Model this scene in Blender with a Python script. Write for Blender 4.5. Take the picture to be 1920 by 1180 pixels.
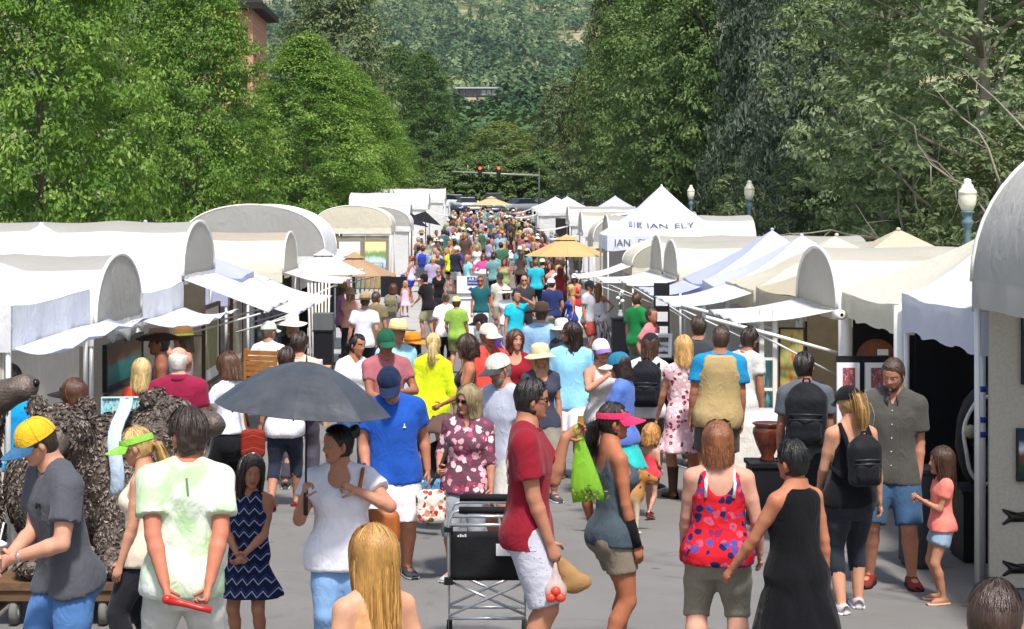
import bpy, math, random
import numpy as np
from mathutils import Vector, Matrix

for _o in list(bpy.data.objects):
    bpy.data.objects.remove(_o)
SC = bpy.context.scene
COL = SC.collection
# ------------------------------------------------------------------ camera, sky, sun, exposure
FPX, CX, CY, EYE = 3400.0, 905.0, 388.0, 3.05      # focal length / horizon of the 1920x1180 photograph, eye height
cam_d = bpy.data.cameras.new('camera')
cam = bpy.data.objects.new('camera', cam_d)
COL.objects.link(cam)
cam.location = (0, 0, EYE)
cam.rotation_euler = (math.pi / 2, 0, 0)
cam_d.sensor_width = 36
cam_d.lens = FPX / 1920 * 36
cam_d.shift_x = (960 - CX) / 1920
cam_d.shift_y = (CY - 590) / 1920
cam_d.clip_start = 0.1
cam_d.clip_end = 9000
SC.camera = cam

SUN_EL, SUN_AZ = math.radians(60), math.radians(166)   # azimuth clockwise from +Y (down the street): behind the camera, a little to the right
world = bpy.data.worlds.new('World')
SC.world = world
world.use_nodes = True
wn = world.node_tree.nodes
sky = wn.new('ShaderNodeTexSky')
sky.sky_type = 'NISHITA'
sky.sun_disc = False
sky.sun_elevation = SUN_EL
sky.sun_rotation = SUN_AZ
sky.air_density = 1.3
sky.dust_density = 2.5
sky.ozone_density = 1.0
wn['Background'].inputs['Strength'].default_value = 0.125
world.node_tree.links.new(sky.outputs[0], wn['Background'].inputs['Color'])
sun_d = bpy.data.lights.new('sun', 'SUN')
sun_d.energy = 3.8
sun_d.angle = math.radians(6)
sun_d.color = (1.0, 0.965, 0.91)
sun = bpy.data.objects.new('sun', sun_d)
COL.objects.link(sun)
sun.location = (20, -30, 60)
_sd = Vector((math.sin(SUN_AZ) * math.cos(SUN_EL), math.cos(SUN_AZ) * math.cos(SUN_EL), math.sin(SUN_EL)))
sun.rotation_euler = (-_sd).to_track_quat('-Z', 'Y').to_euler()
SC.view_settings.view_transform = 'Standard'
SC.view_settings.look = 'None'
SC.view_settings.gamma = 1
SC.view_settings.exposure = 0.45
SC.view_settings.use_curve_mapping = False
SC.cycles.use_denoising = True
SC.cycles.max_bounces = 6
SC.cycles.diffuse_bounces = 3
SC.cycles.glossy_bounces = 2
SC.cycles.transmission_bounces = 3
SC.cycles.transparent_max_bounces = 4
SC.cycles.caustics_reflective = False
SC.cycles.caustics_refractive = False

# ------------------------------------------------------------------ small helpers
_GY = [0, 18, 28, 36, 45, 55, 66, 80, 100, 130, 170, 215, 260, 300, 500, 700, 1000, 1300, 1700, 2600, 4000]
_GZ = [0, 0, -.16, -.40, -.50, -.45, -.25, .02, .40, 1.1, 2.6, 4.3, 6.2, 8.5, 22, 37, 62.5, 112, 205, 420, 700]
def gz(y):
    """height of the ground at distance y: a shallow dip, a slow rise to the far crossing, then the hillside"""
    z = np.interp(y, _GY, _GZ)
    return float(z) if np.ndim(y) == 0 else z

def atp(px, py, Y):
    return ((px - CX) * Y / FPX, Y, EYE - (py - CY) * Y / FPX)

def srgb(c):
    if isinstance(c, str):
        c = c.lstrip('#')
        c = tuple(int(c[i:i + 2], 16) / 255 for i in (0, 2, 4))
    return tuple((x / 12.92 if x <= 0.04045 else ((x + 0.055) / 1.055) ** 2.4) for x in c)

MATS = {}
class NT:
    """tiny node-tree writer"""
    def __init__(s, name):
        s.m = bpy.data.materials.new(name)
        s.m.use_nodes = True
        s.t = s.m.node_tree
        s.bsdf = s.t.nodes['Principled BSDF']
        s.out = s.t.nodes['Material Output']
    def n(s, typ, **kw):
        nd = s.t.nodes.new('ShaderNode' + typ)
        for k, v in kw.items():
            if k.startswith('_'):
                setattr(nd, k[1:], v)
            else:
                k2 = k.replace('__', ' ')
                tgt = nd.inputs[int(k2[1:])] if k2[0] == 'i' and k2[1:].isdigit() else nd.inputs[k2]
                s.set(tgt, v)
        return nd
    def set(s, tgt, v):
        if isinstance(v, bpy.types.NodeSocket):
            s.t.links.new(v, tgt)
        elif isinstance(v, bpy.types.Node):
            s.t.links.new(v.outputs[0], tgt)
        else:
            if hasattr(tgt, 'default_value'):
                dv = tgt.default_value
                if hasattr(dv, '__len__') and len(dv) == 4 and len(v) == 3:
                    v = tuple(v) + (1,)
                tgt.default_value = v
    def coord(s, which='Object', scale=(1, 1, 1), rot=(0, 0, 0), loc=(0, 0, 0)):
        tc = s.n('TexCoord')
        mp = s.n('Mapping', Vector=tc.outputs[which], Scale=scale, Rotation=rot, Location=loc)
        return mp.outputs[0]
    def math(s, op, a, b=0.5, c=0.5):
        return s.n('Math', _operation=op, i0=a, i1=b, i2=c).outputs[0]
    def mix(s, f, a, b):
        m = s.n('Mix', _data_type='RGBA')
        s.set(m.inputs[0], f); s.set(m.inputs[6], a); s.set(m.inputs[7], b)
        return m.outputs[2]
    def ramp(s, f, stops, interp='LINEAR'):
        r = s.n('ValToRGB', Fac=f)
        r.color_ramp.interpolation = interp
        e = r.color_ramp.elements
        while len(e) < len(stops):
            e.new(0.5)
        for q, (p, c) in zip(e, stops):
            q.position = p
            q.color = (*c, 1) if len(c) == 3 else c
        return r.outputs[0]
    def noise(s, vec, scale, detail=3, rough=0.5):
        return s.n('TexNoise', Vector=vec, Scale=scale, Detail=detail, Roughness=rough).outputs[0]
    def base(s, col=None, rough=0.8, spec=0.3, metal=0.0, bump=None, bstr=0.3, bdist=0.01):
        b = s.bsdf
        if col is not None:
            s.set(b.inputs['Base Color'], col)
        s.set(b.inputs['Roughness'], rough)
        b.inputs['Specular IOR Level'].default_value = spec
        b.inputs['Metallic'].default_value = metal
        if bump is not None:
            bn = s.n('Bump', Height=bump, Strength=bstr, Distance=bdist)
            s.set(b.inputs['Normal'], bn.outputs[0])
        return s.m

def mat(col, rough=0.8, spec=0.3, metal=0.0, var=0.12, scale=6.0, bump=0.0, bscale=60.0, name=None, which='Object'):
    key = ('m', str(col), rough, spec, metal, var, scale, bump, bscale)
    if key in MATS:
        return MATS[key]
    t = NT(name or 'surface')
    c = srgb(col) if isinstance(col, str) else col
    v = t.coord(which)
    nz = t.noise(v, scale, 4, 0.6)
    dark = tuple(x * (1 - var) for x in c)
    lite = tuple(min(1, x * (1 + var)) for x in c)
    colr = t.ramp(nz, [(0.3, dark), (0.7, lite)])
    bp = t.noise(v, bscale, 3) if bump else None
    MATS[key] = t.base(colr, rough, spec, metal, bp, bump, 0.01)
    return MATS[key]

def cloth(col, name='fabric', rough=0.9):
    """woven fabric: faint mottling, wrinkle relief and fine weave"""
    key = ('c', str(col))
    if key in MATS:
        return MATS[key]
    t = NT(name)
    c = srgb(col) if isinstance(col, str) else col
    v = t.coord()
    a = t.noise(v, 5, 3, 0.6)
    colr = t.ramp(a, [(0.3, tuple(x * 0.86 for x in c)), (0.7, tuple(min(1, x * 1.1) for x in c))])
    w = t.n('TexNoise', Vector=t.coord(scale=(1, 1, 0.55)), Scale=9, Detail=3, Roughness=0.5, Distortion=1.2).outputs[0]
    w = t.math('ADD', t.math('ABSOLUTE', t.math('SUBTRACT', w, .5)), t.math('MULTIPLY', t.noise(v, 220, 2), .03))
    MATS[key] = t.base(colr, rough, 0.15, 0, w, 0.42, 0.045)
    t.bsdf.inputs['Sheen Weight'].default_value = 0.08
    return MATS[key]

def newmesh(name, V, faces, mats=(), midx=None, smooth=False):
    """V: (n,3) array; faces: (m,4)/(m,3) int array, or a list of tuples"""
    me = bpy.data.meshes.new(name)
    V = np.asarray(V, np.float32)
    if isinstance(faces, np.ndarray):
        k = faces.shape[1] if len(faces) else 4
        nf = len(faces)
        flat = faces.astype(np.int32).ravel()
        tot = np.full(nf, k, np.int32)
    else:
        nf = len(faces)
        tot = np.array([len(f) for f in faces], np.int32)
        flat = np.fromiter((i for f in faces for i in f), np.int32)
    me.vertices.add(len(V)); me.vertices.foreach_set('co', V.ravel())
    me.loops.add(len(flat)); me.loops.foreach_set('vertex_index', flat)
    me.polygons.add(nf)
    st = np.zeros(nf, np.int32)
    if nf:
        st[1:] = np.cumsum(tot)[:-1]
    me.polygons.foreach_set('loop_start', st)
    me.polygons.foreach_set('loop_total', tot)
    for m in mats:
        me.materials.append(m)
    if midx is not None and nf:
        me.polygons.foreach_set('material_index', np.asarray(midx, np.int32))
    if nf:
        me.polygons.foreach_set('use_smooth', np.full(nf, bool(smooth)))
    me.update(calc_edges=True)
    me.validate()
    return me

def link(name, me, parent=None, loc=None):
    o = bpy.data.objects.new(name, me)
    COL.objects.link(o)
    if parent is not None:
        o.parent = parent
    if loc is not None:
        o.location = loc
    return o

def tag(o, label, cat, group=None):
    o['label'] = label
    o['category'] = cat
    if group:
        o['group'] = group
    return o

def thing(name, label, cat, loc=(0, 0, 0), rz=0.0, group=None):
    o = bpy.data.objects.new(name, None)
    COL.objects.link(o)
    o.location = loc
    o.rotation_euler = (0, 0, rz)
    o.empty_display_size = 0.2
    return tag(o, label, cat, group)

def copy_tree(o, parent=None):
    c = o.copy()
    COL.objects.link(c)
    c.parent = parent
    for ch in o.children:
        copy_tree(ch, c)
    return c

def rotm(ax, deg):
    return np.array(Matrix.Rotation(math.radians(deg), 3, ax))

class MB:
    """collects boxes, tubes, lathes and sheets into one mesh"""
    def __init__(s):
        s.v, s.f, s.m = [], [], []
    def add(s, V, F, mi=0):
        o = len(s.v)
        s.v.extend([tuple(map(float, p)) for p in V])
        s.f.extend([tuple(int(i) + o for i in f) for f in F])
        s.m.extend([mi] * len(F))
        return s
    def box(s, lo, hi, mi=0, R=None, c=None):
        x0, y0, z0 = lo; x1, y1, z1 = hi
        V = np.array([(x0, y0, z0), (x1, y0, z0), (x1, y1, z0), (x0, y1, z0), (x0, y0, z1), (x1, y0, z1), (x1, y1, z1), (x0, y1, z1)], float)
        if R is not None:
            c = np.array(c if c is not None else (0, 0, 0), float)
            V = (V - c) @ np.asarray(R).T + c
        return s.add(V, [(0, 3, 2, 1), (4, 5, 6, 7), (0, 1, 5, 4), (1, 2, 6, 5), (2, 3, 7, 6), (3, 0, 4, 7)], mi)
    def cbox(s, c, d, mi=0, R=None):
        c = np.array(c, float); d = np.array(d, float) / 2
        return s.box(c - d, c + d, mi, R, c)
    def tube(s, pts, r, n=8, mi=0, caps=True, flat=None):
        pts = [np.array(p, float) for p in pts]
        rs = list(r) if hasattr(r, '__len__') else [r] * len(pts)
        V, F = [], []
        ref = np.array((0, 0, 1.0))
        d0 = pts[-1] - pts[0]
        if abs(d0[2]) > 0.8 * np.linalg.norm(d0):
            ref = np.array((0, 1.0, 0))
        for i, p in enumerate(pts):
            d = pts[min(i + 1, len(pts) - 1)] - pts[max(i - 1, 0)]
            d = d / (np.linalg.norm(d) + 1e-9)
            u = np.cross(d, ref); u /= np.linalg.norm(u) + 1e-9
            w = np.cross(u, d)
            ry = rs[i] if flat is None else rs[i] * flat
            for k in range(n):
                a = 2 * math.pi * k / n
                V.append(p + u * rs[i] * math.cos(a) + w * ry * math.sin(a))
        for i in range(len(pts) - 1):
            for k in range(n):
                a, b = i * n + k, i * n + (k + 1) % n
                F.append((a, b, b + n, a + n))
        if caps:
            F.append(tuple(range(n - 1, -1, -1)))
            o = (len(pts) - 1) * n
            F.append(tuple(range(o, o + n)))
        return s.add(V, F, mi)
    def lathe(s, prof, c=(0, 0, 0), n=16, mi=0, R=None, caps=True, sx=1.0, sy=1.0):
        V, F = [], []
        c = np.array(c, float)
        for r, z in prof:
            for k in range(n):
                a = 2 * math.pi * k / n
                p = np.array((r * math.cos(a) * sx, r * math.sin(a) * sy, z))
                V.append((p if R is None else np.asarray(R) @ p) + c)
        for i in range(len(prof) - 1):
            for k in range(n):
                a, b = i * n + k, i * n + (k + 1) % n
                F.append((a, b, b + n, a + n))
        if caps:
            F.append(tuple(range(n - 1, -1, -1)))
            o = (len(prof) - 1) * n
            F.append(tuple(range(o, o + n)))
        return s.add(V, F, mi)
    def grid(s, G, mi=0, closed=False):
        """G: (a,b,3) array of points"""
        G = np.asarray(G, float)
        a, b = G.shape[:2]
        F = []
        for i in range(a - 1):
            for j in range(b if closed else b - 1):
                j2 = (j + 1) % b
                F.append((i * b + j, i * b + j2, (i + 1) * b + j2, (i + 1) * b + j))
        return s.add(G.reshape(-1, 3), F, mi)
    def ball(s, c, r, n=10, m=6, mi=0, R=None):
        r = np.array(r if hasattr(r, '__len__') else (r, r, r), float)
        G = np.zeros((m + 1, n, 3))
        for i in range(m + 1):
            t = math.pi * i / m
            for j in range(n):
                a = 2 * math.pi * j / n
                G[i, j] = r * (math.sin(t) * math.cos(a), math.sin(t) * math.sin(a), -math.cos(t))
        if R is not None:
            G = G @ np.asarray(R).T
        return s.grid(G + np.array(c, float), mi, True)
    def mesh(s, name, mats, smooth=False, xf=None):
        V = np.array(s.v, float).reshape(-1, 3)
        if xf is not None:
            V = V @ xf[0].T + xf[1]
        return newmesh(name, V, s.f, mats if isinstance(mats, (list, tuple)) else [mats], s.m, smooth)
    def build(s, name, mats, parent=None, smooth=False, xf=None, loc=None):
        return link(name, s.mesh(name, mats, smooth, xf), parent, loc)

def thicken(o, t, off=0.0):
    m = o.modifiers.new('thickness', 'SOLIDIFY')
    m.thickness = t
    m.offset = off
    return o

def waves(V, seed, n=7, lo=3.0, hi=14.0, aniso=(1, 1, 1)):
    """smooth pseudo-noise in about [-1, 1]"""
    r = np.random.RandomState(seed)
    out = np.zeros(len(V))
    tot = 0
    for i in range(n):
        k = r.normal(size=3) * np.array(aniso); k /= np.linalg.norm(k) + 1e-9
        fq = lo * (hi / lo) ** r.rand()
        w = 1 / (fq ** 0.6)
        out += w * np.sin((V @ k) * fq + r.rand() * 6.28 + 0.8 * np.sin((V @ r.normal(size=3)) * fq * 0.5))
        tot += w
    return out / (tot * 0.55)
# ------------------------------------------------------------------ smooth implicit surfaces -> one continuous mesh
class Field:
    def __init__(s, lo, hi, vs):
        s.lo = np.array(lo, float); s.vs = vs
        s.n = np.ceil((np.array(hi, float) - s.lo) / vs).astype(int) + 2
        s.ax = [(s.lo[i] + np.arange(s.n[i]) * vs) for i in range(3)]
        s.D = np.full(tuple(s.n), 1.0)
    def sub(s, lo, hi):
        sl = []
        for i in range(3):
            a = max(0, int((lo[i] - s.lo[i]) / s.vs)); b = min(s.n[i], int((hi[i] - s.lo[i]) / s.vs) + 2)
            if b <= a:
                return None, None
            sl.append(slice(a, b))
        return tuple(sl), (s.ax[0][sl[0]][:, None, None], s.ax[1][sl[1]][None, :, None], s.ax[2][sl[2]][None, None, :])
    def put(s, sl, d, k=0.0, cut=False):
        a = s.D[sl]
        if cut:
            s.D[sl] = np.maximum(a, -d)
        elif k <= 0:
            s.D[sl] = np.minimum(a, d)
        else:
            h = np.clip(0.5 + 0.5 * (a - d) / k, 0, 1)
            s.D[sl] = a * (1 - h) + d * h - k * h * (1 - h)
    def cone(s, a, b, ra, rb, k=0.02, cap=False, flat=None, cut=False):
        a = np.array(a, float); b = np.array(b, float)
        pad = max(ra, rb) + k + 3 * s.vs
        sl, g = s.sub(np.minimum(a, b) - pad, np.maximum(a, b) + pad)
        if sl is None:
            return
        ab = b - a; L2 = float(ab @ ab) + 1e-12
        px, py, pz = g[0] - a[0], g[1] - a[1], g[2] - a[2]
        t = (px * ab[0] + py * ab[1] + pz * ab[2]) / L2
        tc = np.clip(t, 0, 1)
        tt = np.maximum(t, 0) if cap else tc
        qx, qy, qz = px - tt * ab[0], py - tt * ab[1], pz - tt * ab[2]
        if flat is not None:
            n, f = flat
            dn = (qx * n[0] + qy * n[1] + qz * n[2]) * (f - 1)
            qx, qy, qz = qx + dn * n[0], qy + dn * n[1], qz + dn * n[2]
        d = np.sqrt(qx * qx + qy * qy + qz * qz) - (ra + (rb - ra) * tc)
        if cap:
            d = np.maximum(d, (t - 1) * math.sqrt(L2))
        s.put(sl, d, k, cut)
    def chain(s, pts, rs, k=0.02, flat=None):
        for i in range(len(pts) - 1):
            s.cone(pts[i], pts[i + 1], rs[i], rs[i + 1], k if i == 0 else min(k, 0.012), flat=flat)
    def ell(s, c, r, k=0.0, cut=False, R=None):
        c = np.array(c, float); r = np.array(r, float)
        pad = (max(r) if R is not None else r) + k + 3 * s.vs
        sl, g = s.sub(c - pad, c + pad)
        if sl is None:
            return
        x, y, z = g[0] - c[0], g[1] - c[1], g[2] - c[2]
        if R is not None:
            M = np.asarray(R).T
            x, y, z = (M[i, 0] * x + M[i, 1] * y + M[i, 2] * z for i in range(3))
        q = np.sqrt((x / r[0]) ** 2 + (y / r[1]) ** 2 + (z / r[2]) ** 2)
        s.put(sl, (q - 1) * min(r), k, cut)
    def rbox(s, c, half, rad, k=0.0, cut=False):
        c = np.array(c, float); half = np.array(half, float)
        sl, g = s.sub(c - half - k - 3 * s.vs, c + half + k + 3 * s.vs)
        if sl is None:
            return
        q = [np.abs(g[i] - c[i]) - (half[i] - rad) for i in range(3)]
        o = np.sqrt(np.maximum(q[0], 0) ** 2 + np.maximum(q[1], 0) ** 2 + np.maximum(q[2], 0) ** 2)
        s.put(sl, o + np.minimum(np.maximum(np.maximum(q[0], q[1]), q[2]), 0) - rad, k, cut)
    def nets(s):
        """surface nets: one vertex per crossed cell, one quad per crossed edge"""
        D = s.D
        D[0], D[-1], D[:, 0], D[:, -1], D[:, :, 0], D[:, :, -1] = (np.maximum(D[0], .01), np.maximum(D[-1], .01), np.maximum(D[:, 0], .01),
                                                                    np.maximum(D[:, -1], .01), np.maximum(D[:, :, 0], .01), np.maximum(D[:, :, -1], .01))
        S = D < 0
        c8 = np.zeros(tuple(s.n - 1), np.int8)
        off = [(i, j, k) for i in (0, 1) for j in (0, 1) for k in (0, 1)]
        def sh(A, o):
            return A[o[0]:o[0] + s.n[0] - 1, o[1]:o[1] + s.n[1] - 1, o[2]:o[2] + s.n[2] - 1]
        for o in off:
            c8 += sh(S, o)
        mixed = (c8 > 0) & (c8 < 8)
        I = np.argwhere(mixed)
        if not len(I):
            return np.zeros((0, 3)), np.zeros((0, 4), int)
        idx = np.full(mixed.shape, -1, np.int64)
        idx[mixed] = np.arange(len(I))
        vals = {o: D[I[:, 0] + o[0], I[:, 1] + o[1], I[:, 2] + o[2]] for o in off}
        P = np.zeros((len(I), 3)); W = np.zeros(len(I))
        for o in off:
            for ax in range(3):
                if o[ax] == 0:
                    o2 = list(o); o2[ax] = 1; o2 = tuple(o2)
                    a, b = vals[o], vals[o2]
                    m = (a < 0) != (b < 0)
                    t = np.where(m, a / np.where(m, a - b, 1), 0)
                    q = np.array(o, float)[None].repeat(len(I), 0)
                    q[:, ax] += t
                    P += q * m[:, None]; W += m
        V = s.lo + (I + P / W[:, None]) * s.vs
        faces = []
        for ax in range(3):
            a = [slice(None)] * 3; b = [slice(None)] * 3
            a[ax] = slice(0, -1); b[ax] = slice(1, None)
            sa, sb = S[tuple(a)], S[tuple(b)]
            E = np.argwhere(sa != sb)
            u, w = [(1, 2), (2, 0), (0, 1)][ax]
            E = E[(E[:, u] > 0) & (E[:, w] > 0) & (E[:, u] < s.n[u] - 1) & (E[:, w] < s.n[w] - 1)]
            def cid(du, dw):
                q = E.copy(); q[:, u] -= du; q[:, w] -= dw
                return idx[q[:, 0], q[:, 1], q[:, 2]]
            Q = np.stack([cid(1, 1), cid(0, 1), cid(0, 0), cid(1, 0)], 1)
            inside = sa[E[:, 0], E[:, 1], E[:, 2]]
            Q[~inside] = Q[~inside][:, ::-1]
            faces.append(Q)
        Fq = np.concatenate(faces)
        return V, Fq[(Fq >= 0).all(1)]

def vnormals(V, Fq):
    a, b, c, d = (V[Fq[:, i]] for i in range(4))
    n = np.cross(c - a, d - b)
    out = np.zeros_like(V)
    for i in range(4):
        for k in range(3):
            out[:, k] += np.bincount(Fq[:, i], n[:, k], len(V))
    return out / (np.linalg.norm(out, axis=1, keepdims=True) + 1e-12)

# ------------------------------------------------------------------ people
RINGS = {  # height fraction, half width, half depth, centre (+ = towards the back)
 'm': np.array([(.44, .070, .055, .004), (.48, .088, .064, .006), (.52, .097, .068, .006), (.56, .094, .064, .004), (.61, .087, .059, .000),
                (.66, .090, .062, -.002), (.71, .100, .068, -.003), (.76, .108, .068, .000), (.80, .104, .057, .005), (.825, .078, .047, .008),
                (.845, .046, .040, .009), (.87, .035, .036, .006)]),
 'f': np.array([(.44, .072, .056, .004), (.48, .094, .066, .008), (.52, .102, .070, .008), (.56, .094, .063, .004), (.61, .078, .054, .000),
                (.66, .078, .056, -.002), (.71, .087, .064, -.006), (.76, .092, .062, -.003), (.80, .088, .052, .005), (.825, .066, .043, .008),
                (.845, .040, .036, .009), (.87, .031, .033, .006)]),
}
RINGS['m'][:, 1] *= .965; RINGS['m'][:, 2] *= .88; RINGS['f'][:, 1] *= .97; RINGS['f'][:, 2] *= .92
RINGS['k'] = RINGS['m'] * np.array([1, .93, .98, 1])

def ik(S, T, l1, l2, pole):
    S, T = np.array(S, float), np.array(T, float)
    d = T - S; L = np.linalg.norm(d)
    if L > (l1 + l2) * 0.995:
        T = S + d / L * (l1 + l2) * 0.995; d = T - S; L = np.linalg.norm(d)
    a = (l1 * l1 - l2 * l2 + L * L) / (2 * L)
    hh = math.sqrt(max(l1 * l1 - a * a, 0))
    u = d / L
    p = np.array(pole, float); p = p - u * (p @ u); p /= np.linalg.norm(p) + 1e-9
    return S + u * a + p * hh, T

class Rig:
    def __init__(r, h, sex='m', b=1.0, belly=0.0, head=(0, 0, 0), lean=0, side=0, twist=0, legs='stand', L=None, R=None, drop=0.0, headH=None, hips=(0, 0),
                 Lp=None, Rp=None, handL=None, handR=None):
        r.sex = sex; r.b = b; r.h = h
        r.headH = headH or (0.246 if sex == 'm' else 0.234 if sex == 'f' else 0.205)
        r.hb = hb = (h - r.headH) / 0.868
        r.Rt = rotm('Y', side) @ rotm('X', lean)
        r.twist = math.radians(twist)
        r.O = np.array((hips[0] * hb, hips[1] * hb, .52 * hb - drop * hb))
        rg = RINGS[sex].copy()
        low = np.clip((rg[:, 0] - .44) / .3, 0, 1)
        rg[:, 1] *= 1 + (b - 1) * 0.9
        rg[:, 2] *= 1 + (b - 1) * 1.0
        if belly:
            g = np.exp(-((rg[:, 0] - .60) / .07) ** 2) * belly
            rg[:, 2] += g * .5; rg[:, 3] -= g * .5; rg[:, 1] += g * .35
        r.rg = rg
        sx = {'m': .103, 'f': .092, 'k': .093}[sex] * (1 + (b - 1) * .5)
        la, lf = .168 * hb, .148 * hb
        ab = 1 + (b - 1) * .9
        r.ar = np.array([.0325, .0292, .0232, .0245, .0160]) * hb * ab * ({'m': 1, 'f': .88, 'k': .9}[sex])
        r.lr = np.array([.056, .051, .0345, .0355, .0215]) * hb * ab * ({'m': 1, 'f': 1.0, 'k': .9}[sex])
        r.arms = []
        for sgn, tgt, pole, hd in ((1, L, Lp, handL), (-1, R, Rp, handR)):
            S = r.T(sgn * sx, .006, .803)
            tg = tgt if tgt is not None else (sx + .035, .015, .485)
            W = np.array((sgn * tg[0] * hb, -tg[1] * hb, tg[2] * hb))
            pl = pole or (.35, -.8, -.3)
            E, W = ik(S, W, la, lf, (sgn * pl[0], -pl[1], pl[2]))
            fd = (W - E) / np.linalg.norm(W - E)
            if hd is not None:
                fd = np.array((sgn * hd[0], -hd[1], hd[2]), float); fd /= np.linalg.norm(fd)
            med = np.array((-sgn, 0.15, 0.0)); med = med - fd * (med @ fd)
            if np.linalg.norm(med) < .3:
                med = np.array((0, 0, -1.0)); med = med - fd * (med @ fd)
            med /= np.linalg.norm(med)
            r.arms.append(dict(s=sgn, S=S, E=E, W=W, d=fd, n=med, H=W + fd * .055 * hb))
        fy = {'stand': ((0, 0, 0), (0, 0, 0)), 'wide': ((.03, 0, 0), (.03, 0, 0)), 'walkL': ((0, .13, 0), (0, -.12, .028)), 'walkR': ((0, -.12, .028), (0, .13, 0)),
              'stepL': ((.0, .06, 0), (.0, -.05, 0.0)), 'stepR': ((.0, -.05, 0.0), (.0, .06, 0)), 'hipL': ((.02, .02, 0), (.0, -.0, 0)),
              'sit': ((.02, .25, 0), (.02, .25, 0))}[legs]
        r.legs = []
        lx = .050 if sex != 'f' else .047
        for sgn, (ox, oy, oz) in zip((1, -1), fy):
            Hp = r.O + np.array((sgn * .05 * hb, 0.004 * hb, -.012 * hb))
            A = np.array((sgn * (lx + .012 + ox) * hb + r.O[0] * .5, (-oy + .01) * hb, (.047 + oz) * hb))
            K, A = ik(Hp, A, .245 * hb, .237 * hb, (sgn * .12, -1, 0))
            out = np.array((sgn * .22, -1, -oz * 14)); out /= np.linalg.norm(out)
            r.legs.append(dict(s=sgn, H=Hp, K=K, A=A, f=out))
        r.neck = r.T(0, .006, .858)
        hp = r.T(0, -.004, .872)
        r.Rh = r.Rt @ rotm('Z', head[0]) @ rotm('Y', head[2]) @ rotm('X', head[1] - lean * .6)
        r.hc = hp + r.Rh @ np.array((0, -.02, .5 * .98)) * r.headH
    def T(r, x, y, z):
        a = r.twist * np.clip((z - .55) / .25, 0, 1)
        return r.O + r.Rt @ np.array((x * math.cos(a) - y * math.sin(a), x * math.sin(a) + y * math.cos(a), z - .52)) * r.hb
    def bounds(r, pad=.2):
        P = [r.hc] + [a[k] for a in r.arms for k in 'SEWH'] + [l[k] for l in r.legs for k in 'HKA'] + [r.O]
        P = np.array(P)
        lo, hi = P.min(0) - pad, P.max(0) + pad
        lo[2] = -0.02
        return lo, hi
    def torso(r, F, zlo, zhi, ease=0.0, k=.02, flare=0.0, fold=0.0, nf=9, extra=None, sq=2.35):
        hb = r.hb
        c1, c2 = r.T(0, 0, zlo), r.T(0, 0, zhi)
        pad = .17 * hb * r.b + ease + flare + .06
        sl, g = F.sub(np.minimum(c1, c2) - pad, np.maximum(c1, c2) + pad)
        if sl is None:
            return
        M = r.Rt.T
        x, y, z = g[0] - r.O[0], g[1] - r.O[1], g[2] - r.O[2]
        x, y, z = ((M[i, 0] * x + M[i, 1] * y + M[i, 2] * z) / hb for i in range(3))
        z = z + .52
        if r.twist:
            a = -r.twist * np.clip((z - .55) / .25, 0, 1)
            x, y = x * np.cos(a) - y * np.sin(a), x * np.sin(a) + y * np.cos(a)
        rg = r.rg if extra is None else extra
        rx = np.interp(z, rg[:, 0], rg[:, 1]); ry = np.interp(z, rg[:, 0], rg[:, 2]); cy = np.interp(z, rg[:, 0], rg[:, 3])
        fl = np.clip((.70 - z) / max(.70 - zlo, 1e-3), 0, 1)
        e = ease / hb + fl * flare / hb
        rx = rx + e; ry = ry + e
        yy = y - cy
        if fold:
            th = np.arctan2(yy, x)
            m = 1 + fold * fl * (np.sin(nf * th + 2.0 * z * 10) + .5 * np.sin((nf * 2 - 1) * th + 1.3))
            rx = rx * m; ry = ry * m
        q = (np.abs(x / rx) ** sq + np.abs(yy / ry) ** sq) ** (1 / sq)
        d = (q - 1) * np.minimum(rx, ry) * hb
        d = np.maximum(d, np.maximum(zlo - z, z - zhi) * hb)
        F.put(sl, d, k)

def zcut(r, F, z):
    a = r.Rt @ np.array((0, 0, 1.0)); o = r.T(0, 0, z)
    d = (F.ax[0] - o[0])[:, None, None] * a[0] + (F.ax[1] - o[1])[None, :, None] * a[1] + (F.ax[2] - o[2])[None, None, :] * a[2]
    F.D = np.maximum(F.D, -d)

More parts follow.
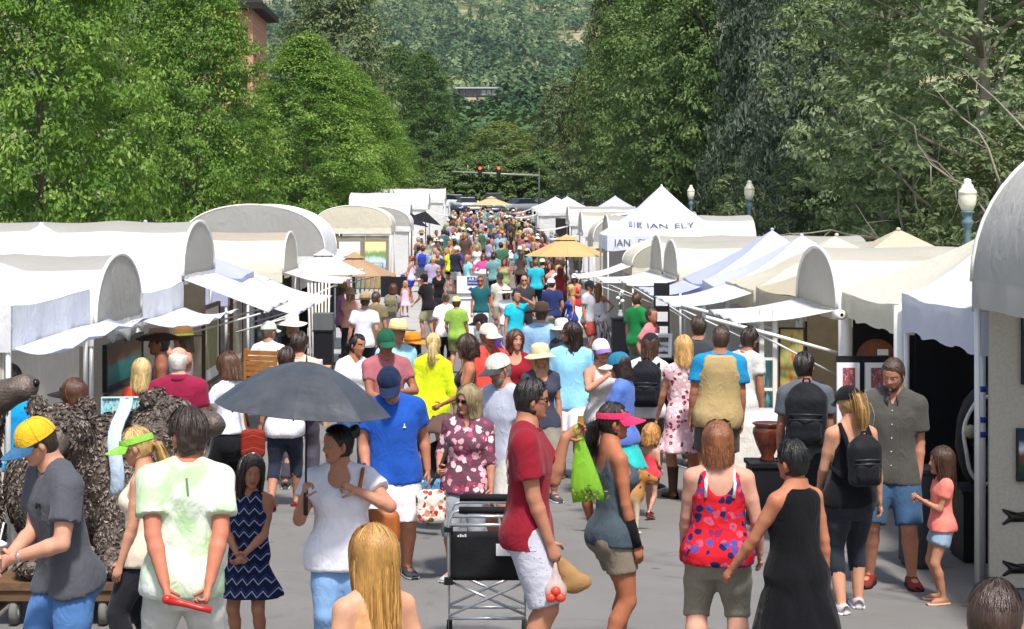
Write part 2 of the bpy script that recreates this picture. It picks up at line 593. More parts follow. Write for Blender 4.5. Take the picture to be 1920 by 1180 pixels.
def body_mesh(r, vs):
    lo, hi = r.bounds()
    F = Field(lo, hi, vs)
    hb = r.hb
    r.torso(F, .43, .868, k=.0)
    for a in r.arms:
        F.cone(r.T(a['s'] * .03, .008, .838), a['S'], .030 * hb, r.ar[0] * .92, .035)
        m = a['S'] * .5 + a['E'] * .5
        F.chain([a['S'], m, a['E']], [r.ar[0], r.ar[1], r.ar[2]], .03)
        f1 = a['E'] * .72 + a['W'] * .28
        F.chain([a['E'], f1, a['W']], [r.ar[2], r.ar[3], r.ar[4]], .015)
        F.cone(a['W'], a['W'] + a['d'] * .048 * hb, r.ar[4] * 1.05, .021 * hb, .012, flat=(a['n'], 1.75))
    for l in r.legs:
        m = l['H'] * .5 + l['K'] * .5
        F.chain([l['H'], m, l['K']], [r.lr[0], r.lr[1], r.lr[2]], .03)
        cf = l['K'] * .68 + l['A'] * .32 + np.array((0, .010 * hb, 0))
        F.chain([l['K'], cf, l['A']], [r.lr[2], r.lr[3], r.lr[4]], .02)
        hl = l['A'] + np.array((0, .018 * hb, -.022 * hb)); toe = l['A'] + l['f'] * .092 * hb + np.array((0, 0, -.034 * hb))
        F.cone(hl, l['A'] + l['f'] * .06 * hb + np.array((0, 0, -.026 * hb)), .021 * hb, .022 * hb, .012)
        F.cone(l['A'] + l['f'] * .05 * hb + np.array((0, 0, -.028 * hb)), toe, .022 * hb, .014 * hb, .012)
    if r.sex != 'k':
        for sg in (-1, 1):
            F.ell(r.T(sg * .045, .045, .495), np.array((.05, .04, .05)) * hb * r.b, .03)
            if r.sex == 'f':
                F.ell(r.T(sg * .042, -.048, .728), np.array((.040, .036, .036)) * hb * r.b, .03)
    F.cone(r.T(0, .008, .83), r.hc + r.Rh @ np.array((0, .10, -.30)) * r.headH, .037 * hb, .034 * hb, .03)
    return F.nets()

def top_mesh(r, vs, sleeve=.55, hem=.47, ease=.016, flare=.015, neck='crew', fold=.0, amp=.008, seed=0, tank=False, sl_ease=.016, hi=.85, strap=.0, over=True, arm=0.0):
    lo, hi_ = r.bounds(.25)
    lo[2] = max(0.0, (hem - .08) * r.hb) if hem > .1 else 0
    F = Field(lo, hi_, vs)
    hb = r.hb
    rg = r.rg
    if hem < .44:
        ext = [(hem, .085 + .06 * (1 if flare > .02 else .1), .075 + .05 * (1 if flare > .02 else .1), .004)]
        base = rg.copy(); base[0, 1] = .098 * r.b; base[0, 2] = .074 * r.b
        rg = np.vstack([np.array(ext) * np.array([[1, r.b, r.b, 1]]), base])
    r.torso(F, hem, hi, ease, 0, flare, fold, extra=rg)
    if r.sex == 'f':
        for sg in (-1, 1):
            F.ell(r.T(sg * .042, -.046, .728), np.array((.044, .040, .042)) * hb * r.b + ease * .5, .04)
    if r.sex != 'k' and hem < .50:
        for sg in (-1, 1):
            F.ell(r.T(sg * .045, .043, .50), np.array((.052, .042, .055)) * hb * r.b + ease * .5 + .012, .03)
    if over and .40 < hem < .5:
        for l in r.legs:
            F.cone(l['H'] + np.array((0, 0, .02)), l['H'] + (l['K'] - l['H']) * .22, r.lr[0] + .029, r.lr[0] + .031, .035)
        zcut(r, F, hem)
    for a in r.arms:
        if not tank:
            F.cone(r.T(a['s'] * .03, .008, .836), a['S'], .030 * hb + ease, r.ar[0] + ease * .7, .03)
            if sleeve <= 1:
                e = a['S'] + (a['E'] - a['S']) * sleeve
                F.cone(a['S'], e, r.ar[0] + sl_ease * .8, r.ar[1] + sl_ease * 1.5, .03, cap=True)
            else:
                F.cone(a['S'], a['E'], r.ar[0] + sl_ease * .8, r.ar[2] + sl_ease, .03)
                e = a['E'] + (a['W'] - a['E']) * (sleeve - 1)
                F.cone(a['E'], e, r.ar[2] + sl_ease, r.ar[4] + (r.ar[3] - r.ar[4]) * (2 - sleeve) + sl_ease, .012, cap=True)
    if tank:
        for a in r.arms:
            s = a['s']
            F.ell(r.T(s * ((.128 if r.sex == 'm' else .112) + arm) * (1 + (r.b - 1) * .6), .0, .80), np.array((.052, .11, .075)) * hb, 0, cut=True)
        if strap:
            F.ell(r.T(0, .075, .83), np.array((.055, .06, .085)) * hb * strap, 0, cut=True)
    if neck == 'v':
        F.cone(r.T(0, -.066, .775), r.T(0, -.05, .87), .006 * hb, .04 * hb, 0, cut=True)
    elif neck == 'scoop':
        F.ell(r.T(0, -.062, .835), np.array((.052, .05, .058)) * hb, 0, cut=True)
    elif neck == 'crew':
        F.ell(r.T(0, -.040, .858), np.array((.034, .034, .030)) * hb, 0, cut=True)
    V, Q = F.nets()
    return folds(V, Q, amp, seed)

def folds(V, Q, amp, seed):
    if len(V) and amp:
        n = vnormals(V, Q)
        w = waves(V, seed, 6, 6, 16, (1, 1, .45)) * .5 + (.55 - 1.3 * np.abs(waves(V, seed + 9, 6, 9, 24, (1, 1, .6)))) * .55
        V = V + n * (1.25 * amp * w)[:, None]
    return V, Q

def bottom_mesh(r, vs, length=.55, ease=.018, skirt=False, hem_ease=None, top=.60, amp=.006, seed=0, flare=.05):
    """length: 0 = hip joint, 1 = knee, 2 = ankle"""
    lo, hi = r.bounds(.25)
    hi[2] = (top + .12) * r.hb + .1
    F = Field(lo, hi, vs)
    hb = r.hb
    he = ease if hem_ease is None else hem_ease
    if skirt:
        zk = .52 - length * .24
        wmin = .10 * r.b
        feet = max(abs(r.legs[0]['A'][1] - r.legs[1]['A'][1]) / hb * .25, 0)
        ext = np.array([(zk, .088 * r.b + flare, .075 * r.b + flare + feet * .5, .004), (.44, .098 * r.b + flare * .3, .076 * r.b + flare * .3, .006)])
        base = r.rg[r.rg[:, 0] > .45]
        r.torso(F, zk, top, ease, 0, 0, .035, 8, extra=np.vstack([ext, base]))
        for sg in (-1, 1):
            F.ell(r.T(sg * .045, .043, .50), np.array((.052, .042, .055)) * hb * r.b + ease * .5, .03)
    else:
        r.torso(F, .415, top, .007, 0)
        if r.sex != 'k':
            for sg in (-1, 1):
                F.ell(r.T(sg * .045, .045, .495), np.array((.05, .04, .05)) * hb * r.b + .014, .03)
        for l in r.legs:
            if length <= 1:
                e = l['H'] + (l['K'] - l['H']) * length
                re = r.lr[0] + (r.lr[2] - r.lr[0]) * length
                m = l['H'] * .5 + l['K'] * .5
                if length > .55:
                    F.cone(l['H'], m, r.lr[0] + ease, r.lr[1] + ease, .03)
                F.cone(l['H'], e, r.lr[0] + ease, re + he * 1.3 + .008, .03, cap=True)
            else:
                m = l['H'] * .5 + l['K'] * .5
                F.chain([l['H'], m, l['K']], [r.lr[0] + ease * .9, r.lr[1] + ease * .9, r.lr[2] + ease * .9], .03)
                e = l['K'] + (l['A'] - l['K']) * (length - 1)
                t = length - 1
                F.cone(l['K'], e, r.lr[2] + ease * .9, r.lr[3] * (1 - t) + r.lr[4] * t + he + .004, .02, cap=True)
                cf = l['K'] * .68 + l['A'] * .32 + np.array((0, .010 * hb, 0))
                if length > 1.4:
                    F.cone(l['K'], cf, r.lr[2] + ease * .8, r.lr[3] + ease * .7, .015)
    V, Q = F.nets()
    return folds(V, Q, amp, seed)

def shoe_mesh(r, l, kind='shoe'):
    hb = r.hb
    mb = MB()
    f = l['f']; A = l['A']
    up = np.array((0, 0, 1.0)); sd = np.cross(f, up); sd /= np.linalg.norm(sd)
    up = np.cross(sd, f)
    zs = -.047 * hb
    st = [(-.042, .016, .05), (-.03, .024, .058), (0, .026, .064), (.04, .027, .05), (.08, .031, .036), (.105, .027, .030), (.122, .014, .022)]
    if kind == 'boot':
        mb.tube([A + up * .15 * hb, A + up * .05 * hb, A + up * .01 * hb, A - up * .02 * hb], [.036 * hb, .03 * hb, .028 * hb, .03 * hb], 12)
    hh = {'shoe': 1, 'boot': 1, 'sandal': .28}[kind]
    G = []
    for (t, w, h2) in st:
        c = A + f * t * hb + up * zs
        ring = []
        for k in range(12):
            a = 2 * math.pi * k / 12
            x, z = math.cos(a), math.sin(a)
            z = max(z, -.55)
            ring.append(c + sd * w * 1.08 * hb * x + up * (h2 * hh * hb * (.35 + .5 * z) + .003))
        G.append(ring)
    G = np.array(G)
    mb.grid(G[:, ::-1], 0, True)
    mb.f.append(tuple(range(0, 12))); mb.m.append(0)
    o = len(mb.v) - 12
    mb.f.append(tuple(range(o + 11, o - 1, -1))); mb.m.append(0)
    # sole
    S = []
    for (t, w, h2) in st:
        c = A + f * t * 1.03 * hb + up * (zs)
        S.append([c + sd * w * 1.15 * hb * x + up * z * hb for x, z in ((-1, 0), (1, 0), (1, .011), (-1, .011))])
    mb.grid(np.array(S), 1, True)
    return mb

# ---- heads: face profile tables (unit = head height, face towards -y)
_HZ = np.array([-.5, -.46, -.40, -.32, -.22, -.12, 0, .12, .25, .36, .44, .49, .5])
_HW = np.array([.06, .13, .19, .235, .275, .30, .318, .328, .322, .275, .20, .09, .0])
_HF = np.array([.26, .335, .375, .365, .372, .375, .365, .385, .365, .29, .20, .09, .0])
_HB = np.array([-.12, -.05, .04, .13, .24, .33, .40, .43, .415, .345, .24, .10, .0])
HEADC = {}
def head_geo(sex, lod):
    key = (sex, lod)
    if key in HEADC:
        return HEADC[key]
    nl, nz = ((44, 34) if lod == 0 else (26, 20) if lod == 1 else (14, 11))
    t = np.arange(nl) / nl
    lon = 2 * math.pi * t - (.62 if lod < 2 else .3) * np.sin(2 * math.pi * t)
    zz = np.concatenate([np.linspace(-.5, .3, int(nz * .72), endpoint=False), .3 + .2 * np.sin(np.linspace(0, math.pi / 2, nz - int(nz * .72)))])
    W = np.interp(zz, _HZ, _HW); Fd = np.interp(zz, _HZ, _HF); B = np.interp(zz, _HZ, _HB)
    if sex == 'f':
        W = W * .97; W[zz < -.2] *= .93; 
    x = W[:, None] * np.sign(np.sin(lon)) * np.abs(np.sin(lon)) ** .92
    cs = np.cos(lon)
    y = np.where(cs > 0, -Fd[:, None] * np.abs(cs) ** .95, B[:, None] * np.abs(cs))
    z = zz[:, None] + 0 * x
    front = np.clip(cs, 0, 1)[None, :] ** .5 * np.ones_like(x)
    G = lambda x0, z0, sx, sz: np.exp(-((np.abs(x) - x0) / sx) ** 2 - ((z - z0) / sz) ** 2)
    if lod < 2:
        nose = np.exp(-(x / (.036 + .03 * np.clip((.02 - z) / .16, 0, 1))) ** 2) * np.interp(z, [-.205, -.15, -.12, .06, .10], [0, .085, .105, .03, 0])
        dy = -nose + .040 * G(.135, .015, .065, .045) - .022 * G(.11, .105, .10, .03) - .022 * G(0, -.265, .075, .022) - .018 * G(0, -.315, .07, .022) + .012 * G(0, -.29, .07, .01)
        dy += .014 * G(0, -.35, .08, .025) - .02 * G(0, -.42, .08, .05) - .012 * G(.17, -.10, .07, .08)
        y = y + dy * front
    V = np.stack([x, y, z], -1).reshape(-1, 3)
    a, b = x.shape
    i, j = np.meshgrid(np.arange(a - 1), np.arange(b), indexing='ij')
    j2 = (j + 1) % b
    Q = np.stack([i * b + j, i * b + j2, (i + 1) * b + j2, (i + 1) * b + j], -1).reshape(-1, 4)
    C = V[Q].mean(1)
    mi = np.zeros(len(Q), int)
    if lod < 2:
        fr = C[:, 1] < -.24
        mi[fr & (np.abs(C[:, 0]) < .10) & (C[:, 2] < -.245) & (C[:, 2] > -.335)] = 1
        mi[fr & (np.abs(C[:, 0]) < .22) & (np.abs(C[:, 0]) > .055) & (C[:, 2] > .085) & (C[:, 2] < .115)] = 2
    mb = MB()
    mb.add(V, Q)
    mb.m = list(mi)
    for sg in (-1, 1):
        mb.ball((sg * .325, .03, -.05), (.035, .075, .125), 8, 6, 0, rotm('Z', sg * 25))
        if lod < 2:
            mb.ball((sg * .132, -.318, .018), (.052, .034, .023), 8, 6, 3)
            mb.ball((sg * .132, -.345, .018), (.024, .012, .021), 8, 4, 4)
    HEADC[key] = (np.array(mb.v), mb.f, np.array(mb.m))
    return HEADC[key]

HAIRC = {}
def hair_geo(style, lod, hatted=False):
    key = (style, lod, hatted)
    if key in HAIRC:
        return HAIRC[key]
    rs = np.random.RandomState(abs(hash(style)) % 1000 if False else sum(map(ord, style)))
    zb = {'bob': -.62, 'long': -1.45, 'mid': -.85, 'verylong': -1.9}.get(style, -.42)
    vs = .042 if lod == 0 else .06 if lod == 1 else .10
    F = Field((-.75, -.75, zb - .3), (.75, 1.25, .85), vs)
    vol = {'crop': 1.02, 'short': 1.03, 'shaggy': 1.17, 'curly': 1.2, 'bob': 1.09, 'long': 1.08, 'mid': 1.08, 'verylong': 1.1, 'fringe': 1.015}.get(style, 1.0)
    if hatted:
        vol = min(vol, 1.0)
    F.ell((0, .022, .035), np.array((.362, .452, .498)) * vol, 0)
    if style in ('bob', 'long', 'mid', 'verylong', 'curly'):
        rw = .40 * vol
        F.cone((0, .10, .1), (0, .13, zb), rw, rw * (.95 if style != 'long' else .85), .1, cap=True)
    if style in ('shaggy',):
        F.cone((0, .12, .05), (0, .2, -.42), .38, .28, .08, cap=True)
    if style in ('short', 'crop', 'fringe'):
        F.cone((0, .12, .0), (0, .17, -.34), .33 * vol, .23, .06, cap=True)
    tails = []
    if style.startswith('pony'):
        F.cone((0, .15, .05), (0, .22, -.28), .31, .2, .06, cap=True)
        if style == 'ponylow':
            tails = [(0, .44, -.02), (0, .60, -.15), (0, .64, -.55), (0, .58, -.95)]
        else:
            tails = [(0, .42, .16), (0, .62, .14), (0, .74, -.2), (0, .66, -.8)]
        F.chain(tails, [.09, .14, .15, .05], .03)
    if style == 'bun':
        F.cone((0, .15, .05), (0, .22, -.28), .31, .2, .06, cap=True)
        F.ell((0, .50, .30), (.20, .20, .18), .05)
        F.ell((.06, .56, .42), (.12, .1, .1), .05)
    # free the face, the ears and the inside
    if style in ('bob', 'long', 'mid', 'verylong', 'curly'):
        F.ell((0, -.52, -.25), (.30, .50, .56), 0, cut=True)
        F.ell((0, -.55, -.75), (.40, .52, .60), 0, cut=True)
        if style != 'bob':
            F.ell((0, -.55, -1.35), (.7, .55, .9), 0, cut=True)
    else:
        F.ell((0, -.46, -.17), (.62, .43, .475), 0, cut=True)
        for sg in (-1, 1):
            F.ell((sg * .36, .0, -.16), (.14, .12, .16), 0, cut=True)
    if style == 'fringe':
        F.ell((0, -.06, .52), (.42, .50, .50), 0, cut=True)
    V, Q = F.nets()
    n = vnormals(V, Q)
    amp = {'curly': .06, 'shaggy': .045, 'bob': .018, 'long': .016, 'mid': .016, 'verylong': .012}.get(style, .016)
    if style in ('crop', 'fringe'):
        amp = .006
    V = V + n * (amp * waves(V, 5, 9, 9, 30, (1, 1, .35)))[:, None]
    tint = .42 + .22 * waves(V * np.array((1, 1, .25)), 7, 8, 12, 40)
    mb_v, mb_f, tt = [V], [Q], [tint]
    ns = {0: 1500, 1: 460, 2: 40}[lod]
    if style == 'fringe':
        ns = 0
    if hatted:
        ns = ns // 2
    base = len(V)
    rad = np.array((.370, .460, .508)) * vol
    sv, sf, st = [], [], []
    for i in range(ns):
        longish = style in ('bob', 'long', 'mid', 'verylong', 'curly')
        if longish:
            ph = math.radians(rs.uniform(48, 312)); p0 = rs.uniform(4, 60); p1 = 96; end = zb + rs.uniform(-.12, .25)
        else:
            ph = math.radians(rs.uniform(-180, 180)); p0 = rs.uniform(3, 60); p1 = p0 + (rs.uniform(25, 45) if style != 'crop' else rs.uniform(14, 20)); end = None
            lim = 48 if abs(ph) < 1.0 else (82 if abs(ph) < 1.9 else 118)
            p1 = min(p1, lim)
            if p1 - p0 < 12:
                p0 = p1 - 18
        d = np.array((math.sin(ph), -math.cos(ph), 0))
        pts = []
        jit = rs.uniform(.985, 1.045) + (.07 * rs.rand() if rs.rand() < .07 else 0) + (.07 * rs.rand() if style in ('shaggy', 'curly') else 0)
        if hatted:
            jit = rs.uniform(.97, 1.005)
        for q in np.linspace(p0, p1, 6 if longish else 5):
            a = math.radians(q)
            pts.append(np.array((0, .022, .035)) + rad * np.array((d[0] * math.sin(a), d[1] * math.sin(a), math.cos(a))) * jit)
        if longish:
            last = pts[-1]; k = int(4 + abs(zb) * 3)
            w1, w2 = rs.uniform(0, 6.28), rs.uniform(-.05, .05)
            for q in np.linspace(0, 1, k)[1:]:
                zz = last[2] + (end - last[2]) * q
                sc = 1 - .10 * q
                pts.append(np.array((last[0] * sc + .025 * math.sin(w1 + 5 * q) + w2 * q, .02 + (last[1] - .02) * (sc if last[1] > 0 else 1 - .5 * q) + .10 * q, zz)))
        pts = np.array(pts)
        wd = rs.uniform(.004, .011) if lod == 0 else rs.uniform(.012, .028)
        tg = np.gradient(pts, axis=0)
        out = pts - np.array((0, .05, 0)); out[:, 2] *= .2
        sdv = np.cross(tg, out); sdv /= np.linalg.norm(sdv, axis=1, keepdims=True) + 1e-9
        prof = np.interp(np.linspace(0, 1, len(pts)), [0, .15, .8, 1], [.4, 1, .8, .1])[:, None] * wd
        on = out / (np.linalg.norm(out, axis=1, keepdims=True) + 1e-9) * prof * rs.uniform(-.9, .9) * (.2 if style == 'crop' else 1)
        A, B = pts - sdv * prof - on, pts + sdv * prof + on
        o = base + sum(len(q) for q in sv)
        vv = np.empty((len(pts) * 2, 3)); vv[0::2] = A; vv[1::2] = B
        sv.append(vv)
        kk = np.arange(len(pts) - 1) * 2 + o
        sf.append(np.stack([kk, kk + 1, kk + 3, kk + 2], 1))
        st.append(np.full(len(vv), rs.rand()))
    if tails and ns:
        tp = np.array(tails)
        for i in range(ns // 4):
            u = rs.normal(size=3) * .062
            q = np.interp(np.linspace(0, 1, 8), np.linspace(0, 1, len(tp)), np.arange(len(tp)))
            pts = np.stack([np.interp(q, np.arange(len(tp)), tp[:, c]) for c in range(3)], 1)
            env = np.interp(np.linspace(0, 1, 8), [0, .3, .8, 1], [.4, 1.4, 1.5, .9])[:, None]
            pts = pts + u * env * 1.2
            A = pts + np.array((.007, .003, 0)); B = pts - np.array((.007, .003, 0))
            o = base + sum(len(z_) for z_ in sv)
            vv = np.empty((16, 3)); vv[0::2] = A; vv[1::2] = B
            sv.append(vv)
            kk = np.arange(7) * 2 + o
            sf.append(np.stack([kk, kk + 1, kk + 3, kk + 2], 1))
            st.append(np.full(16, rs.rand()))
    V = np.concatenate([V] + sv); Q = np.concatenate([Q] + sf); tint = np.concatenate([tint] + st)
    me = newmesh('hair', V, Q, [hair_mat('#4a3020')], None, True)
    at = me.attributes.new('tint', 'FLOAT', 'POINT')
    at.data.foreach_set('value', np.clip(tint, 0, 1).astype(np.float32))
    HAIRC[key] = me
    return me

def hair_mat(col):
    key = ('hair', col)
    if key not in MATS:
        t = NT('hair')
        c = srgb(col)
        a = t.n('Attribute', _attribute_name='tint').outputs['Fac']
        nz = t.noise(t.coord(scale=(1, 1, .12)), 40, 3)
        f = t.math('MULTIPLY_ADD', nz, .5, t.math('MULTIPLY_ADD', a, .7, -.1))
        colr = t.ramp(f, [(.1, tuple(x * .38 for x in c)), (.5, c), (.95, tuple(min(1, x * 1.9 + .025) for x in c))])
        MATS[key] = t.base(colr, .38, .55, 0, nz, .5, .012)
    return MATS[key]

def skin_mat(col):
    key = ('skin', col)
    if key not in MATS:
        t = NT('skin')
        c = srgb(col)
        g = sum(c) / 3
        c = (c[0] * .86 + g * .14, c[1] * .88 + g * .14, c[2] * .88 + g * .14)
        v = t.coord()
        nz = t.noise(v, 7, 5, .7)
        colr = t.ramp(nz, [(.3, (c[0] * .88, c[1] * .74, c[2] * .70)), (.7, (min(1, c[0] * 1.07), c[1] * 1.05, c[2] * 1.05))])
        MATS[key] = t.base(colr, .58, .28, 0, t.noise(v, 90, 3), .12, .004)
        t.bsdf.inputs['Subsurface Weight'].default_value = .12
        t.bsdf.inputs['Subsurface Radius'].default_value = (.012, .005, .003)
        t.bsdf.inputs['Subsurface Scale'].default_value = 1.0
    return MATS[key]

def hat_geo(kind):
    """hats in head units; slot 0 main, slot 1 second colour"""
    key = ('hat', kind)
    if key in HAIRC:
        return HAIRC[key]
    mb = MB()
    def dome(z0, rx, ry, ht, cy=.02, mi=0, n=22, m=7, flat=1.0):
        G = np.zeros((m + 1, n, 3))
        for i in range(m + 1):
            a = (math.pi / 2) * i / m
            for j in range(n):
                b = 2 * math.pi * j / n
                G[i, j] = (rx * math.cos(a) ** flat * math.sin(b), cy - ry * math.cos(a) ** flat * math.cos(b), z0 + ht * math.sin(a))
        mb.grid(G, mi, True)
    def brim(z0, rx, y0, y1, droop, mi=0, n=13, m=5):
        for t in (0, .016):
            G = np.zeros((m + 1, n, 3))
            for i in range(m + 1):
                for j in range(n):
                    a = math.radians(-78 + 156 * j / (n - 1))
                    u = i / m
                    x = rx * math.sin(a) * (1 + .02 * u)
                    yb = -y0 * math.cos(a)
                    yf = -(y0 * math.cos(a) + (y1 - y0) * math.cos(a) ** .6)
                    y = .02 + yb + (yf - yb) * u
                    G[i, j] = (x, y, z0 + t - droop * u - .10 * (x / rx) ** 2 * (.3 + u))
            mb.grid(G if t else G[:, ::-1], mi)
    if kind in ('cap', 'cap2'):
        dome(.10, .405, .495, .46, flat=.8)
        brim(.145, .36, .46, .92, .10, 1 if kind == 'cap2' else 0)
        mb.lathe([(.03, .56), (.03, .575), (.0, .58)], (0, .02, 0), 8, 0)
        for j in range(6):
            b = 2 * math.pi * j / 6 + .5
            mb.tube([(.41 * math.cos(a) ** .8 * math.sin(b), .02 - .50 * math.cos(a) ** .8 * math.cos(b), .10 + .465 * math.sin(a)) for a in np.linspace(0, 1.5, 7)], .008, 4, 0)
    elif kind == 'visor':
        n = 24
        G = np.zeros((3, n, 3))
        for i, z in enumerate((.10, .19, .27)):
            for j in range(n):
                b = 2 * math.pi * j / n
                s = [1.0, 1.0, .965][i]
                w = .0 if math.cos(b) > -.2 else .06 * (1 - i / 1.0) * 0
                G[i, j] = (.402 * s * math.sin(b), .02 - .492 * s * math.cos(b), z - .05 * (math.cos(b) < 0) * -math.cos(b) * 0 + w)
        mb.grid(G, 0, True)
        brim(.15, .37, .46, .95, .12, 0)
    else:
        pr = {'bucket': ([(.78, -.02), (.62, .06), (.47, .16), (.46, .19), (.45, .40), (.38, .54), (.2, .60), (0, .61)]),
              'sun': ([(1.0, .02), (.75, .10), (.47, .16), (.46, .2), (.45, .40), (.39, .56), (.22, .63), (0, .64)]),
              'straw': ([(.92, .17), (.75, .13), (.47, .15), (.46, .2), (.45, .42), (.40, .60), (.22, .66), (0, .62)]),
              'cowboy': ([(.95, .22), (.75, .13), (.47, .14), (.46, .2), (.44, .45), (.39, .66), (.20, .70), (0, .62)]),
              'wide': ([(1.15, .08), (.8, .12), (.47, .15), (.46, .2), (.45, .40), (.40, .56), (.22, .62), (0, .60)])}[kind]
        n = 26
        def ring(r, z, o=0):
            out = []
            for j in range(n):
                b = 2 * math.pi * j / n
                rise = 0
                if kind in ('cowboy',) and r > .5:
                    rise = .26 * abs(math.sin(b)) ** 3 * (r - .47) / .45
                if kind in ('sun', 'wide', 'bucket') and r > .5:
                    rise = .035 * math.sin(3 * b + 1) * (r - .47) / .5
                out.append((r * .92 * math.sin(b), .02 - r * 1.08 * math.cos(b), z + rise + o))
            return out
        mb.grid(np.array([ring(r, z) for r, z in pr])[:, ::-1], 0, True)
        mb.grid(np.array([ring(r, z, -.02) for r, z in pr[:3]]), 0, True)
        mb.grid(np.array([ring(.475, .17), ring(.47, .27)])[:, ::-1], 1, True)
    me = mb.mesh('hat', [mat('#dddddd', name='hat')] * 2, True)
    HAIRC[key] = me
    return me

def glasses_geo():
    if 'glasses' in HAIRC:
        return HAIRC['glasses']
    mb = MB()
    for sg in (-1, 1):
        pts = [(sg * .145 + .105 * math.cos(a) , -.405 + .05 * abs(math.cos(a)) * (sg * math.cos(a) > 0), .025 + .066 * math.sin(a) - .012 * abs(math.cos(a))) for a in np.linspace(0, 2 * math.pi, 14, endpoint=False)]
        back = [(x, y + .03, z) for x, y, z in pts]
        mb.add(pts + back, [tuple(range(13, -1, -1)) if sg else ()] + [(k, (k + 1) % 14, 14 + (k + 1) % 14, 14 + k) for k in range(14)] + [tuple(range(14, 28))])
        mb.tube([(sg * .25, -.36, .05), (sg * .34, -.20, .05), (sg * .345, .03, .03)], .014, 5)
    mb.tube([(-.05, -.42, .045), (.05, -.42, .045)], .013, 5)
    HAIRC['glasses'] = mb.mesh('sunglasses', [mat('#0c0c0e', .15, .6, var=0, name='dark_lens')])
    return HAIRC['glasses']

def fingers(r, mb, lod, curl):
    hb = r.hb
    for a, cu in zip(r.arms, curl):
        d, n = a['d'], a['n']
        w = np.cross(d, n)
        if w[1] * 1.0 > 0:
            w = -w          # thumb side points forwards
        k0 = a['W'] + d * .045 * hb
        if lod < 2:
            for i, (o, ln) in enumerate(((.0145, .040), (.005, .046), (-.0045, .043), (-.0135, .034))):
                p = k0 + w * o * hb
                pts = [p - d * .012 * hb, p]
                ang = 0
                for q in range(3):
                    ang += cu * (.9 if q else .6)
                    p = p + (d * math.cos(ang) + n * math.sin(ang)) * ln * hb * (.45, .32, .26)[q]
                    pts.append(p)
                mb.tube(pts, np.array([.0050, .0052, .0050, .0046, .0038]) * hb, 6, 0)
            p = a['W'] + d * .012 * hb + w * .012 * hb
            q = p + (d * .55 + w * .65 + n * .25 * (1 + cu)) * .026 * hb
            q2 = q + (d * .8 + w * .15 + n * .45 * (1 + cu)) * .024 * hb
            mb.tube([p, q, q2], np.array([.0068, .0060, .0046]) * hb, 6, 0)
        else:
            mb.tube([k0 - d * .01 * hb, k0 + d * .02 * hb + n * .006 * hb, k0 + d * .036 * hb + n * .014 * hb], np.array([.017, .016, .008]) * hb, 6, 0, flat=.5)

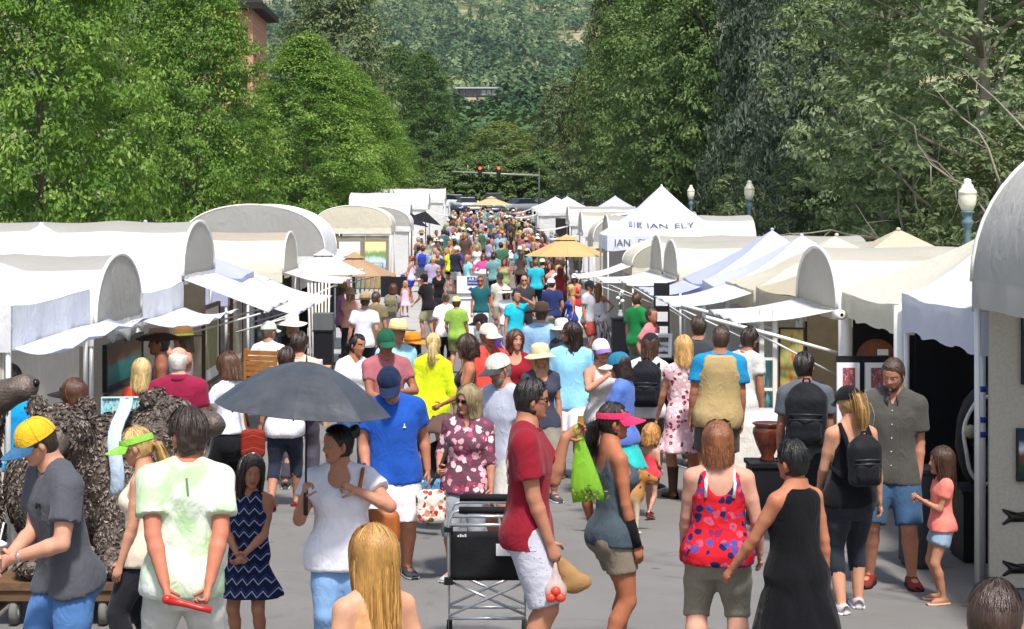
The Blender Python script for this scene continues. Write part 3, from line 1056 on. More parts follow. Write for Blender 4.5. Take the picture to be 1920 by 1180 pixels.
EYEW = None
PCOUNT = [0]
def person(label, x, Y, h=1.7, yaw=0, sex='m', skin='#c78f6e', hair=('short', '#3a271b'), hat=None, glasses=False, top=('tee', '#888888'), bottom=('shorts', '#777777'),
           shoes=('shoe', '#444444', '#cccccc'), head=(0, 0, 0), lod=None, group=None, curl=(.35, .35), feet=True, voxel=None, dx=0, z0=None, X=None, lower=True, beard=None, **rk):
    """a whole figure: one continuous body mesh, clothing and hair as its children. Returns (root, rig, function local->world)."""
    PCOUNT[0] += 1
    seed = PCOUNT[0]
    Xw = (x - CX) * Y / FPX if X is None else X
    if lod is None:
        lod = 0 if Y < 15.6 else 1 if Y < 34 else 2
    vs = voxel or (.0155 if Y < 13.2 else .0185 if Y < 16 else .025 if Y < 24 else .034 if Y < 40 else .046)
    rp = random.Random(seed * 7)
    if 'legs' not in rk:
        rk['legs'] = rp.choice(['stand', 'stepL', 'stepR', 'hipL', 'stand', 'wide'])
    rk.setdefault('side', rp.uniform(-2.5, 2.5)); rk.setdefault('twist', rp.uniform(-8, 8)); rk.setdefault('hips', (rp.uniform(-.012, .012), 0))
    head = (head[0] + rp.uniform(-6, 6), head[1] + rp.uniform(-2, 4), head[2] + rp.uniform(-5, 5))
    for sd in 'LR':
        if sd not in rk and rp.random() < .65:
            rk[sd] = (rp.uniform(.125, .16), rp.uniform(-.03, .10), rp.uniform(.475, .52))
    r = Rig(h, sex, head=head, **rk)
    root = thing('person', label, 'person', (Xw, Y, gz(Y) if z0 is None else z0), math.radians(yaw), group)
    # body
    V, Q = body_mesh(r, vs)
    hv, hf, hm = head_geo(sex, lod)
    hv = hv * r.headH @ r.Rh.T + r.hc
    mb = MB()
    fingers(r, mb, lod, curl)
    off = len(V)
    faces = [tuple(q) for q in Q.tolist()] + [tuple(i + off for i in f) for f in hf]
    mi = [0] * len(Q) + list(hm)
    off2 = off + len(hv)
    faces += [tuple(i + off2 for i in f) for f in mb.f]
    mi += [0] * len(mb.f)
    allV = np.concatenate([V, hv, np.array(mb.v)])
    sk = skin_mat(skin)
    c = srgb(skin)
    lip = mat((c[0] * .72, c[1] * .42, c[2] * .42), .45, .4, name='lips', var=.05)
    br = mat(tuple(q * .8 for q in srgb(hair[1])), .8, name='brow') if beard is None else mat(tuple(q * .8 for q in srgb(beard)), .8, name='brow')
    link('body', newmesh('body', allV, faces, [sk, lip, br, mat('#d8d2cc', .3, .4, var=0, name='eye_white'), mat('#1c130d', .2, .5, var=0, name='iris')], mi, True), root)
    hM = Matrix.Translation(Vector(r.hc)) @ Matrix([list(q) for q in r.Rh]).to_4x4() @ Matrix.Diagonal((r.headH, r.headH, r.headH, 1))
    def headpart(name, me, mats):
        o = link(name, me, root)
        o.matrix_local = hM
        for i, m in enumerate(mats):
            o.material_slots[i].link = 'OBJECT'
            o.material_slots[i].material = m
        return o
    if hair and hair[0] != 'none':
        headpart('hair', hair_geo(hair[0], lod, bool(hat) and hat[0] != 'visor'), [hair_mat(hair[1])])
    if beard:
        F = Field((-.5, -.6, -.65), (.5, .3, .1), .04)
        F.ell((0, -.16, -.36), (.225, .255, .165), 0)
        F.ell((0, -.42, -.22), (.13, .10, .20), 0, cut=True)
        F.ell((0, .02, -.05), (.5, .6, .16), 0, cut=True)
        v, q = F.nets()
        v = v + vnormals(v, q) * (.01 * waves(v, 4, 8, 20, 60))[:, None]
        me = newmesh('beard', v, q, [hair_mat(beard)], None, True)
        headpart('beard', me, [hair_mat(beard)])
    if hat:
        m1 = cloth(hat[1], 'hat'); m2 = cloth(hat[2], 'hat') if len(hat) > 2 else m1
        o = headpart('hat', hat_geo(hat[0]), [m1, m2])
        if len(hat) > 3:
            o.matrix_local = hM @ Matrix.Rotation(math.radians(hat[3]), 4, 'Z')
    if glasses:
        o = headpart('sunglasses', glasses_geo(), [])
        if glasses == 'up':
            o.matrix_local = hM @ Matrix.Translation((0, .10, .34)) @ Matrix.Rotation(math.radians(-28), 4, 'X')
    def cm(m):
        return cloth(m) if isinstance(m, (str, tuple)) else m
    # clothes
    TOPS = {'tee': dict(), 'polo': dict(neck='v', sleeve=.62), 'loose': dict(ease=.021, sl_ease=.026, sleeve=.66, flare=.026, amp=.013, hem=.455),
            'shirt': dict(neck='v', sleeve=.68, ease=.024, sl_ease=.024, flare=.022, hem=.455, amp=.010),
            'long': dict(neck='v', sleeve=1.9, ease=.024, sl_ease=.020, flare=.025, hem=.45, amp=.011), 'threeq': dict(neck='v', sleeve=1.45, ease=.022, sl_ease=.020, flare=.02, hem=.46, amp=.010),
            'rolled': dict(neck='v', sleeve=1.2, ease=.024, sl_ease=.022, flare=.022, hem=.455, amp=.011),
            'tank': dict(tank=True, ease=.009, flare=.012, neck='scoop', strap=1.0), 'tankloose': dict(tank=True, ease=.013, flare=.04, neck='scoop', strap=1.05, fold=.012),
            'blouse': dict(ease=.02, sl_ease=.03, sleeve=.5, flare=.045, neck='scoop', amp=.012, hem=.45, fold=.01), 'vneck': dict(neck='v', sleeve=.5, ease=.012, flare=.012, sl_ease=.012),
            'scoop': dict(neck='scoop', sleeve=.5, ease=.012, flare=.012, sl_ease=.012), 'sleeveless': dict(tank=True, ease=.013, flare=.02, neck='v'),
            'dress': dict(tank=True, ease=.016, flare=.045, hem=.30, fold=.03, amp=.012, neck='scoop', strap=.8), 'dress_sl': dict(ease=.016, flare=.04, hem=.30, fold=.03, amp=.012, sleeve=.3, neck='v'),
            'maxi': dict(tank=True, ease=.02, flare=.055, hem=.10, fold=.035, amp=.014, neck='scoop', strap=.7, arm=.02), 'kid': dict(ease=.014, sl_ease=.014, sleeve=.5, flare=.03, hem=.49, fold=.015)}
    if top:
        kw = dict(TOPS[top[0]])
        if len(top) > 2:
            kw.update(top[2])
        v, q = top_mesh(r, vs, seed=seed * 3, **kw)
        link('dress' if top[0] in ('dress', 'dress_sl', 'maxi') else 'shirt', newmesh('shirt', v, q, [cm(top[1])], None, True), root)
    if top and top[0] in ('polo', 'shirt', 'long', 'rolled', 'threeq') and lod < 2:
        G = []
        for u, (z1, rr) in enumerate(((.872, .040), (.866, .050), (.842, .062))):
            ring = []
            for a in np.linspace(-math.pi * .90, math.pi * .90, 17):
                fr = max(0.0, -math.cos(a))
                ring.append(r.T(rr * 1.05 * math.sin(a), .006 + rr * .95 * math.cos(a) - .006 * fr, z1 - .030 * fr ** 1.5 - (.020 * fr ** 3 if u == 2 else 0)))
            G.append(ring)
        thicken(MB().grid(np.array(G)).build('collar', cm(top[1]), root, True), .006)
        if top[0] in ('shirt', 'rolled', 'long'):
            for z in (.78, .72, .66, .60, .54):
                i = np.interp(z, r.rg[:, 0], r.rg[:, 2]) - np.interp(z, r.rg[:, 0], r.rg[:, 3])
                MB().ball(r.T(0, -i - (.026 + .02 * max(0, (.7 - z) / .25)) / r.hb, z), (.006, .004, .006), 6, 4).build('button', mat('#d8d4cc', .4), root, True)
    if top and top[0] in ('tee', 'loose', 'kid') and lod < 2:
        pts = [r.T(.042 * math.sin(a), .006 + .040 * math.cos(a), .856 - .020 * max(0, -math.cos(a)) ** 2) for a in np.linspace(0, 2 * math.pi, 19)]
        MB().tube(pts, .0085, 6, caps=False).build('neckband', cm(top[1]), root, True)
    BOT = {'shorts': dict(length=.86, ease=.022, hem_ease=.03), 'short': dict(length=.42, ease=.012, hem_ease=.018), 'pants': dict(length=1.93, ease=.014, hem_ease=.022),
           'capri': dict(length=1.45, ease=.012, hem_ease=.012), 'bermuda': dict(length=1.08, ease=.014, hem_ease=.016), 'leggings': dict(length=1.6, ease=.010, hem_ease=.008, amp=.003),
           'skirt': dict(skirt=True, length=.7), 'longskirt': dict(skirt=True, length=1.75, flare=.075), 'slim': dict(length=1.9, ease=.008, hem_ease=.009)}
    if bottom and lower:
        kw = dict(BOT[bottom[0]])
        if len(bottom) > 2:
            kw.update(bottom[2])
        v, q = bottom_mesh(r, vs, seed=seed * 5, **kw)
        link('skirt' if kw.get('skirt') else 'shorts' if kw['length'] < 1.2 else 'trousers', newmesh('trousers', v, q, [cm(bottom[1])], None, True), root)
    if shoes and feet:
        for l in r.legs:
            shoe_mesh(r, l, shoes[0]).build('shoe', [mat(shoes[1], .7, name='shoe'), mat(shoes[2], .8, name='sole')], root, True)
    Mw = Matrix.Translation(root.location) @ Matrix.Rotation(math.radians(yaw), 4, 'Z')
    def W(p):
        return np.array(Mw @ Vector([float(t) for t in p]))
    r.W = W
    r.root = root
    r.mats = cm
    return root, r
# ------------------------------------------------------------------ ground, road, pavements
def struct(o):
    o['kind'] = 'structure'
    return o

def sheet(name, x0, x1, y0, y1, dz, m, ny=60, nx=2):
    ys = np.linspace(y0, y1, ny); xs = np.linspace(x0, x1, nx)
    G = np.zeros((ny, nx, 3))
    G[..., 0] = xs[None, :]; G[..., 1] = ys[:, None]; G[..., 2] = gz(ys)[:, None] + dz
    return struct(MB().grid(G[:, ::-1] if False else G, 0).build(name, m, None))

def asphalt_mat():
    t = NT('asphalt')
    v = t.coord('Object')
    big = t.noise(v, .35, 5, .6); mid = t.noise(v, 2.2, 5, .65); fine = t.noise(v, 70, 3, .75)
    c = t.ramp(big, [(.3, (.165, .157, .147)), (.7, (.232, .221, .208))])
    st = t.n('TexNoise', Vector=v, Scale=.9, Detail=6, Roughness=.7, Distortion=1.5).outputs[0]
    c = t.mix(t.ramp(st, [(.54, (0, 0, 0)), (.66, (.6, .6, .6))]), c, (.105, .102, .099))
    sp = t.n('TexVoronoi', Vector=v, Scale=1.7)
    c = t.mix(t.ramp(sp.outputs[0], [(.05, (.7, .7, .7)), (.09, (0, 0, 0))]), c, (.09, .088, .086))
    c = t.mix(t.ramp(mid, [(.45, (0, 0, 0)), (.75, (.4, .4, .4))]), c, (.15, .146, .142))
    c = t.mix(t.ramp(fine, [(.35, (.35, .35, .35)), (.65, (0, 0, 0))]), c, (.115, .112, .108))
    return t.base(c, .92, .25, 0, fine, .25, .004)

def concrete_mat():
    t = NT('concrete')
    v = t.coord('Object')
    a = t.noise(v, .8, 5, .6); f = t.noise(v, 90, 2, .7)
    c = t.ramp(a, [(.3, (.33, .32, .305)), (.7, (.43, .42, .40))])
    c = t.mix(t.ramp(f, [(.3, (.2, .2, .2)), (.6, (0, 0, 0))]), c, (.2, .195, .19))
    return t.base(c, .9, .25, 0, f, .15, .003)

def terrain_mat():
    t = NT('hill_grass')
    v = t.coord('Object')
    a = t.noise(v, .012, 6, .65); b = t.noise(v, .08, 4, .6)
    c = t.ramp(a, [(.40, (.06, .10, .035)), (.50, (.13, .15, .06)), (.60, (.36, .30, .16))])
    c = t.mix(t.ramp(b, [(.4, (0, 0, 0)), (.7, (.5, .5, .5))]), c, (.045, .07, .03))
    return t.base(c, .95, .1)

_gm = terrain_mat()
_xs = np.concatenate([[-1400, -800, -400], np.linspace(-220, 220, 45), [400, 800, 1400]])
_ys = np.concatenate([np.linspace(-60, 300, 73), np.linspace(320, 1800, 75), [1900, 2100, 2400]])
_G = np.zeros((len(_ys), len(_xs), 3))
_G[..., 0] = _xs; _G[..., 1] = _ys[:, None]
_G[..., 2] = np.interp(_ys, _GY + [6000], _GZ + [900])[:, None] - .03
_far = np.clip((_ys[:, None] - 250) / 300, 0, 1)
_P = np.stack([_G[..., 0].ravel() * .012, _G[..., 1].ravel() * .012, 0 * _G[..., 0].ravel()], 1)
_G[..., 2] += (waves(_P, 3, 8, .6, 3) * 5.0).reshape(_G.shape[:2]) * _far
def hillz(x, y):
    P = np.stack([np.asarray(x) * .012, np.asarray(y) * .012, 0 * np.asarray(x)], 1)
    return np.interp(y, _GY + [6000], _GZ + [900]) + waves(P, 3, 8, .6, 3) * 5.0 * np.clip((np.asarray(y) - 250) / 300, 0, 1)
struct(MB().grid(_G).build('ground', _gm, None, True))
sheet('road', -11.3, 11.3, -25, 225, .0, asphalt_mat(), 120)
_cm = concrete_mat()
sheet('parking_lane_paving', -11.2, -1.75, 29, 110, .004, _cm, 50)
for _s in (-1, 1):
    mb = MB()
    ys = np.linspace(-20, 200, 60)
    for a, b in zip(ys[:-1], ys[1:]):
        x0, x1 = sorted((_s * 11.3, _s * 11.5))
        V = [(x, y, (gz(y)) + z) for y in (a, b) for x, z in ((x0, -.05), (x1, -.05), (x1, .14), (x0, .14))]
        mb.add(V, [(0, 1, 5, 4), (1, 2, 6, 5), (2, 3, 7, 6), (3, 0, 4, 7)])
    struct(mb.build('kerb', _cm))
    x0, x1 = sorted((_s * 11.5, _s * 15.5))
    sheet('sidewalk', x0, x1, -20, 200, .12, _cm, 60)

# ------------------------------------------------------------------ canopy fabric
def canopy_mat(col, trans=.30, rough=.75, name='canopy_fabric', wr=.5):
    key = ('can', col, trans, wr)
    if key in MATS:
        return MATS[key]
    t = NT(name)
    c = srgb(col)
    v = t.coord()
    a = t.noise(v, 1.6, 5, .6)
    colr = t.ramp(a, [(.3, tuple(x * .94 for x in c)), (.7, tuple(min(1, x * 1.03) for x in c))])
    w = t.n('TexNoise', Vector=t.coord(scale=(1, 1, .7)), Scale=4.0, Detail=5, Roughness=.55, Distortion=1.2).outputs[0]
    t.base(colr, rough, .2, 0, w, wr * .9, .06)
    tr = t.n('BsdfTranslucent', Color=colr)
    mx = t.n('MixShader', Fac=trans)
    t.t.links.new(t.bsdf.outputs[0], mx.inputs[1]); t.t.links.new(tr.outputs[0], mx.inputs[2])
    t.t.links.new(mx.outputs[0], t.out.inputs[0])
    MATS[key] = t.m
    return t.m

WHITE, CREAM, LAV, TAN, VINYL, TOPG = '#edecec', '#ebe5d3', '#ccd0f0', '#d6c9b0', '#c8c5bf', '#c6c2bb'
POSTM = mat('#d4d4d2', .45, .4, .15, var=.05, name='tent_pole')
PVC = mat('#e9e6de', .5, .4, var=.04, name='white_pipe')
CARPET = mat('#b3ada2', .95, .1, var=.10, scale=40, bump=.3, bscale=300, name='display_panel_carpet')
BLACKP = mat('#121214', .9, .15, var=.2, name='black_drape')

class Booth:
    """a tent: local v = depth away from the aisle, u = along the street (+ = farther), z up"""
    def __init__(s, label, side, Y, XF=4.0, w=3.05, depth=3.05, group='festival tents lining the street'):
        s.side, s.Y, s.w, s.depth, s.XF = side, Y, w, depth, XF
        s.root = thing('market_tent', label, 'tent', (side * XF, Y, gz(Y)), 0, group)
        s.seed = int(Y * 10) + (0 if side > 0 else 500)
    def p(s, v, u, z):
        return (s.side * v, u, z)
    def world(s, v, u, z):
        return (s.side * (s.XF + v), s.Y + u, gz(s.Y) + z)
    def grid(s, name, G, m, smooth=True, amp=0.0, parent=None, mi=None, th=0.0):
        G = np.asarray(G, float)
        sh = G.shape
        P = G.reshape(-1, 3).copy()
        if amp:
            P = P + np.stack([waves(P, s.seed + 1, 6, 2, 9) * amp * .6, waves(P, s.seed + 2, 6, 2, 9) * amp * .6, waves(P, s.seed + 3, 6, 2, 9) * amp], 1)
        P[:, 0] *= s.side
        mb = MB()
        mb.grid(P.reshape(sh))
        if mi is not None:
            mb.m = list(mi)
        o = mb.build(name, m if isinstance(m, list) else [m], parent or s.root, smooth)
        if th:
            thicken(o, th)
        return o
    def posts(s, eave, m=POSTM, r=.024, wrap=None):
        for v in (.03, s.depth - .03):
            for u in (-s.w / 2 + .03, s.w / 2 - .03):
                MB().tube([s.p(v, u, 0), s.p(v, u, eave)], r if not (wrap and v < 1) else wrap, 8).build('post', m, s.root, True)
    def awning(s, eave, out=1.0, drop=.35, m=None, u0=None, u1=None, sag=.06, strut=True, curl=0.0):
        u0 = -s.w / 2 if u0 is None else u0; u1 = s.w / 2 if u1 is None else u1
        n, k = 9, 13
        G = np.zeros((n, k, 3))
        for i in range(n):
            a = i / (n - 1)
            for j in range(k):
                b = j / (k - 1)
                G[i, j] = (-.03 - out * a, u0 + (u1 - u0) * b, eave - drop * a - sag * math.sin(math.pi * a) * (1 + .3 * math.sin(7 * b)) - curl * (a > .9) - .02 * math.sin(b * 19) * a)
        s.grid('awning', G, m or canopy_mat(WHITE), amp=.012, th=.006)
        if strut:
            for u in (u0 + .04, u1 - .04):
                MB().tube([s.p(.02, u, eave - .75), s.p(-out * .95, u, eave - drop - .03)], .014, 6).build('awning_strut', POSTM, s.root, True)
            MB().tube([s.p(-out, u0, eave - drop - .015), s.p(-out, u1, eave - drop - .015)], .014, 6).build('awning_bar', POSTM, s.root, True)
    def dome(s, eave=1.95, rise=.68, col=WHITE, topc=TOPG, ribs=3, strip=36):
        """barrel roof, its axis across the street; closed by vinyl end panels"""
        w, dp = s.w, s.depth
        nt, nv = 26, 6 * ribs + 1
        th = np.linspace(0, math.pi, nt)
        G = np.zeros((nv, nt, 3)); mi = []
        for i in range(nv):
            v = dp * i / (nv - 1)
            ph = (i / 6.0) % 1.0
            sag = 1 - .035 * math.sin(math.pi * ph) ** 1.2
            for j, a in enumerate(th):
                G[i, j] = (v, -w / 2 * math.cos(a) * (1 - .01 * (1 - sag)), eave + rise * sag * math.sin(a) ** .86)
        for i in range(nv - 1):
            for j in range(nt - 1):
                a = math.degrees((th[j] + th[j + 1]) / 2)
                mi.append(1 if abs(a - 90) < strip else 0)
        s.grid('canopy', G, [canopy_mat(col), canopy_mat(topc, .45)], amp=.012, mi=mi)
        vin = canopy_mat(VINYL, .5, .35, 'clear_vinyl', .8)
        for v, nm in ((.0, 'end_panel'), (dp, 'end_panel')):
            E = np.zeros((10, nt, 3))
            for i in range(10):
                q = i / 9
                for j, a in enumerate(th):
                    zt = rise * math.sin(a) ** .86
                    E[i, j] = (v + (-.008 if v == 0 else .008) * (1 + 3 * math.sin(3.1 * q) * abs(math.sin(a))), -w / 2 * math.cos(a), eave - .03 + (zt * .985 + .03) * q)
            s.grid(nm, E, vin, amp=.02)
        arc = [s.p(-.015, -w / 2 * math.cos(a), eave + rise * math.sin(a) ** .86) for a in th]
        MB().tube(arc, .022, 6).build('roof_hoop', PVC, s.root, True)
        for u in (-w / 2, w / 2):
            V = np.zeros((4, 15, 3))
            for i in range(4):
                for j in range(15):
                    V[i, j] = (dp * j / 14, u + (.01 if u > 0 else -.01) + .012 * math.sin(j * 1.9 + i), eave + .01 - .07 * i)
            s.grid('valance', V, canopy_mat(col), amp=.008)
        V = np.zeros((3, 15, 3))
        for i in range(3):
            for j in range(15):
                V[i, j] = (-.04 - .02 * math.sin(j * 2.1), -w / 2 + w * j / 14, eave + .0 - .06 * i)
        s.grid('valance', V, canopy_mat(col), amp=.01)
        s.posts(eave)
        return s
    def arch(s, eave=2.1, rise=.95, col=WHITE, topc=None, endc=VINYL, pw=.75, ends=(True, True), hoops=True):
        """barrel roof whose axis runs along the street"""
        w, dp = s.w, s.depth
        nt, nu = 28, 13
        th = np.linspace(0, math.pi, nt)
        G = np.zeros((nu, nt, 3)); mi = []
        for i in range(nu):
            u = -w / 2 + w * i / (nu - 1)
            sag = 1 - .03 * abs(math.sin(math.pi * 2 * i / (nu - 1)))
            for j, a in enumerate(th):
                G[i, j] = (dp / 2 - dp / 2 * math.cos(a), u, eave + rise * sag * math.sin(a) ** pw)
        for i in range(nu - 1):
            for j in range(nt - 1):
                a = math.degrees((th[j] + th[j + 1]) / 2)
                mi.append(1 if topc and abs(a - 90) < 45 else 0)
        s.grid('canopy', G, [canopy_mat(col), canopy_mat(topc or col, .45)], amp=.012, mi=mi)
        for k, u in enumerate((-w / 2, w / 2)):
            if ends[k]:
                E = np.zeros((10, nt, 3))
                for i in range(10):
                    for j, a in enumerate(th):
                        E[i, j] = (dp / 2 - dp / 2 * math.cos(a), u + (-.01 if u < 0 else .01), eave - .04 + (rise * math.sin(a) ** pw * .985 + .04) * i / 9)
                s.grid('end_panel', E, canopy_mat(endc, .5, .4, 'clear_vinyl', .6), amp=.015)
            if hoops:
                MB().tube([s.p(dp / 2 - dp / 2 * math.cos(a), u * 1.005, eave + rise * math.sin(a) ** pw) for a in th], .022, 6).build('roof_hoop', PVC, s.root, True)
            V = np.zeros((4, 15, 3))
            for i in range(4):
                for j in range(15):
                    V[i, j] = (dp * j / 14, u + (.016 if u > 0 else -.016) + .012 * math.sin(j * 1.7 + i), eave - .02 - .075 * i)
            s.grid('valance', V, canopy_mat(col), amp=.008)
        V = np.zeros((4, 15, 3))
        for i in range(4):
            for j in range(15):
                V[i, j] = (-.02 - .015 * math.sin(j * 1.7), -w / 2 + w * j / 14, eave + .02 - .075 * i)
        s.grid('valance', V, canopy_mat(col), amp=.008)
        s.posts(eave)
        return s
    def peak(s, eave=2.05, top=2.95, col=WHITE, val=.28, pm=POSTM, sag=.06, wrap=None, amp=.015, val_m=None):
        w, dp = s.w, s.depth
        m = canopy_mat(col)
        c = np.array((dp / 2, 0, top))
        cr = [np.array(q, float) for q in ((0, -w / 2, eave), (0, w / 2, eave), (dp, w / 2, eave), (dp, -w / 2, eave))]
        n = 12
        for k in range(4):
            A, B = cr[k], cr[(k + 1) % 4]
            G = np.zeros((n, n + 1, 3))
            for i in range(n):
                q = i / (n - 1)
                for j in range(n + 1):
                    b = j / n
                    p = (A * (1 - b) + B * b) * (1 - q) + c * q
                    p[2] -= sag * math.sin(math.pi * q) * (1 + .8 * math.sin(math.pi * b)) + (.04 * math.sin(math.pi * b) * (1 - q))
                    G[i, j] = p
            s.grid('roof_panel', G, m, amp=amp)
            out = (A + B) / 2 - np.array((dp / 2, 0, eave)); out /= np.linalg.norm(out)
            V = np.zeros((6, 21, 3))
            for i in range(6):
                for j in range(21):
                    b = j / 20
                    p = A * (1 - b) + B * b
                    p[2] = eave - .04 * math.sin(math.pi * b) - val * i / 5 * (1 - .10 * math.sin(math.pi * b) + .05 * math.sin(b * 21))
                    V[i, j] = p + out * (.012 + .018 * math.sin(b * 13 + k) * i / 5 + .012 * math.sin(b * 31) * i / 5)
            s.grid('valance', V, m if val_m is None else val_m, amp=.01)
        MB().ball(tuple(np.array(s.p(*c))), (.035, .035, .03), 8, 5).build('peak_cap', m, s.root, True)
        s.posts(eave - .01, pm, wrap=wrap)
        return s
    def wall(s, where, z1=2.0, m=CARPET, z0=.02, a0=None, a1=None, off=0.0, panels=3):
        """where: back, near (towards the camera), far, front; made of upright panels"""
        if where in ('back', 'front'):
            a0 = -s.w / 2 + .08 if a0 is None else a0; a1 = s.w / 2 - .08 if a1 is None else a1
            v = (s.depth - .10 if where == 'back' else .10) + off
        else:
            a0 = .10 if a0 is None else a0; a1 = s.depth - .14 if a1 is None else a1
            u = (-s.w / 2 + .09 if where == 'near' else s.w / 2 - .09) + off
        es = np.linspace(a0, a1, panels + 1)
        for e0, e1 in zip(es[:-1], es[1:]):
            e1 = e1 - .012
            if where in ('back', 'front'):
                lo, hi = (v - .02, e0, z0), (v + .02, e1, z1)
            else:
                lo, hi = (e0, u - .02, z0), (e1, u + .02, z1)
            mb = MB(); x = sorted((s.side * lo[0], s.side * hi[0]))
            mb.box((x[0], lo[1], lo[2]), (x[1], hi[1], hi[2]))
            mb.build('wall_panel', m, s.root)
        return s

# ---- pictures hung in the tents
def art_mat(kind, c):
    key = ('art', kind, str(c))
    if key in MATS:
        return MATS[key]
    t = NT('painting')
    cols = [srgb(q) for q in c]
    v = t.coord('Generated')
    sep = t.n('SeparateXYZ', Vector=v)
    n1 = t.noise(v, 3.5, 5, .65); n2 = t.noise(v, 11, 4, .6)
    if kind == 'land':      # horizontal bands, ragged
        f = t.math('ADD', sep.outputs[2], t.math('MULTIPLY_ADD', n1, .5, -.25))
        k = len(cols)
        c_ = t.ramp(f, [((i + .5) / k * .9, q) for i, q in enumerate(cols)], 'EASE')
    elif kind == 'blob':
        vo = t.n('TexVoronoi', Vector=v, Scale=4.5)
        c_ = t.ramp(t.math('ADD', t.math('MULTIPLY', vo.outputs[0], .8), t.math('MULTIPLY_ADD', n1, .5, -.2)), [(i / max(1, len(cols) - 1) * .8 + .1, q) for i, q in enumerate(cols)])
    else:                   # upright strokes
        m2 = t.n('Mapping', Vector=v, Scale=(6, 6, 1.0))
        n3 = t.noise(m2.outputs[0], 3.0, 4, .6)
        c_ = t.ramp(n3, [(.25 + .5 * i / max(1, len(cols) - 1), q) for i, q in enumerate(cols)])
    c_ = t.mix(t.math('MULTIPLY', n2, .25), c_, cols[-1])
    MATS[key] = t.base(c_, .6, .3, 0, n2, .2, .01)
    return MATS[key]

def picture(label, c, w, h, face, kind, cols, frame='#2a2018', fw=.035, mat_w=0.0, group=None, tilt=0.0):
    """face: unit xy direction the picture looks towards; c: world centre"""
    rz = math.atan2(face[0], -face[1])
    root = thing('painting', label, 'painting', c, rz, group)
    root.rotation_euler = (math.radians(tilt), 0, rz)
    mb = MB()
    mb.box((-w / 2, -.005, -h / 2), (w / 2, .012, h / 2))
    mb.build('canvas', art_mat(kind, cols), root)
    f = MB()
    if mat_w:
        f2 = MB()
        f2.box((-w / 2 - mat_w, .0, -h / 2 - mat_w), (w / 2 + mat_w, .010, h / 2 + mat_w))
        f2.build('mount', mat('#ece6da', .8, var=.03), root)
        w += 2 * mat_w; h += 2 * mat_w
    f.box((-w / 2 - fw, -.02, -h / 2 - fw), (-w / 2, .03, h / 2 + fw)); f.box((w / 2, -.02, -h / 2 - fw), (w / 2 + fw, .03, h / 2 + fw))
    f.box((-w / 2, -.02, -h / 2 - fw), (w / 2, .03, -h / 2)); f.box((-w / 2, -.02, h / 2), (w / 2, .03, h / 2 + fw))
    f.build('picture_frame', mat(frame, .5, .4, name='picture_frame'), root)
    return root

# ------------------------------------------------------------------ the tents, right-hand row
B = {}
b = B['r0'] = Booth('grey arched vinyl tent with carpeted wall beside the white valance tent, cut by picture edge', 1, 13.05, 3.93, 3.0)
b.arch(2.45, 1.35, VINYL, None, '#b9b7b2', .95, ends=(False, True)); b.wall('far', 2.45, off=-.02, panels=3); b.wall('back', 2.2)
b = B['r1'] = Booth('white peaked tent with drooping valance and black drapes behind the little girl in pink', 1, 16.05, 4.03, 2.72)
b.peak(2.22, 3.0, '#e9e8f2', .36, sag=.09); b.wall('back', 2.0, BLACKP); b.wall('far', 2.1, BLACKP, panels=2)
b = B['r2'] = Booth('ivory peaked tent with pipe-wrapped corner post behind the bearded man', 1, 18.95, 4.03, 2.8)
b.peak(2.12, 2.95, CREAM, .28, PVC, wrap=.075); b.wall('back', 2.0, mat('#1d1d1f', .95, .1, name='charcoal_panel')); b.wall('far', 1.95, mat('#1d1d1f', .95, .1, name='charcoal_panel'), off=-.05)
b = B['r3'] = Booth('cream barrel-roofed tent with vinyl end panel and long white awning on pipes', 1, 21.85, 4.03, 2.6, 4.2)
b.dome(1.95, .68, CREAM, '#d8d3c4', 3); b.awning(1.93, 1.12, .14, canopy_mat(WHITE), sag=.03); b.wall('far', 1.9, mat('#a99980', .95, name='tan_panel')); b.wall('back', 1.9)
for u0 in (-1.28, 1.28):
    MB().tube([b.p(.0, u0, 1.45), b.p(-.6, u0, 1.62), b.p(-1.5, u0, 1.86)], .022, 8).build('awning_pipe', PVC, b.root, True)
b = B['r4'] = Booth('tan peaked tent rising behind the cream barrel-roofed tent', 1, 25.0, 4.03, 3.3, 3.4)
b.peak(2.0, 2.85, TAN, .3, amp=.03); b.wall('back'); b.wall('far', panels=2)
b = B['r4b'] = Booth('beige peaked tent next to the lavender-white peaked pair', 1, 28.3, 4.0, 3.0)
b.peak(2.0, 2.78, '#e2d9c4', .3, amp=.03); b.wall('back', m=BLACKP); b.awning(1.95, 1.15, .2, canopy_mat('#e4ecf4'))
b = B['r5'] = Booth('lavender-white peaked tent with the taller of two neighbouring peaks', 1, 31.4, 4.0, 3.0)
b.peak(1.98, 2.82, '#dde0f2', .25); b.wall('back', m=BLACKP); b.wall('far')
b = B['r5b'] = Booth('lavender-white peaked tent with blue-tinted side slope near the double vinyl caps', 1, 34.6, 4.0, 3.05)
b.peak(2.0, 2.98, LAV, .35); b.wall('back'); b.awning(1.95, .9, .15, canopy_mat(LAV))
b = B['r6'] = Booth('cream barrel-roofed tent, nearer of the pair with tall grey end caps', 1, 38.4, 4.0, 2.9, 4.6)
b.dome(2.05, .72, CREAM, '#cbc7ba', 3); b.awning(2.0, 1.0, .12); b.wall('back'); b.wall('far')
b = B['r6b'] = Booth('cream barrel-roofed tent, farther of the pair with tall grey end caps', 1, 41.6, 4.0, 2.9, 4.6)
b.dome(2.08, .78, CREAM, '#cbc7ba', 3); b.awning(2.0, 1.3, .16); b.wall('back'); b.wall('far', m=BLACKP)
b = B['r7'] = Booth('wide cream arched tent facing up the street in front of the lettered peak', 1, 46.5, 3.7, 3.0, 3.4)
b.arch(2.05, .72, CREAM, None, '#cfcabb', .8); b.awning(2.05, 1.3, .3); b.wall('back'); b.wall('far')
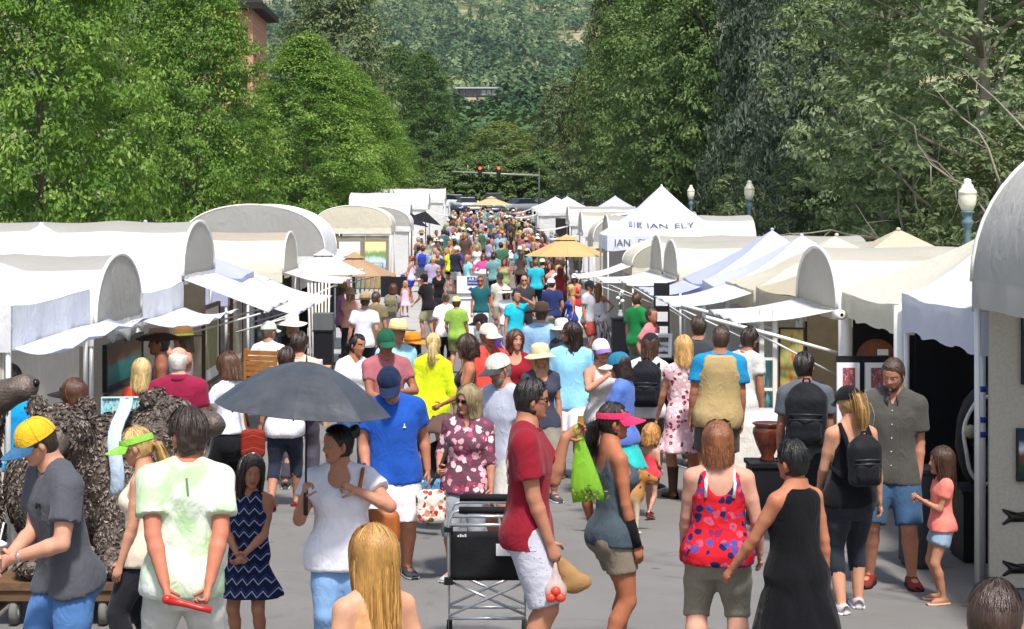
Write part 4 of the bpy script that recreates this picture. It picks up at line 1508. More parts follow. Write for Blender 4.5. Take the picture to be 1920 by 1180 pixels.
b = B['r8'] = Booth('white peaked tent with dark lettering on its roof and valance', 1, 51.2, 3.40, 3.3, 3.3)
b.peak(2.75, 4.12, '#eceef8', .42, sag=.10); b.wall('back', 2.3); b.wall('far', 2.3)
b = B['r9'] = Booth('white barrel-roofed tent right behind the lettered peaked tent', 1, 57.2, 3.9, 3.05, 4.5)
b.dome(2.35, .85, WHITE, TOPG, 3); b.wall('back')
b = B['r10'] = Booth('cream arched tent between the tan parasol and the far white tents', 1, 64, 3.8, 3.0)
b.arch(2.15, .95, CREAM, TOPG, VINYL); b.wall('near', 2.0); b.wall('back')
b = B['r11'] = Booth('off-white barrel-roofed tent with brownish roof strip farther down the street', 1, 72, 3.9, 3.0, 4.5)
b.dome(2.2, .8, WHITE, '#d3c9b6', 3); b.awning(2.1, 1.2, .2); b.wall('near', 2.1, canopy_mat(WHITE)); b.wall('back')
b = B['r12'] = Booth('white walled tent with small awning above the dense far crowd', 1, 83, 3.9, 3.0)
b.dome(2.3, .7, WHITE, TOPG); b.wall('near', 2.3, canopy_mat(WHITE)); b.awning(2.1, 1.3, .2)
b = B['r13'] = Booth('white gabled tent with dark window opening at the far end of the row', 1, 101, 3.0, 3.4, 3.4)
b.peak(2.35, 3.2, WHITE, .2); b.wall('near', 2.35, canopy_mat(WHITE), panels=3); b.awning(2.2, 1.2, .2)
MB().box((1.0, -1.66, 1.0), (1.9, -1.60, 2.0)).build('window', mat('#241f1e', .5, name='dark_opening'), b.root)
b = B['r14'] = Booth('small lavender peaked tent showing just above the far row', 1, 92, 5.2, 3.0)
b.peak(2.5, 3.35, LAV, .25)
b = B['r15'] = Booth('white tent at the very end of the row by the parked cars', 1, 118, 3.2, 3.0)
b.peak(2.2, 2.9, WHITE, .25); b.awning(2.1, 1.2, .3)

# ------------------------------------------------------------------ the tents, left-hand row
b = B['l1'] = Booth('white peaked tent with blue-white drooping front flap at the picture edge', -1, 16.9, 4.0, 3.05)
b.peak(2.22, 2.98, '#f0f0f4', .38, sag=.08); b.wall('front', 1.82, mat('#cfc8ba', .95, var=.08, name='beige_panel'), panels=1); b.wall('near'); b.awning(1.86, .42, -.0, canopy_mat('#dfe6fa'), sag=.05, strut=False, u1=2.4)
b = B['l2'] = Booth('small barrel-roofed tent with crinkled grey end panel above the teal painting', -1, 19.9, 4.0, 2.5, 4.5)
b.dome(1.84, .72, WHITE, TOPG, 4); b.wall('back', 1.8); b.wall('far', 1.8)
b = B['l3'] = Booth('white peaked tent with upswept white awning behind the crinkled end panel', -1, 22.7, 4.0, 2.9)
b.peak(2.12, 2.9, '#f2f2f6', .38, sag=.09); b.awning(1.78, .72, .02, canopy_mat('#eef1fb'), sag=.07, strut=False); b.wall('back'); b.wall('far', m=mat('#b8b0a2', .95, name='beige_panel'))
b = B['l4'] = Booth('long white barrel-roofed tent with grey roof strip and slatted awning', -1, 25.5, 4.0, 2.8, 6.6)
b.dome(2.25, .72, WHITE, TOPG, 6); b.awning(2.2, 1.1, .42, sag=.0); b.wall('back'); b.wall('near', 2.1, mat('#97908a', .95, name='grey_panel'), a1=2.2); b.wall('far', 2.1, mat('#b0a592', .95, name='cream_panel'))
b = B['l5'] = Booth('lavender-white peaked tent with steep side flap beside the long barrel roof', -1, 28.9, 3.85, 3.0)
b.peak(2.15, 3.0, LAV, .4); b.awning(2.05, 1.0, .45, canopy_mat('#e6e8fa')); b.wall('back'); b.wall('far', m=mat('#a89b86', .95, name='cream_panel'))
b = B['l5b'] = Booth('white peaked tent half hidden before the cream barrel roof', -1, 32.6, 4.0, 3.0)
b.peak(2.0, 2.75, WHITE, .3); b.awning(1.98, 1.15, .3); b.wall('back'); b.wall('far')
b = B['l6'] = Booth('cream barrel-roofed tent with brownish roof strip below the big grey arch', -1, 37.6, 4.0, 2.8, 4.6)
b.dome(2.15, .80, CREAM, '#cdbfae', 3); b.awning(2.15, 1.15, .2, canopy_mat(WHITE)); b.wall('back'); b.wall('far', m=mat('#2a2524', .9, name='dark_panel'))
b = B['l6b'] = Booth('white tent with small flat awning beside the white parasol', -1, 41, 4.0, 3.0)
b.peak(2.0, 2.7, WHITE, .3); b.awning(2.1, 1.2, .05); b.wall('back'); b.wall('far', m=BLACKP)
b = B['l7'] = Booth('big translucent grey arched tent facing up the street', -1, 46.0, 3.85, 3.4, 3.6)
b.arch(2.35, 1.25, WHITE, None, '#bcbab6', .72); b.awning(2.3, 1.25, .45, canopy_mat(WHITE)); b.wall('back')
b = B['l8'] = Booth('white low tent in shade behind the tan parasol', -1, 54, 4.0, 3.0)
b.peak(2.1, 2.8, WHITE, .3); b.wall('near', 2.0, BLACKP); b.wall('back')
b = B['l9'] = Booth('cream arched tent with colourful paintings on its near side', -1, 72, 3.55, 3.0, 3.0)
b.arch(2.38, .85, CREAM, None, CREAM, .75); b.wall('near', 2.05, mat('#8a8276', .95, name='taupe_panel')); b.wall('back')
b = B['l10'] = Booth('white arched tent tucked behind the cream arch with paintings', -1, 77, 3.0, 3.0, 3.0)
b.arch(2.3, .8, WHITE); b.wall('near', 2.2, canopy_mat(WHITE))
b = B['l11'] = Booth('pale flat-sided tent left of the white far box tent', -1, 88, 3.5, 3.2, 2.4)
b.dome(2.4, .6, '#e4e1dc', '#e4e1dc'); b.wall('near', 2.5, canopy_mat('#dcdad6')); b.wall('back')
b = B['l12'] = Booth('bright white tent above the black parasols', -1, 98, 2.9, 3.4, 4.2)
b.dome(2.75, .7, WHITE, WHITE); b.wall('near', 2.7, canopy_mat(WHITE)); b.awning(2.5, 1.0, .3)
b = B['l13'] = Booth('white boxy tent at the far end of the row near the cars', -1, 112, 2.3, 3.4, 4.5)
b.dome(2.8, .7, WHITE, WHITE); b.wall('near', 2.75, canopy_mat(WHITE))
b = B['l14'] = Booth('last white tent of the row before the crossing', -1, 122, 2.2, 3.2, 4.5)
b.peak(2.5, 3.1, WHITE, .3); b.wall('near', 2.4, canopy_mat(WHITE))

def flat_text(txt, parent_root, name, loc, size, col, R, name2='lettering'):
    cu = bpy.data.curves.new(name2, 'FONT')
    cu.body = txt
    cu.size = size
    cu.align_x = 'CENTER'; cu.align_y = 'CENTER'
    cu.extrude = .002
    tmp = bpy.data.objects.new('text_source', cu)
    COL.objects.link(tmp)
    me = bpy.data.meshes.new_from_object(tmp.evaluated_get(bpy.context.evaluated_depsgraph_get()))
    bpy.data.objects.remove(tmp)
    me.materials.clear()
    me.materials.append(mat(col, .8, var=.02, name='print'))
    ob = bpy.data.objects.new(name2, me)
    COL.objects.link(ob)
    ob.parent = parent_root
    ob.matrix_local = Matrix.Translation(Vector(loc)) @ R
    return ob
# lettering laid on the roof slope and valance of the peaked tent
_r8 = B['r8']
def on_roof(me, vc, q0):
    """bend a flat mesh (x along the roof, y up the slope) onto the sagging near roof panel"""
    V = np.zeros(len(me.vertices) * 3); me.vertices.foreach_get('co', V); V = V.reshape(-1, 3)
    w, dp, ev, tp, sg = 3.3, 3.3, 2.75, 4.12, .10
    q = q0 + V[:, 1] / math.hypot(1.65, tp - ev)
    v = vc + V[:, 0]
    bb = np.clip((v - dp / 2 * q) / np.maximum(dp * (1 - q), 1e-3), 0, 1)
    z = ev + (tp - ev) * q - sg * np.sin(math.pi * q) * (1 + .8 * np.sin(math.pi * bb)) - .04 * np.sin(math.pi * bb) * (1 - q)
    out = np.stack([v, -w / 2 * (1 - q) - .022 - V[:, 2], z + .026 + V[:, 2]], 1)
    me.vertices.foreach_set('co', out.ravel()); me.update()
for word, vx in (('IAN', 1.42), ('ELY', 2.16)):
    o = flat_text(word, _r8.root, 'lettering', (0, 0, 0), .36, '#55586a', Matrix.Identity(4))
    on_roof(o.data, vx, .27)
    o = flat_text(word, _r8.root, 'lettering', (.42 if word == 'IAN' else 1.05, -1.70, 2.53), .27, '#55586a', Matrix.Rotation(math.pi / 2, 4, 'X'))
for k, (x0, x1, y0, y1) in enumerate(((-.2, -.1, -.11, .13), (-.06, -.02, -.13, .13), (.02, .07, -.13, .13), (.08, .17, .08, .13), (.08, .17, -.13, -.08), (.08, .14, -.02, .03))):
    o = MB().add([(x0, y0, 0), (x1, y0, 0), (x1, y1, 0), (x0, y1, 0)], [(0, 1, 2, 3)]).build('emblem', mat('#7c84a8' if k < 2 else '#55586a', .8, name='print'), _r8.root)
    on_roof(o.data, .83, .27)
# ------------------------------------------------------------------ trees
def leaf_mat(stops, name='leaves', trans=.3):
    t = NT(name)
    a = t.n('Attribute', _attribute_name='tint').outputs['Fac']
    colr = t.ramp(a, stops)
    t.base(colr, .55, .25)
    tr = t.n('BsdfTranslucent', Color=t.mix(.5, colr, (.20, .30, .03)))
    mx = t.n('MixShader', Fac=trans)
    t.t.links.new(t.bsdf.outputs[0], mx.inputs[1]); t.t.links.new(tr.outputs[0], mx.inputs[2])
    t.t.links.new(mx.outputs[0], t.out.inputs[0])
    return t.m
MAPLE = leaf_mat([(0, (.034, .098, .016)), (.45, (.145, .280, .042)), (.8, (.31, .46, .095)), (1, (.52, .62, .19))], trans=.45)
DARKG = leaf_mat([(0, (.028, .068, .018)), (.6, (.075, .14, .034)), (1, (.15, .215, .06))])
MIDG = leaf_mat([(0, (.045, .095, .026)), (.5, (.115, .195, .058)), (1, (.27, .35, .13))], trans=.35)
GREYG = leaf_mat([(0, (.070, .105, .042)), (.6, (.155, .195, .085)), (1, (.28, .31, .16))])
ASPEN = leaf_mat([(0, (.080, .135, .055)), (.5, (.20, .27, .125)), (1, (.43, .49, .28))], trans=.35)
YELG = leaf_mat([(0, (.085, .135, .034)), (.6, (.20, .255, .065)), (1, (.34, .37, .13))])
SPRUCE = leaf_mat([(0, (.028, .048, .030)), (.6, (.075, .105, .068)), (1, (.17, .205, .15))], trans=.08)
PINE = leaf_mat([(0, (.040, .06, .018)), (.6, (.10, .125, .04)), (1, (.17, .18, .07))], trans=.1)
BARK = mat('#5a5148', .95, .1, var=.3, scale=9, bump=.8, bscale=25, name='bark')
BARKP = mat('#8f867a', .9, .1, var=.25, scale=7, bump=.5, bscale=20, name='pale_bark')

def leaf_quads(C, N, size, rs, droop=.25, asp=.55):
    """C: centres, N: facing; a folded kite per leaf"""
    n = len(C)
    N = N / (np.linalg.norm(N, axis=1, keepdims=True) + 1e-9)
    r = rs.normal(size=(n, 3))
    T = np.cross(N, r); T /= np.linalg.norm(T, axis=1, keepdims=True) + 1e-9
    T[:, 2] -= droop; T /= np.linalg.norm(T, axis=1, keepdims=True) + 1e-9
    S = np.cross(N, T); S /= np.linalg.norm(S, axis=1, keepdims=True) + 1e-9
    L = (size * rs.uniform(.65, 1.35, n))[:, None]
    V = np.empty((n, 4, 3))
    V[:, 0] = C - T * L * .5
    V[:, 1] = C + S * L * asp * .5 + N * L * .10
    V[:, 2] = C + T * L * .55 - N * L * .06
    V[:, 3] = C - S * L * asp * .5 + N * L * .10
    return V.reshape(-1, 3), np.arange(n * 4).reshape(n, 4)

def set_tint(me, t):
    at = me.attributes.new('tint', 'FLOAT', 'POINT')
    at.data.foreach_set('value', np.clip(t, 0, 1).astype(np.float32))

CROWN_R = {'maple': ([0, .06, .2, .42, .65, .85, .95, 1], [.80, .92, 1, 1, .80, .48, .25, .04]),
           'round': ([0, .1, .3, .55, .8, .93, 1], [.4, .75, 1, 1, .75, .42, .05]),
           'tall': ([0, .08, .3, .6, .85, 1], [.5, .8, 1, .85, .5, .05]),
           'bush': ([0, .1, .4, .7, .9, 1], [.7, .95, 1, .8, .45, .05])}
def crown_mesh(seed, H, R, prof, ncl, per, leaf, m, base=.12, lump=.22, cl=.55, inner=.5):
    rs = np.random.RandomState(seed)
    zt, rt = CROWN_R[prof]
    t = rs.beta(1.25, 1.15, ncl)
    ang = rs.uniform(0, 2 * math.pi, ncl)
    lob = 1 + lump * np.sin(ang * 3 + seed + t * 7) * .6 + lump * np.sin(ang * 5 - t * 13 + seed * 2) * .5 + rs.normal(size=ncl) * .05
    rr = np.interp(t, zt, rt) * R * lob * (inner + (1 - inner) * rs.rand(ncl) ** .45)
    z = (base + (1 - base) * t) * H
    C = np.stack([rr * np.cos(ang), rr * np.sin(ang), z], 1)
    out = C - np.array((0, 0, H * (base + .35 * (1 - base))))
    out /= np.linalg.norm(out, axis=1, keepdims=True) + 1e-9
    ctint = rs.uniform(0, .55, ncl)
    k = per
    cc = np.repeat(C, k, 0); oo = np.repeat(out, k, 0)
    d = rs.normal(size=(ncl * k, 3)); d /= np.linalg.norm(d, axis=1, keepdims=True)
    rad = cl * np.repeat(rs.uniform(.6, 1.3, ncl), k) * rs.rand(ncl * k) ** .4
    low = d[:, 2] < -.15
    d[low, 2] *= -.5
    P = cc + d * rad[:, None] * np.array((1, 1, .62)) + oo * (.35 * rad)[:, None]
    P[:, 2] -= .35 * rad * (d[:, 0] ** 2 + d[:, 1] ** 2)
    N = d * .9 + oo * .5 + np.array((0, 0, .55)) + rs.normal(size=P.shape) * .25
    V, Q = leaf_quads(P, N, leaf, rs)
    tint = np.repeat(np.repeat(ctint, k) + rs.uniform(0, .45, ncl * k), 4)
    me = newmesh('crown', V, Q, [m])
    set_tint(me, tint)
    return me

def trunk_mb(seed, H, R, r0, n=9, base=.12, top=.8):
    rs = np.random.RandomState(seed + 77)
    mb = MB()
    z = np.linspace(0, top * H, 7)
    sw = rs.normal(size=(7, 2)) * .05 * R; sw[0] = 0
    pts = [(sw[i][0], sw[i][1], z[i]) for i in range(7)]
    mb.tube(pts, [r0 * 1.35, r0, r0 * .9, r0 * .75, r0 * .55, r0 * .35, r0 * .15], 9)
    for i in range(n):
        a = rs.uniform(0, 6.28); zs = rs.uniform(base + .05, .62) * H
        L = R * rs.uniform(.5, .85)
        s = np.array((np.interp(zs, z, [p[0] for p in pts]), np.interp(zs, z, [p[1] for p in pts]), zs))
        d = np.array((math.cos(a), math.sin(a), rs.uniform(.35, .9)))
        mb.tube([s, s + d * L * .5 + np.array((0, 0, .1)), s + d * L + np.array((0, 0, .35))], [r0 * .38, r0 * .24, r0 * .08], 6)
    return mb

def spruce_mesh(seed, H, R, m, droop=.35, n=165, leaf=.24, per=170):
    rs = np.random.RandomState(seed)
    Ps, Ns, Ts = [], [], []
    for i in range(n):
        t = (i + rs.rand()) / n
        z = H * (.08 + .92 * t)
        L = R * (1 - t) ** .75 * rs.uniform(.75, 1.1) + .25
        a = i * 2.399 + rs.normal() * .3
        k = max(25, int(per * L / R))
        u = rs.rand(k) ** .7
        side = rs.normal(size=k) * (.10 + .16 * (1 - u)) * L
        x = u * L
        zz = z + .12 * L * u - droop * L * u ** 2 - np.abs(side) * .35 - rs.rand(k) * .45 * (.4 + u)
        px = x * math.cos(a) - side * math.sin(a); py = x * math.sin(a) + side * math.cos(a)
        Ps.append(np.stack([px, py, zz], 1))
        Ns.append(np.stack([np.full(k, math.cos(a)) * .5, np.full(k, math.sin(a)) * .5, np.full(k, .6)], 1) + rs.normal(size=(k, 3)) * .5)
        Ts.append(np.full(k, rs.uniform(0, .5)) + rs.uniform(0, .4, k) + .12 * u)
    P, N, T = np.concatenate(Ps), np.concatenate(Ns), np.concatenate(Ts)
    V, Q = leaf_quads(P, N, leaf, rs, .5, .5)
    me = newmesh('crown', V, Q, [m])
    set_tint(me, np.repeat(T, 4))
    return me

TREEC = {}
def tree(name, label, x, Y, H, R, kind, seed, group, rz=0.0, X=None, zbase=None):
    """kind -> shared crown and trunk meshes, scaled to this tree"""
    if (kind, seed) not in TREEC:
        if kind == 'maple':
            c = crown_mesh(seed, 14, 4.2, 'maple', 1050, 58, .180, MAPLE, .03, .24, .80, .38); tr = trunk_mb(seed, 14, 4.2, .15)
        elif kind == 'dark':
            c = crown_mesh(seed, 14, 4.2, 'round', 650, 32, .29, DARKG, .06, .25, .8, .4); tr = trunk_mb(seed, 14, 4.2, .28)
        elif kind == 'green':
            c = crown_mesh(seed, 14, 4.2, 'tall', 700, 40, .23, MIDG, .06, .30, .80, .4); tr = trunk_mb(seed, 14, 4.2, .28)
        elif kind == 'grey':
            c = crown_mesh(seed, 14, 4.2, 'tall', 800, 26, .28, GREYG, .10, .30, .65); tr = trunk_mb(seed, 14, 4.2, .28)
        elif kind == 'aspen':
            c = crown_mesh(seed, 14, 4.2, 'round', 900, 32, .18, ASPEN, .06, .32, .5, .3); tr = trunk_mb(seed, 14, 4.2, .17, 22)
        elif kind == 'yel':
            c = crown_mesh(seed, 14, 4.2, 'round', 700, 26, .28, YELG, .08, .28, .7); tr = trunk_mb(seed, 14, 4.2, .24)
        elif kind == 'bush':
            c = crown_mesh(seed, 5, 2.6, 'bush', 330, 24, .17, GREYG, .02, .3, .38); tr = trunk_mb(seed, 5, 2.6, .08)
        elif kind == 'dbush':
            c = crown_mesh(seed, 5, 2.6, 'bush', 330, 34, .22, MIDG, .02, .3, .5); tr = trunk_mb(seed, 5, 2.6, .08)
        elif kind == 'spruce':
            c = spruce_mesh(seed, 14, 4.2, SPRUCE); tr = trunk_mb(seed, 14, 4.2, .25, 0, top=.96)
        elif kind == 'pine':
            c = spruce_mesh(seed, 14, 4.2, PINE, .1, 120, .34); tr = trunk_mb(seed, 14, 4.2, .25, 0, top=.96)
        TREEC[(kind, seed)] = (c, tr.mesh('trunk', BARKP if kind == 'aspen' else BARK, True))
    c, tr = TREEC[(kind, seed)]
    h0, r0 = (5, 2.6) if kind in ('bush', 'dbush') else (14, 4.2)
    Xw = (x - CX) * Y / FPX if X is None else X
    root = thing(name, label, 'tree', (Xw, Y, (gz(Y) if zbase is None else zbase) - .03), rz, group)
    root.scale = (R / r0, R / r0, H / h0)
    link('trunk', tr, root); link('crown', c, root)
    return root

GL = 'leafy street trees behind the left tents'
tree('maple_tree', 'bright green maple filling the upper corner above the white peaked tent', 80, 57, 16, 3.25, 'maple', 1, GL, .3)
tree('maple_tree', 'bright green maple with dense crown under the pink building', 372, 82, 14.8, 3.15, 'maple', 2, GL, 1.2)
tree('maple_tree', 'bright green maple standing above the big grey arched tent', 575, 110, 12.6, 4.3, 'maple', 1, GL, 2.0)
tree('maple_tree', 'bright green maple above the cream arched tent, sloping crown', 640, 138, 12.6, 4.2, 'maple', 1, GL, 3.4)
tree('maple_tree', 'yellow-green maple at the inner edge of the maple row', 690, 172, 11.5, 3.9, 'maple', 2, GL, 4.4)
tree('maple_tree', 'small maple, last and farthest of the row', 728, 212, 8.8, 3.4, 'maple', 1, GL, 5.0)
tree('maple_tree', 'shaded maple behind the corner maple at the picture edge', -60, 78, 17, 4.6, 'dark', 11, GL, .9)
tree('maple_tree', 'shaded tree in the gap between the two big maples', 225, 100, 17, 4.0, 'dark', 12, GL, 2.2)
tree('maple_tree', 'shaded tree in the gap beneath the pink building', 470, 128, 8.5, 4.0, 'dark', 11, GL, 3.3)
tree('cottonwood_tree', 'tall grey-green cottonwood rising behind the maple row', 625, 190, 26, 6.0, 'grey', 21, GL, .4)
tree('cottonwood_tree', 'dark green rounded tree beside the view of the hillside', 795, 232, 17.5, 4.0, 'dark', 12, GL, 4.1)
tree('cottonwood_tree', 'slim dark tree behind the last maple', 745, 250, 19, 4.2, 'dark', 11, GL, 5.1)
GR = 'trees behind the right tents'
tree('aspen_tree', 'pale green open-branched tree at the right picture edge behind the lamp', 1840, 68, 19, 6.4, 'aspen', 31, GR, .2)
tree('aspen_tree', 'pale green tree with bare twigs beside the dark spruce', 1660, 84, 19, 4.6, 'aspen', 32, GR, 1.9)
tree('aspen_tree', 'pale tree mostly outside the frame behind the lamp post tree', 2010, 76, 20, 6.4, 'aspen', 31, GR, 3.9)
tree('spruce_tree', 'tall blue-grey spruce in the middle of the right tree bank', 1530, 95, 26, 4.6, 'spruce', 41, GR, .5)
tree('spruce_tree', 'dark spruce behind the blue-grey spruce, closer to the street end', 1420, 122, 30, 4.4, 'spruce', 42, GR, 2.5)
tree('spruce_tree', 'dark spruce filling in behind the twiggy pale tree', 1640, 118, 30, 6.0, 'spruce', 42, GR, 4.5)
tree('cottonwood_tree', 'leafy green tree above the lettered white tent', 1262, 130, 19, 4.8, 'green', 23, GR, 4.2)
tree('cottonwood_tree', 'deep green tree above the far right tents', 1190, 146, 19, 4.4, 'green', 24, GR, 1.1)
tree('cottonwood_tree', 'leafy green tree rising over its deep green neighbour', 1240, 165, 26, 5.2, 'green', 24, GR, .6)
tree('cottonwood_tree', 'leafy green tree between the lettered tent and the first spruce', 1352, 127, 22, 4.6, 'green', 23, GR, 2.1)
tree('cottonwood_tree', 'shaded tree behind the second maple below the brick wall', 335, 122, 16, 4.4, 'dark', 12, GL, 1.4)
tree('pine_tree', 'tall olive pine at the inner edge of the right tree bank', 1150, 185, 29, 5.0, 'pine', 51, GR, .8)
tree('pine_tree', 'low olive pine with dead brown patches near the crossing', 1085, 205, 15, 4.2, 'pine', 51, GR, 2.8)
tree('cottonwood_tree', 'pale rounded tree beyond the traffic signal arm', 1050, 236, 14, 4.0, 'grey', 21, GR, 2.0)
tree('cottonwood_tree', 'yellow-green rounded tree straight above the traffic signals', 938, 262, 9.0, 4.6, 'yel', 61, GR, 1.0)
tree('cottonwood_tree', 'dark green tree to the side of the yellow-green one over the signals', 872, 275, 8.0, 5.0, 'dark', 12, GR, 2.7)
tree('cottonwood_tree', 'dark green tree between the yellow-green one and the pale rounded one', 1000, 282, 7.5, 5.0, 'dark', 11, GR, 3.7)
for i, (x, Y, H, R, k, sd, lb) in enumerate(((1290, 132, 6.5, 3.4, 'bush', 71, 'grey-green shrub under the deep green tree by the middle lamps'), (1440, 98, 5.6, 3.0, 'bush', 72, 'shrub behind the second lamp from the street end'),
        (1570, 90, 6, 3.2, 'bush', 71, 'shrub at the foot of the blue-grey spruce'), (1700, 74, 6, 3.0, 'bush', 72, 'shrub below the twiggy pale tree'), (1900, 62, 6.2, 3.2, 'bush', 71, 'shrub behind the large lamp at the picture edge'),
        (1195, 138, 7.0, 3.2, 'bush', 72, 'shrub behind the peak of the lettered tent'), (1110, 150, 7.0, 3.5, 'bush', 71, 'shrub beside the far tents on the pine side'))):
    tree('shrub', lb, x, Y, H, R, k, sd, 'shrubs along the right pavement', i * 1.3)
for i, x in enumerate((842, 880, 915, 950, 985, 1020)):
    tree('shrub', ['dark shrub behind the parked cars on the maple side', 'dark shrub behind the silver sport utility roof', 'dark shrub right under the traffic signals', 'dark shrub behind the second signal head', 'dark shrub near the signal pole', 'dark shrub behind the far white gabled tent'][i], x, 190 + i % 2 * 5, 4.4 + .5 * (i % 3), 3.3, 'dbush', 81 + i % 2, 'dark shrubs closing the street', i * 2.1)

# bare pale limbs of the open-branched trees
rs = np.random.RandomState(9)
for nm, (px, py, Y), dirs in (('aspen_tree', (1640, 230, 66), 7), ('aspen_tree', (1790, 130, 60), 9)):
    c0 = np.array(atp(px + 120, py + 260, Y))
    mb = MB()
    for i in range(dirs):
        p = c0 + rs.normal(size=3) * np.array((.8, .3, 1.2))
        d = np.array((rs.uniform(-1.0, .6), rs.uniform(-.3, .1), rs.uniform(.2, 1.0))); d /= np.linalg.norm(d)
        pts = [p]
        for k in range(6):
            d = d + rs.normal(size=3) * .22; d /= np.linalg.norm(d)
            pts.append(pts[-1] + d * .8)
        mb.tube(pts, np.linspace(.055, .012, 7), 5)
        for k in range(2, 6):
            e = rs.normal(size=3) * .6 + d * .5; e /= np.linalg.norm(e)
            mb.tube([pts[k], pts[k] + e * .7, pts[k] + e * 1.2 + rs.normal(size=3) * .2], [.022, .013, .005], 4)
    tr_ = [o for o in bpy.data.objects if o.get('label', '').startswith('pale green tree with bare' if px < 1700 else 'pale green open')][0]
    mi_ = tr_.matrix_basis.inverted()
    mb.v = [tuple(mi_ @ Vector(v)) for v in mb.v]
    mb.build('bare_branch', BARKP, tr_, True)

# ------------------------------------------------------------------ wooded hillside (one mass)
rs = np.random.RandomState(4)
hx = float((895 - CX) / FPX)
_yy = np.linspace(800, 1300, 501)
_d = hillz(hx * _yy, _yy) - (EYE + (CY - 186) * _yy / FPX)
Yh = float(_yy[np.argmax(_d > 0)]) if (_d > 0).any() else 985.0
FOREST = leaf_mat([(0, (.018, .050, .022)), (.45, (.056, .118, .044)), (.75, (.115, .19, .072)), (1, (.225, .285, .12))], 'hill_leaves', .15)
allV, allT = [], []
for (y0, y1, n, per, q_) in ((285, 520, 600, 170, .245), (520, 900, 1250, 84, .32), (900, 1780, 2600, 54, .38)):
    yy = rs.uniform(y0, y1, n); xx = rs.uniform(-.14, .17, n) * yy
    clear = waves(np.stack([xx * .006, yy * .011, 0 * xx], 1), 12, 6, 1.5, 5)
    keep = (clear < .55) | (yy < 700)
    keep &= ~((np.abs(xx - hx * yy) < 14) & (yy > Yh - 16) & (yy < Yh + 14))
    zz = hillz(xx, yy)
    low = (np.abs(CX + FPX * xx / yy - 895) < 52) & (CY - (zz + 11 - EYE) * FPX / yy < 190) & (yy < Yh + 14)
    xx, yy, zz, low = xx[keep], yy[keep], zz[keep], low[keep]
    n = len(xx)
    sz = rs.uniform(3.0, 6.6, n) * (.85 if y1 < 600 else 1.0)
    sz[low] = np.clip((EYE + (CY - 189) * yy[low] / FPX - zz[low]) / 2.2, .1, 4)
    kind = rs.rand(n)
    d = rs.normal(size=(n, per, 3)); d /= np.linalg.norm(d, axis=2, keepdims=True)
    d[..., 2] = np.abs(d[..., 2]) * 1.15 - .3
    tall = np.where(kind > .75, 1.9, 1.05)[:, None]; wid = np.where(kind > .75, .5, 1.0)[:, None]
    wid = wid * (1 - .45 * np.clip(d[..., 2], 0, 1) * (kind > .75)[:, None])
    lump = 1 + .28 * np.sin(d[..., 0] * 5 + kind[:, None] * 40) * np.cos(d[..., 1] * 4 + kind[:, None] * 17) + .12 * np.sin(d[..., 2] * 9 + kind[:, None] * 70)
    lump = lump * rs.uniform(.8, 1.03, (n, per))
    P = np.stack([xx[:, None] + d[..., 0] * sz[:, None] * wid * lump, yy[:, None] + d[..., 1] * sz[:, None] * wid * lump,
                  zz[:, None] + sz[:, None] * .8 + d[..., 2] * sz[:, None] * tall * lump], -1).reshape(-1, 3)
    N = d.reshape(-1, 3) + np.array((0, 0, .15)) + rs.normal(size=P.shape) * .13
    V, Q = leaf_quads(P, N, np.repeat(sz * q_ * 1.15, per), rs, .1, .95)
    hue = np.clip(rs.normal(.46, .24, n) + .30 * waves(np.stack([xx * .02, yy * .012, 0 * xx], 1), 31, 6, 1, 4), 0, 1)
    allV.append(V); allT.append(np.repeat(np.clip(np.repeat(hue, per) + rs.uniform(-.07, .07, n * per), 0, 1), 4))
V = np.concatenate(allV)
me = newmesh('forest', V, np.arange(len(V)).reshape(-1, 4), [FOREST]); set_tint(me, np.concatenate(allT))
fo = link('forest', me)
fo['kind'] = 'stuff'
tag(fo, 'mixed green woods covering the hillside above the street end', 'forest')
# ------------------------------------------------------------------ house on the hill
x0, _, zr = atp(858, 165, Yh); x1 = atp(932, 165, Yh)[0]; zb = atp(858, 184, Yh)[2]
hs = thing('hillside_house', 'long dark flat-roofed house on a pale terrace high on the wooded hillside', 'house', (x0, Yh, zb))
Lh, Hh = x1 - x0, zr - zb
dk = mat('#20242c', .6, name='dark_cladding')
MB().box((0, 0, 0), (Lh, 9, Hh * .92)).build('wall', dk, hs)
MB().box((-1.2, -1.6, Hh * .92), (Lh + .8, 10, Hh * 1.06)).build('roof', mat('#aab0bd', .5, name='metal_roof'), hs)
for k in range(7):
    xx_ = Lh * (.06 + k * .135)
    f = MB().box((xx_, -.12, Hh * .10), (xx_ + Lh * .11, -.02, Hh * .82)).build('window', mat('#11161f' if k < 4 else '#7d8796', .1, .8, name='house_glass'), hs)
    MB().box((xx_ + Lh * .11, -.25, 0), (xx_ + Lh * .125, -.02, Hh * .9)).build('mullion', mat('#565c68', .6), hs)
MB().box((-3, -5, -2.6), (Lh + 1, 9, -.05)).build('terrace', mat('#b8a88c', .9, name='terrace_stone'), hs)
MB().box((Lh * .5, -4.6, .0), (Lh, -4.4, 1.1)).build('railing', dk, hs)
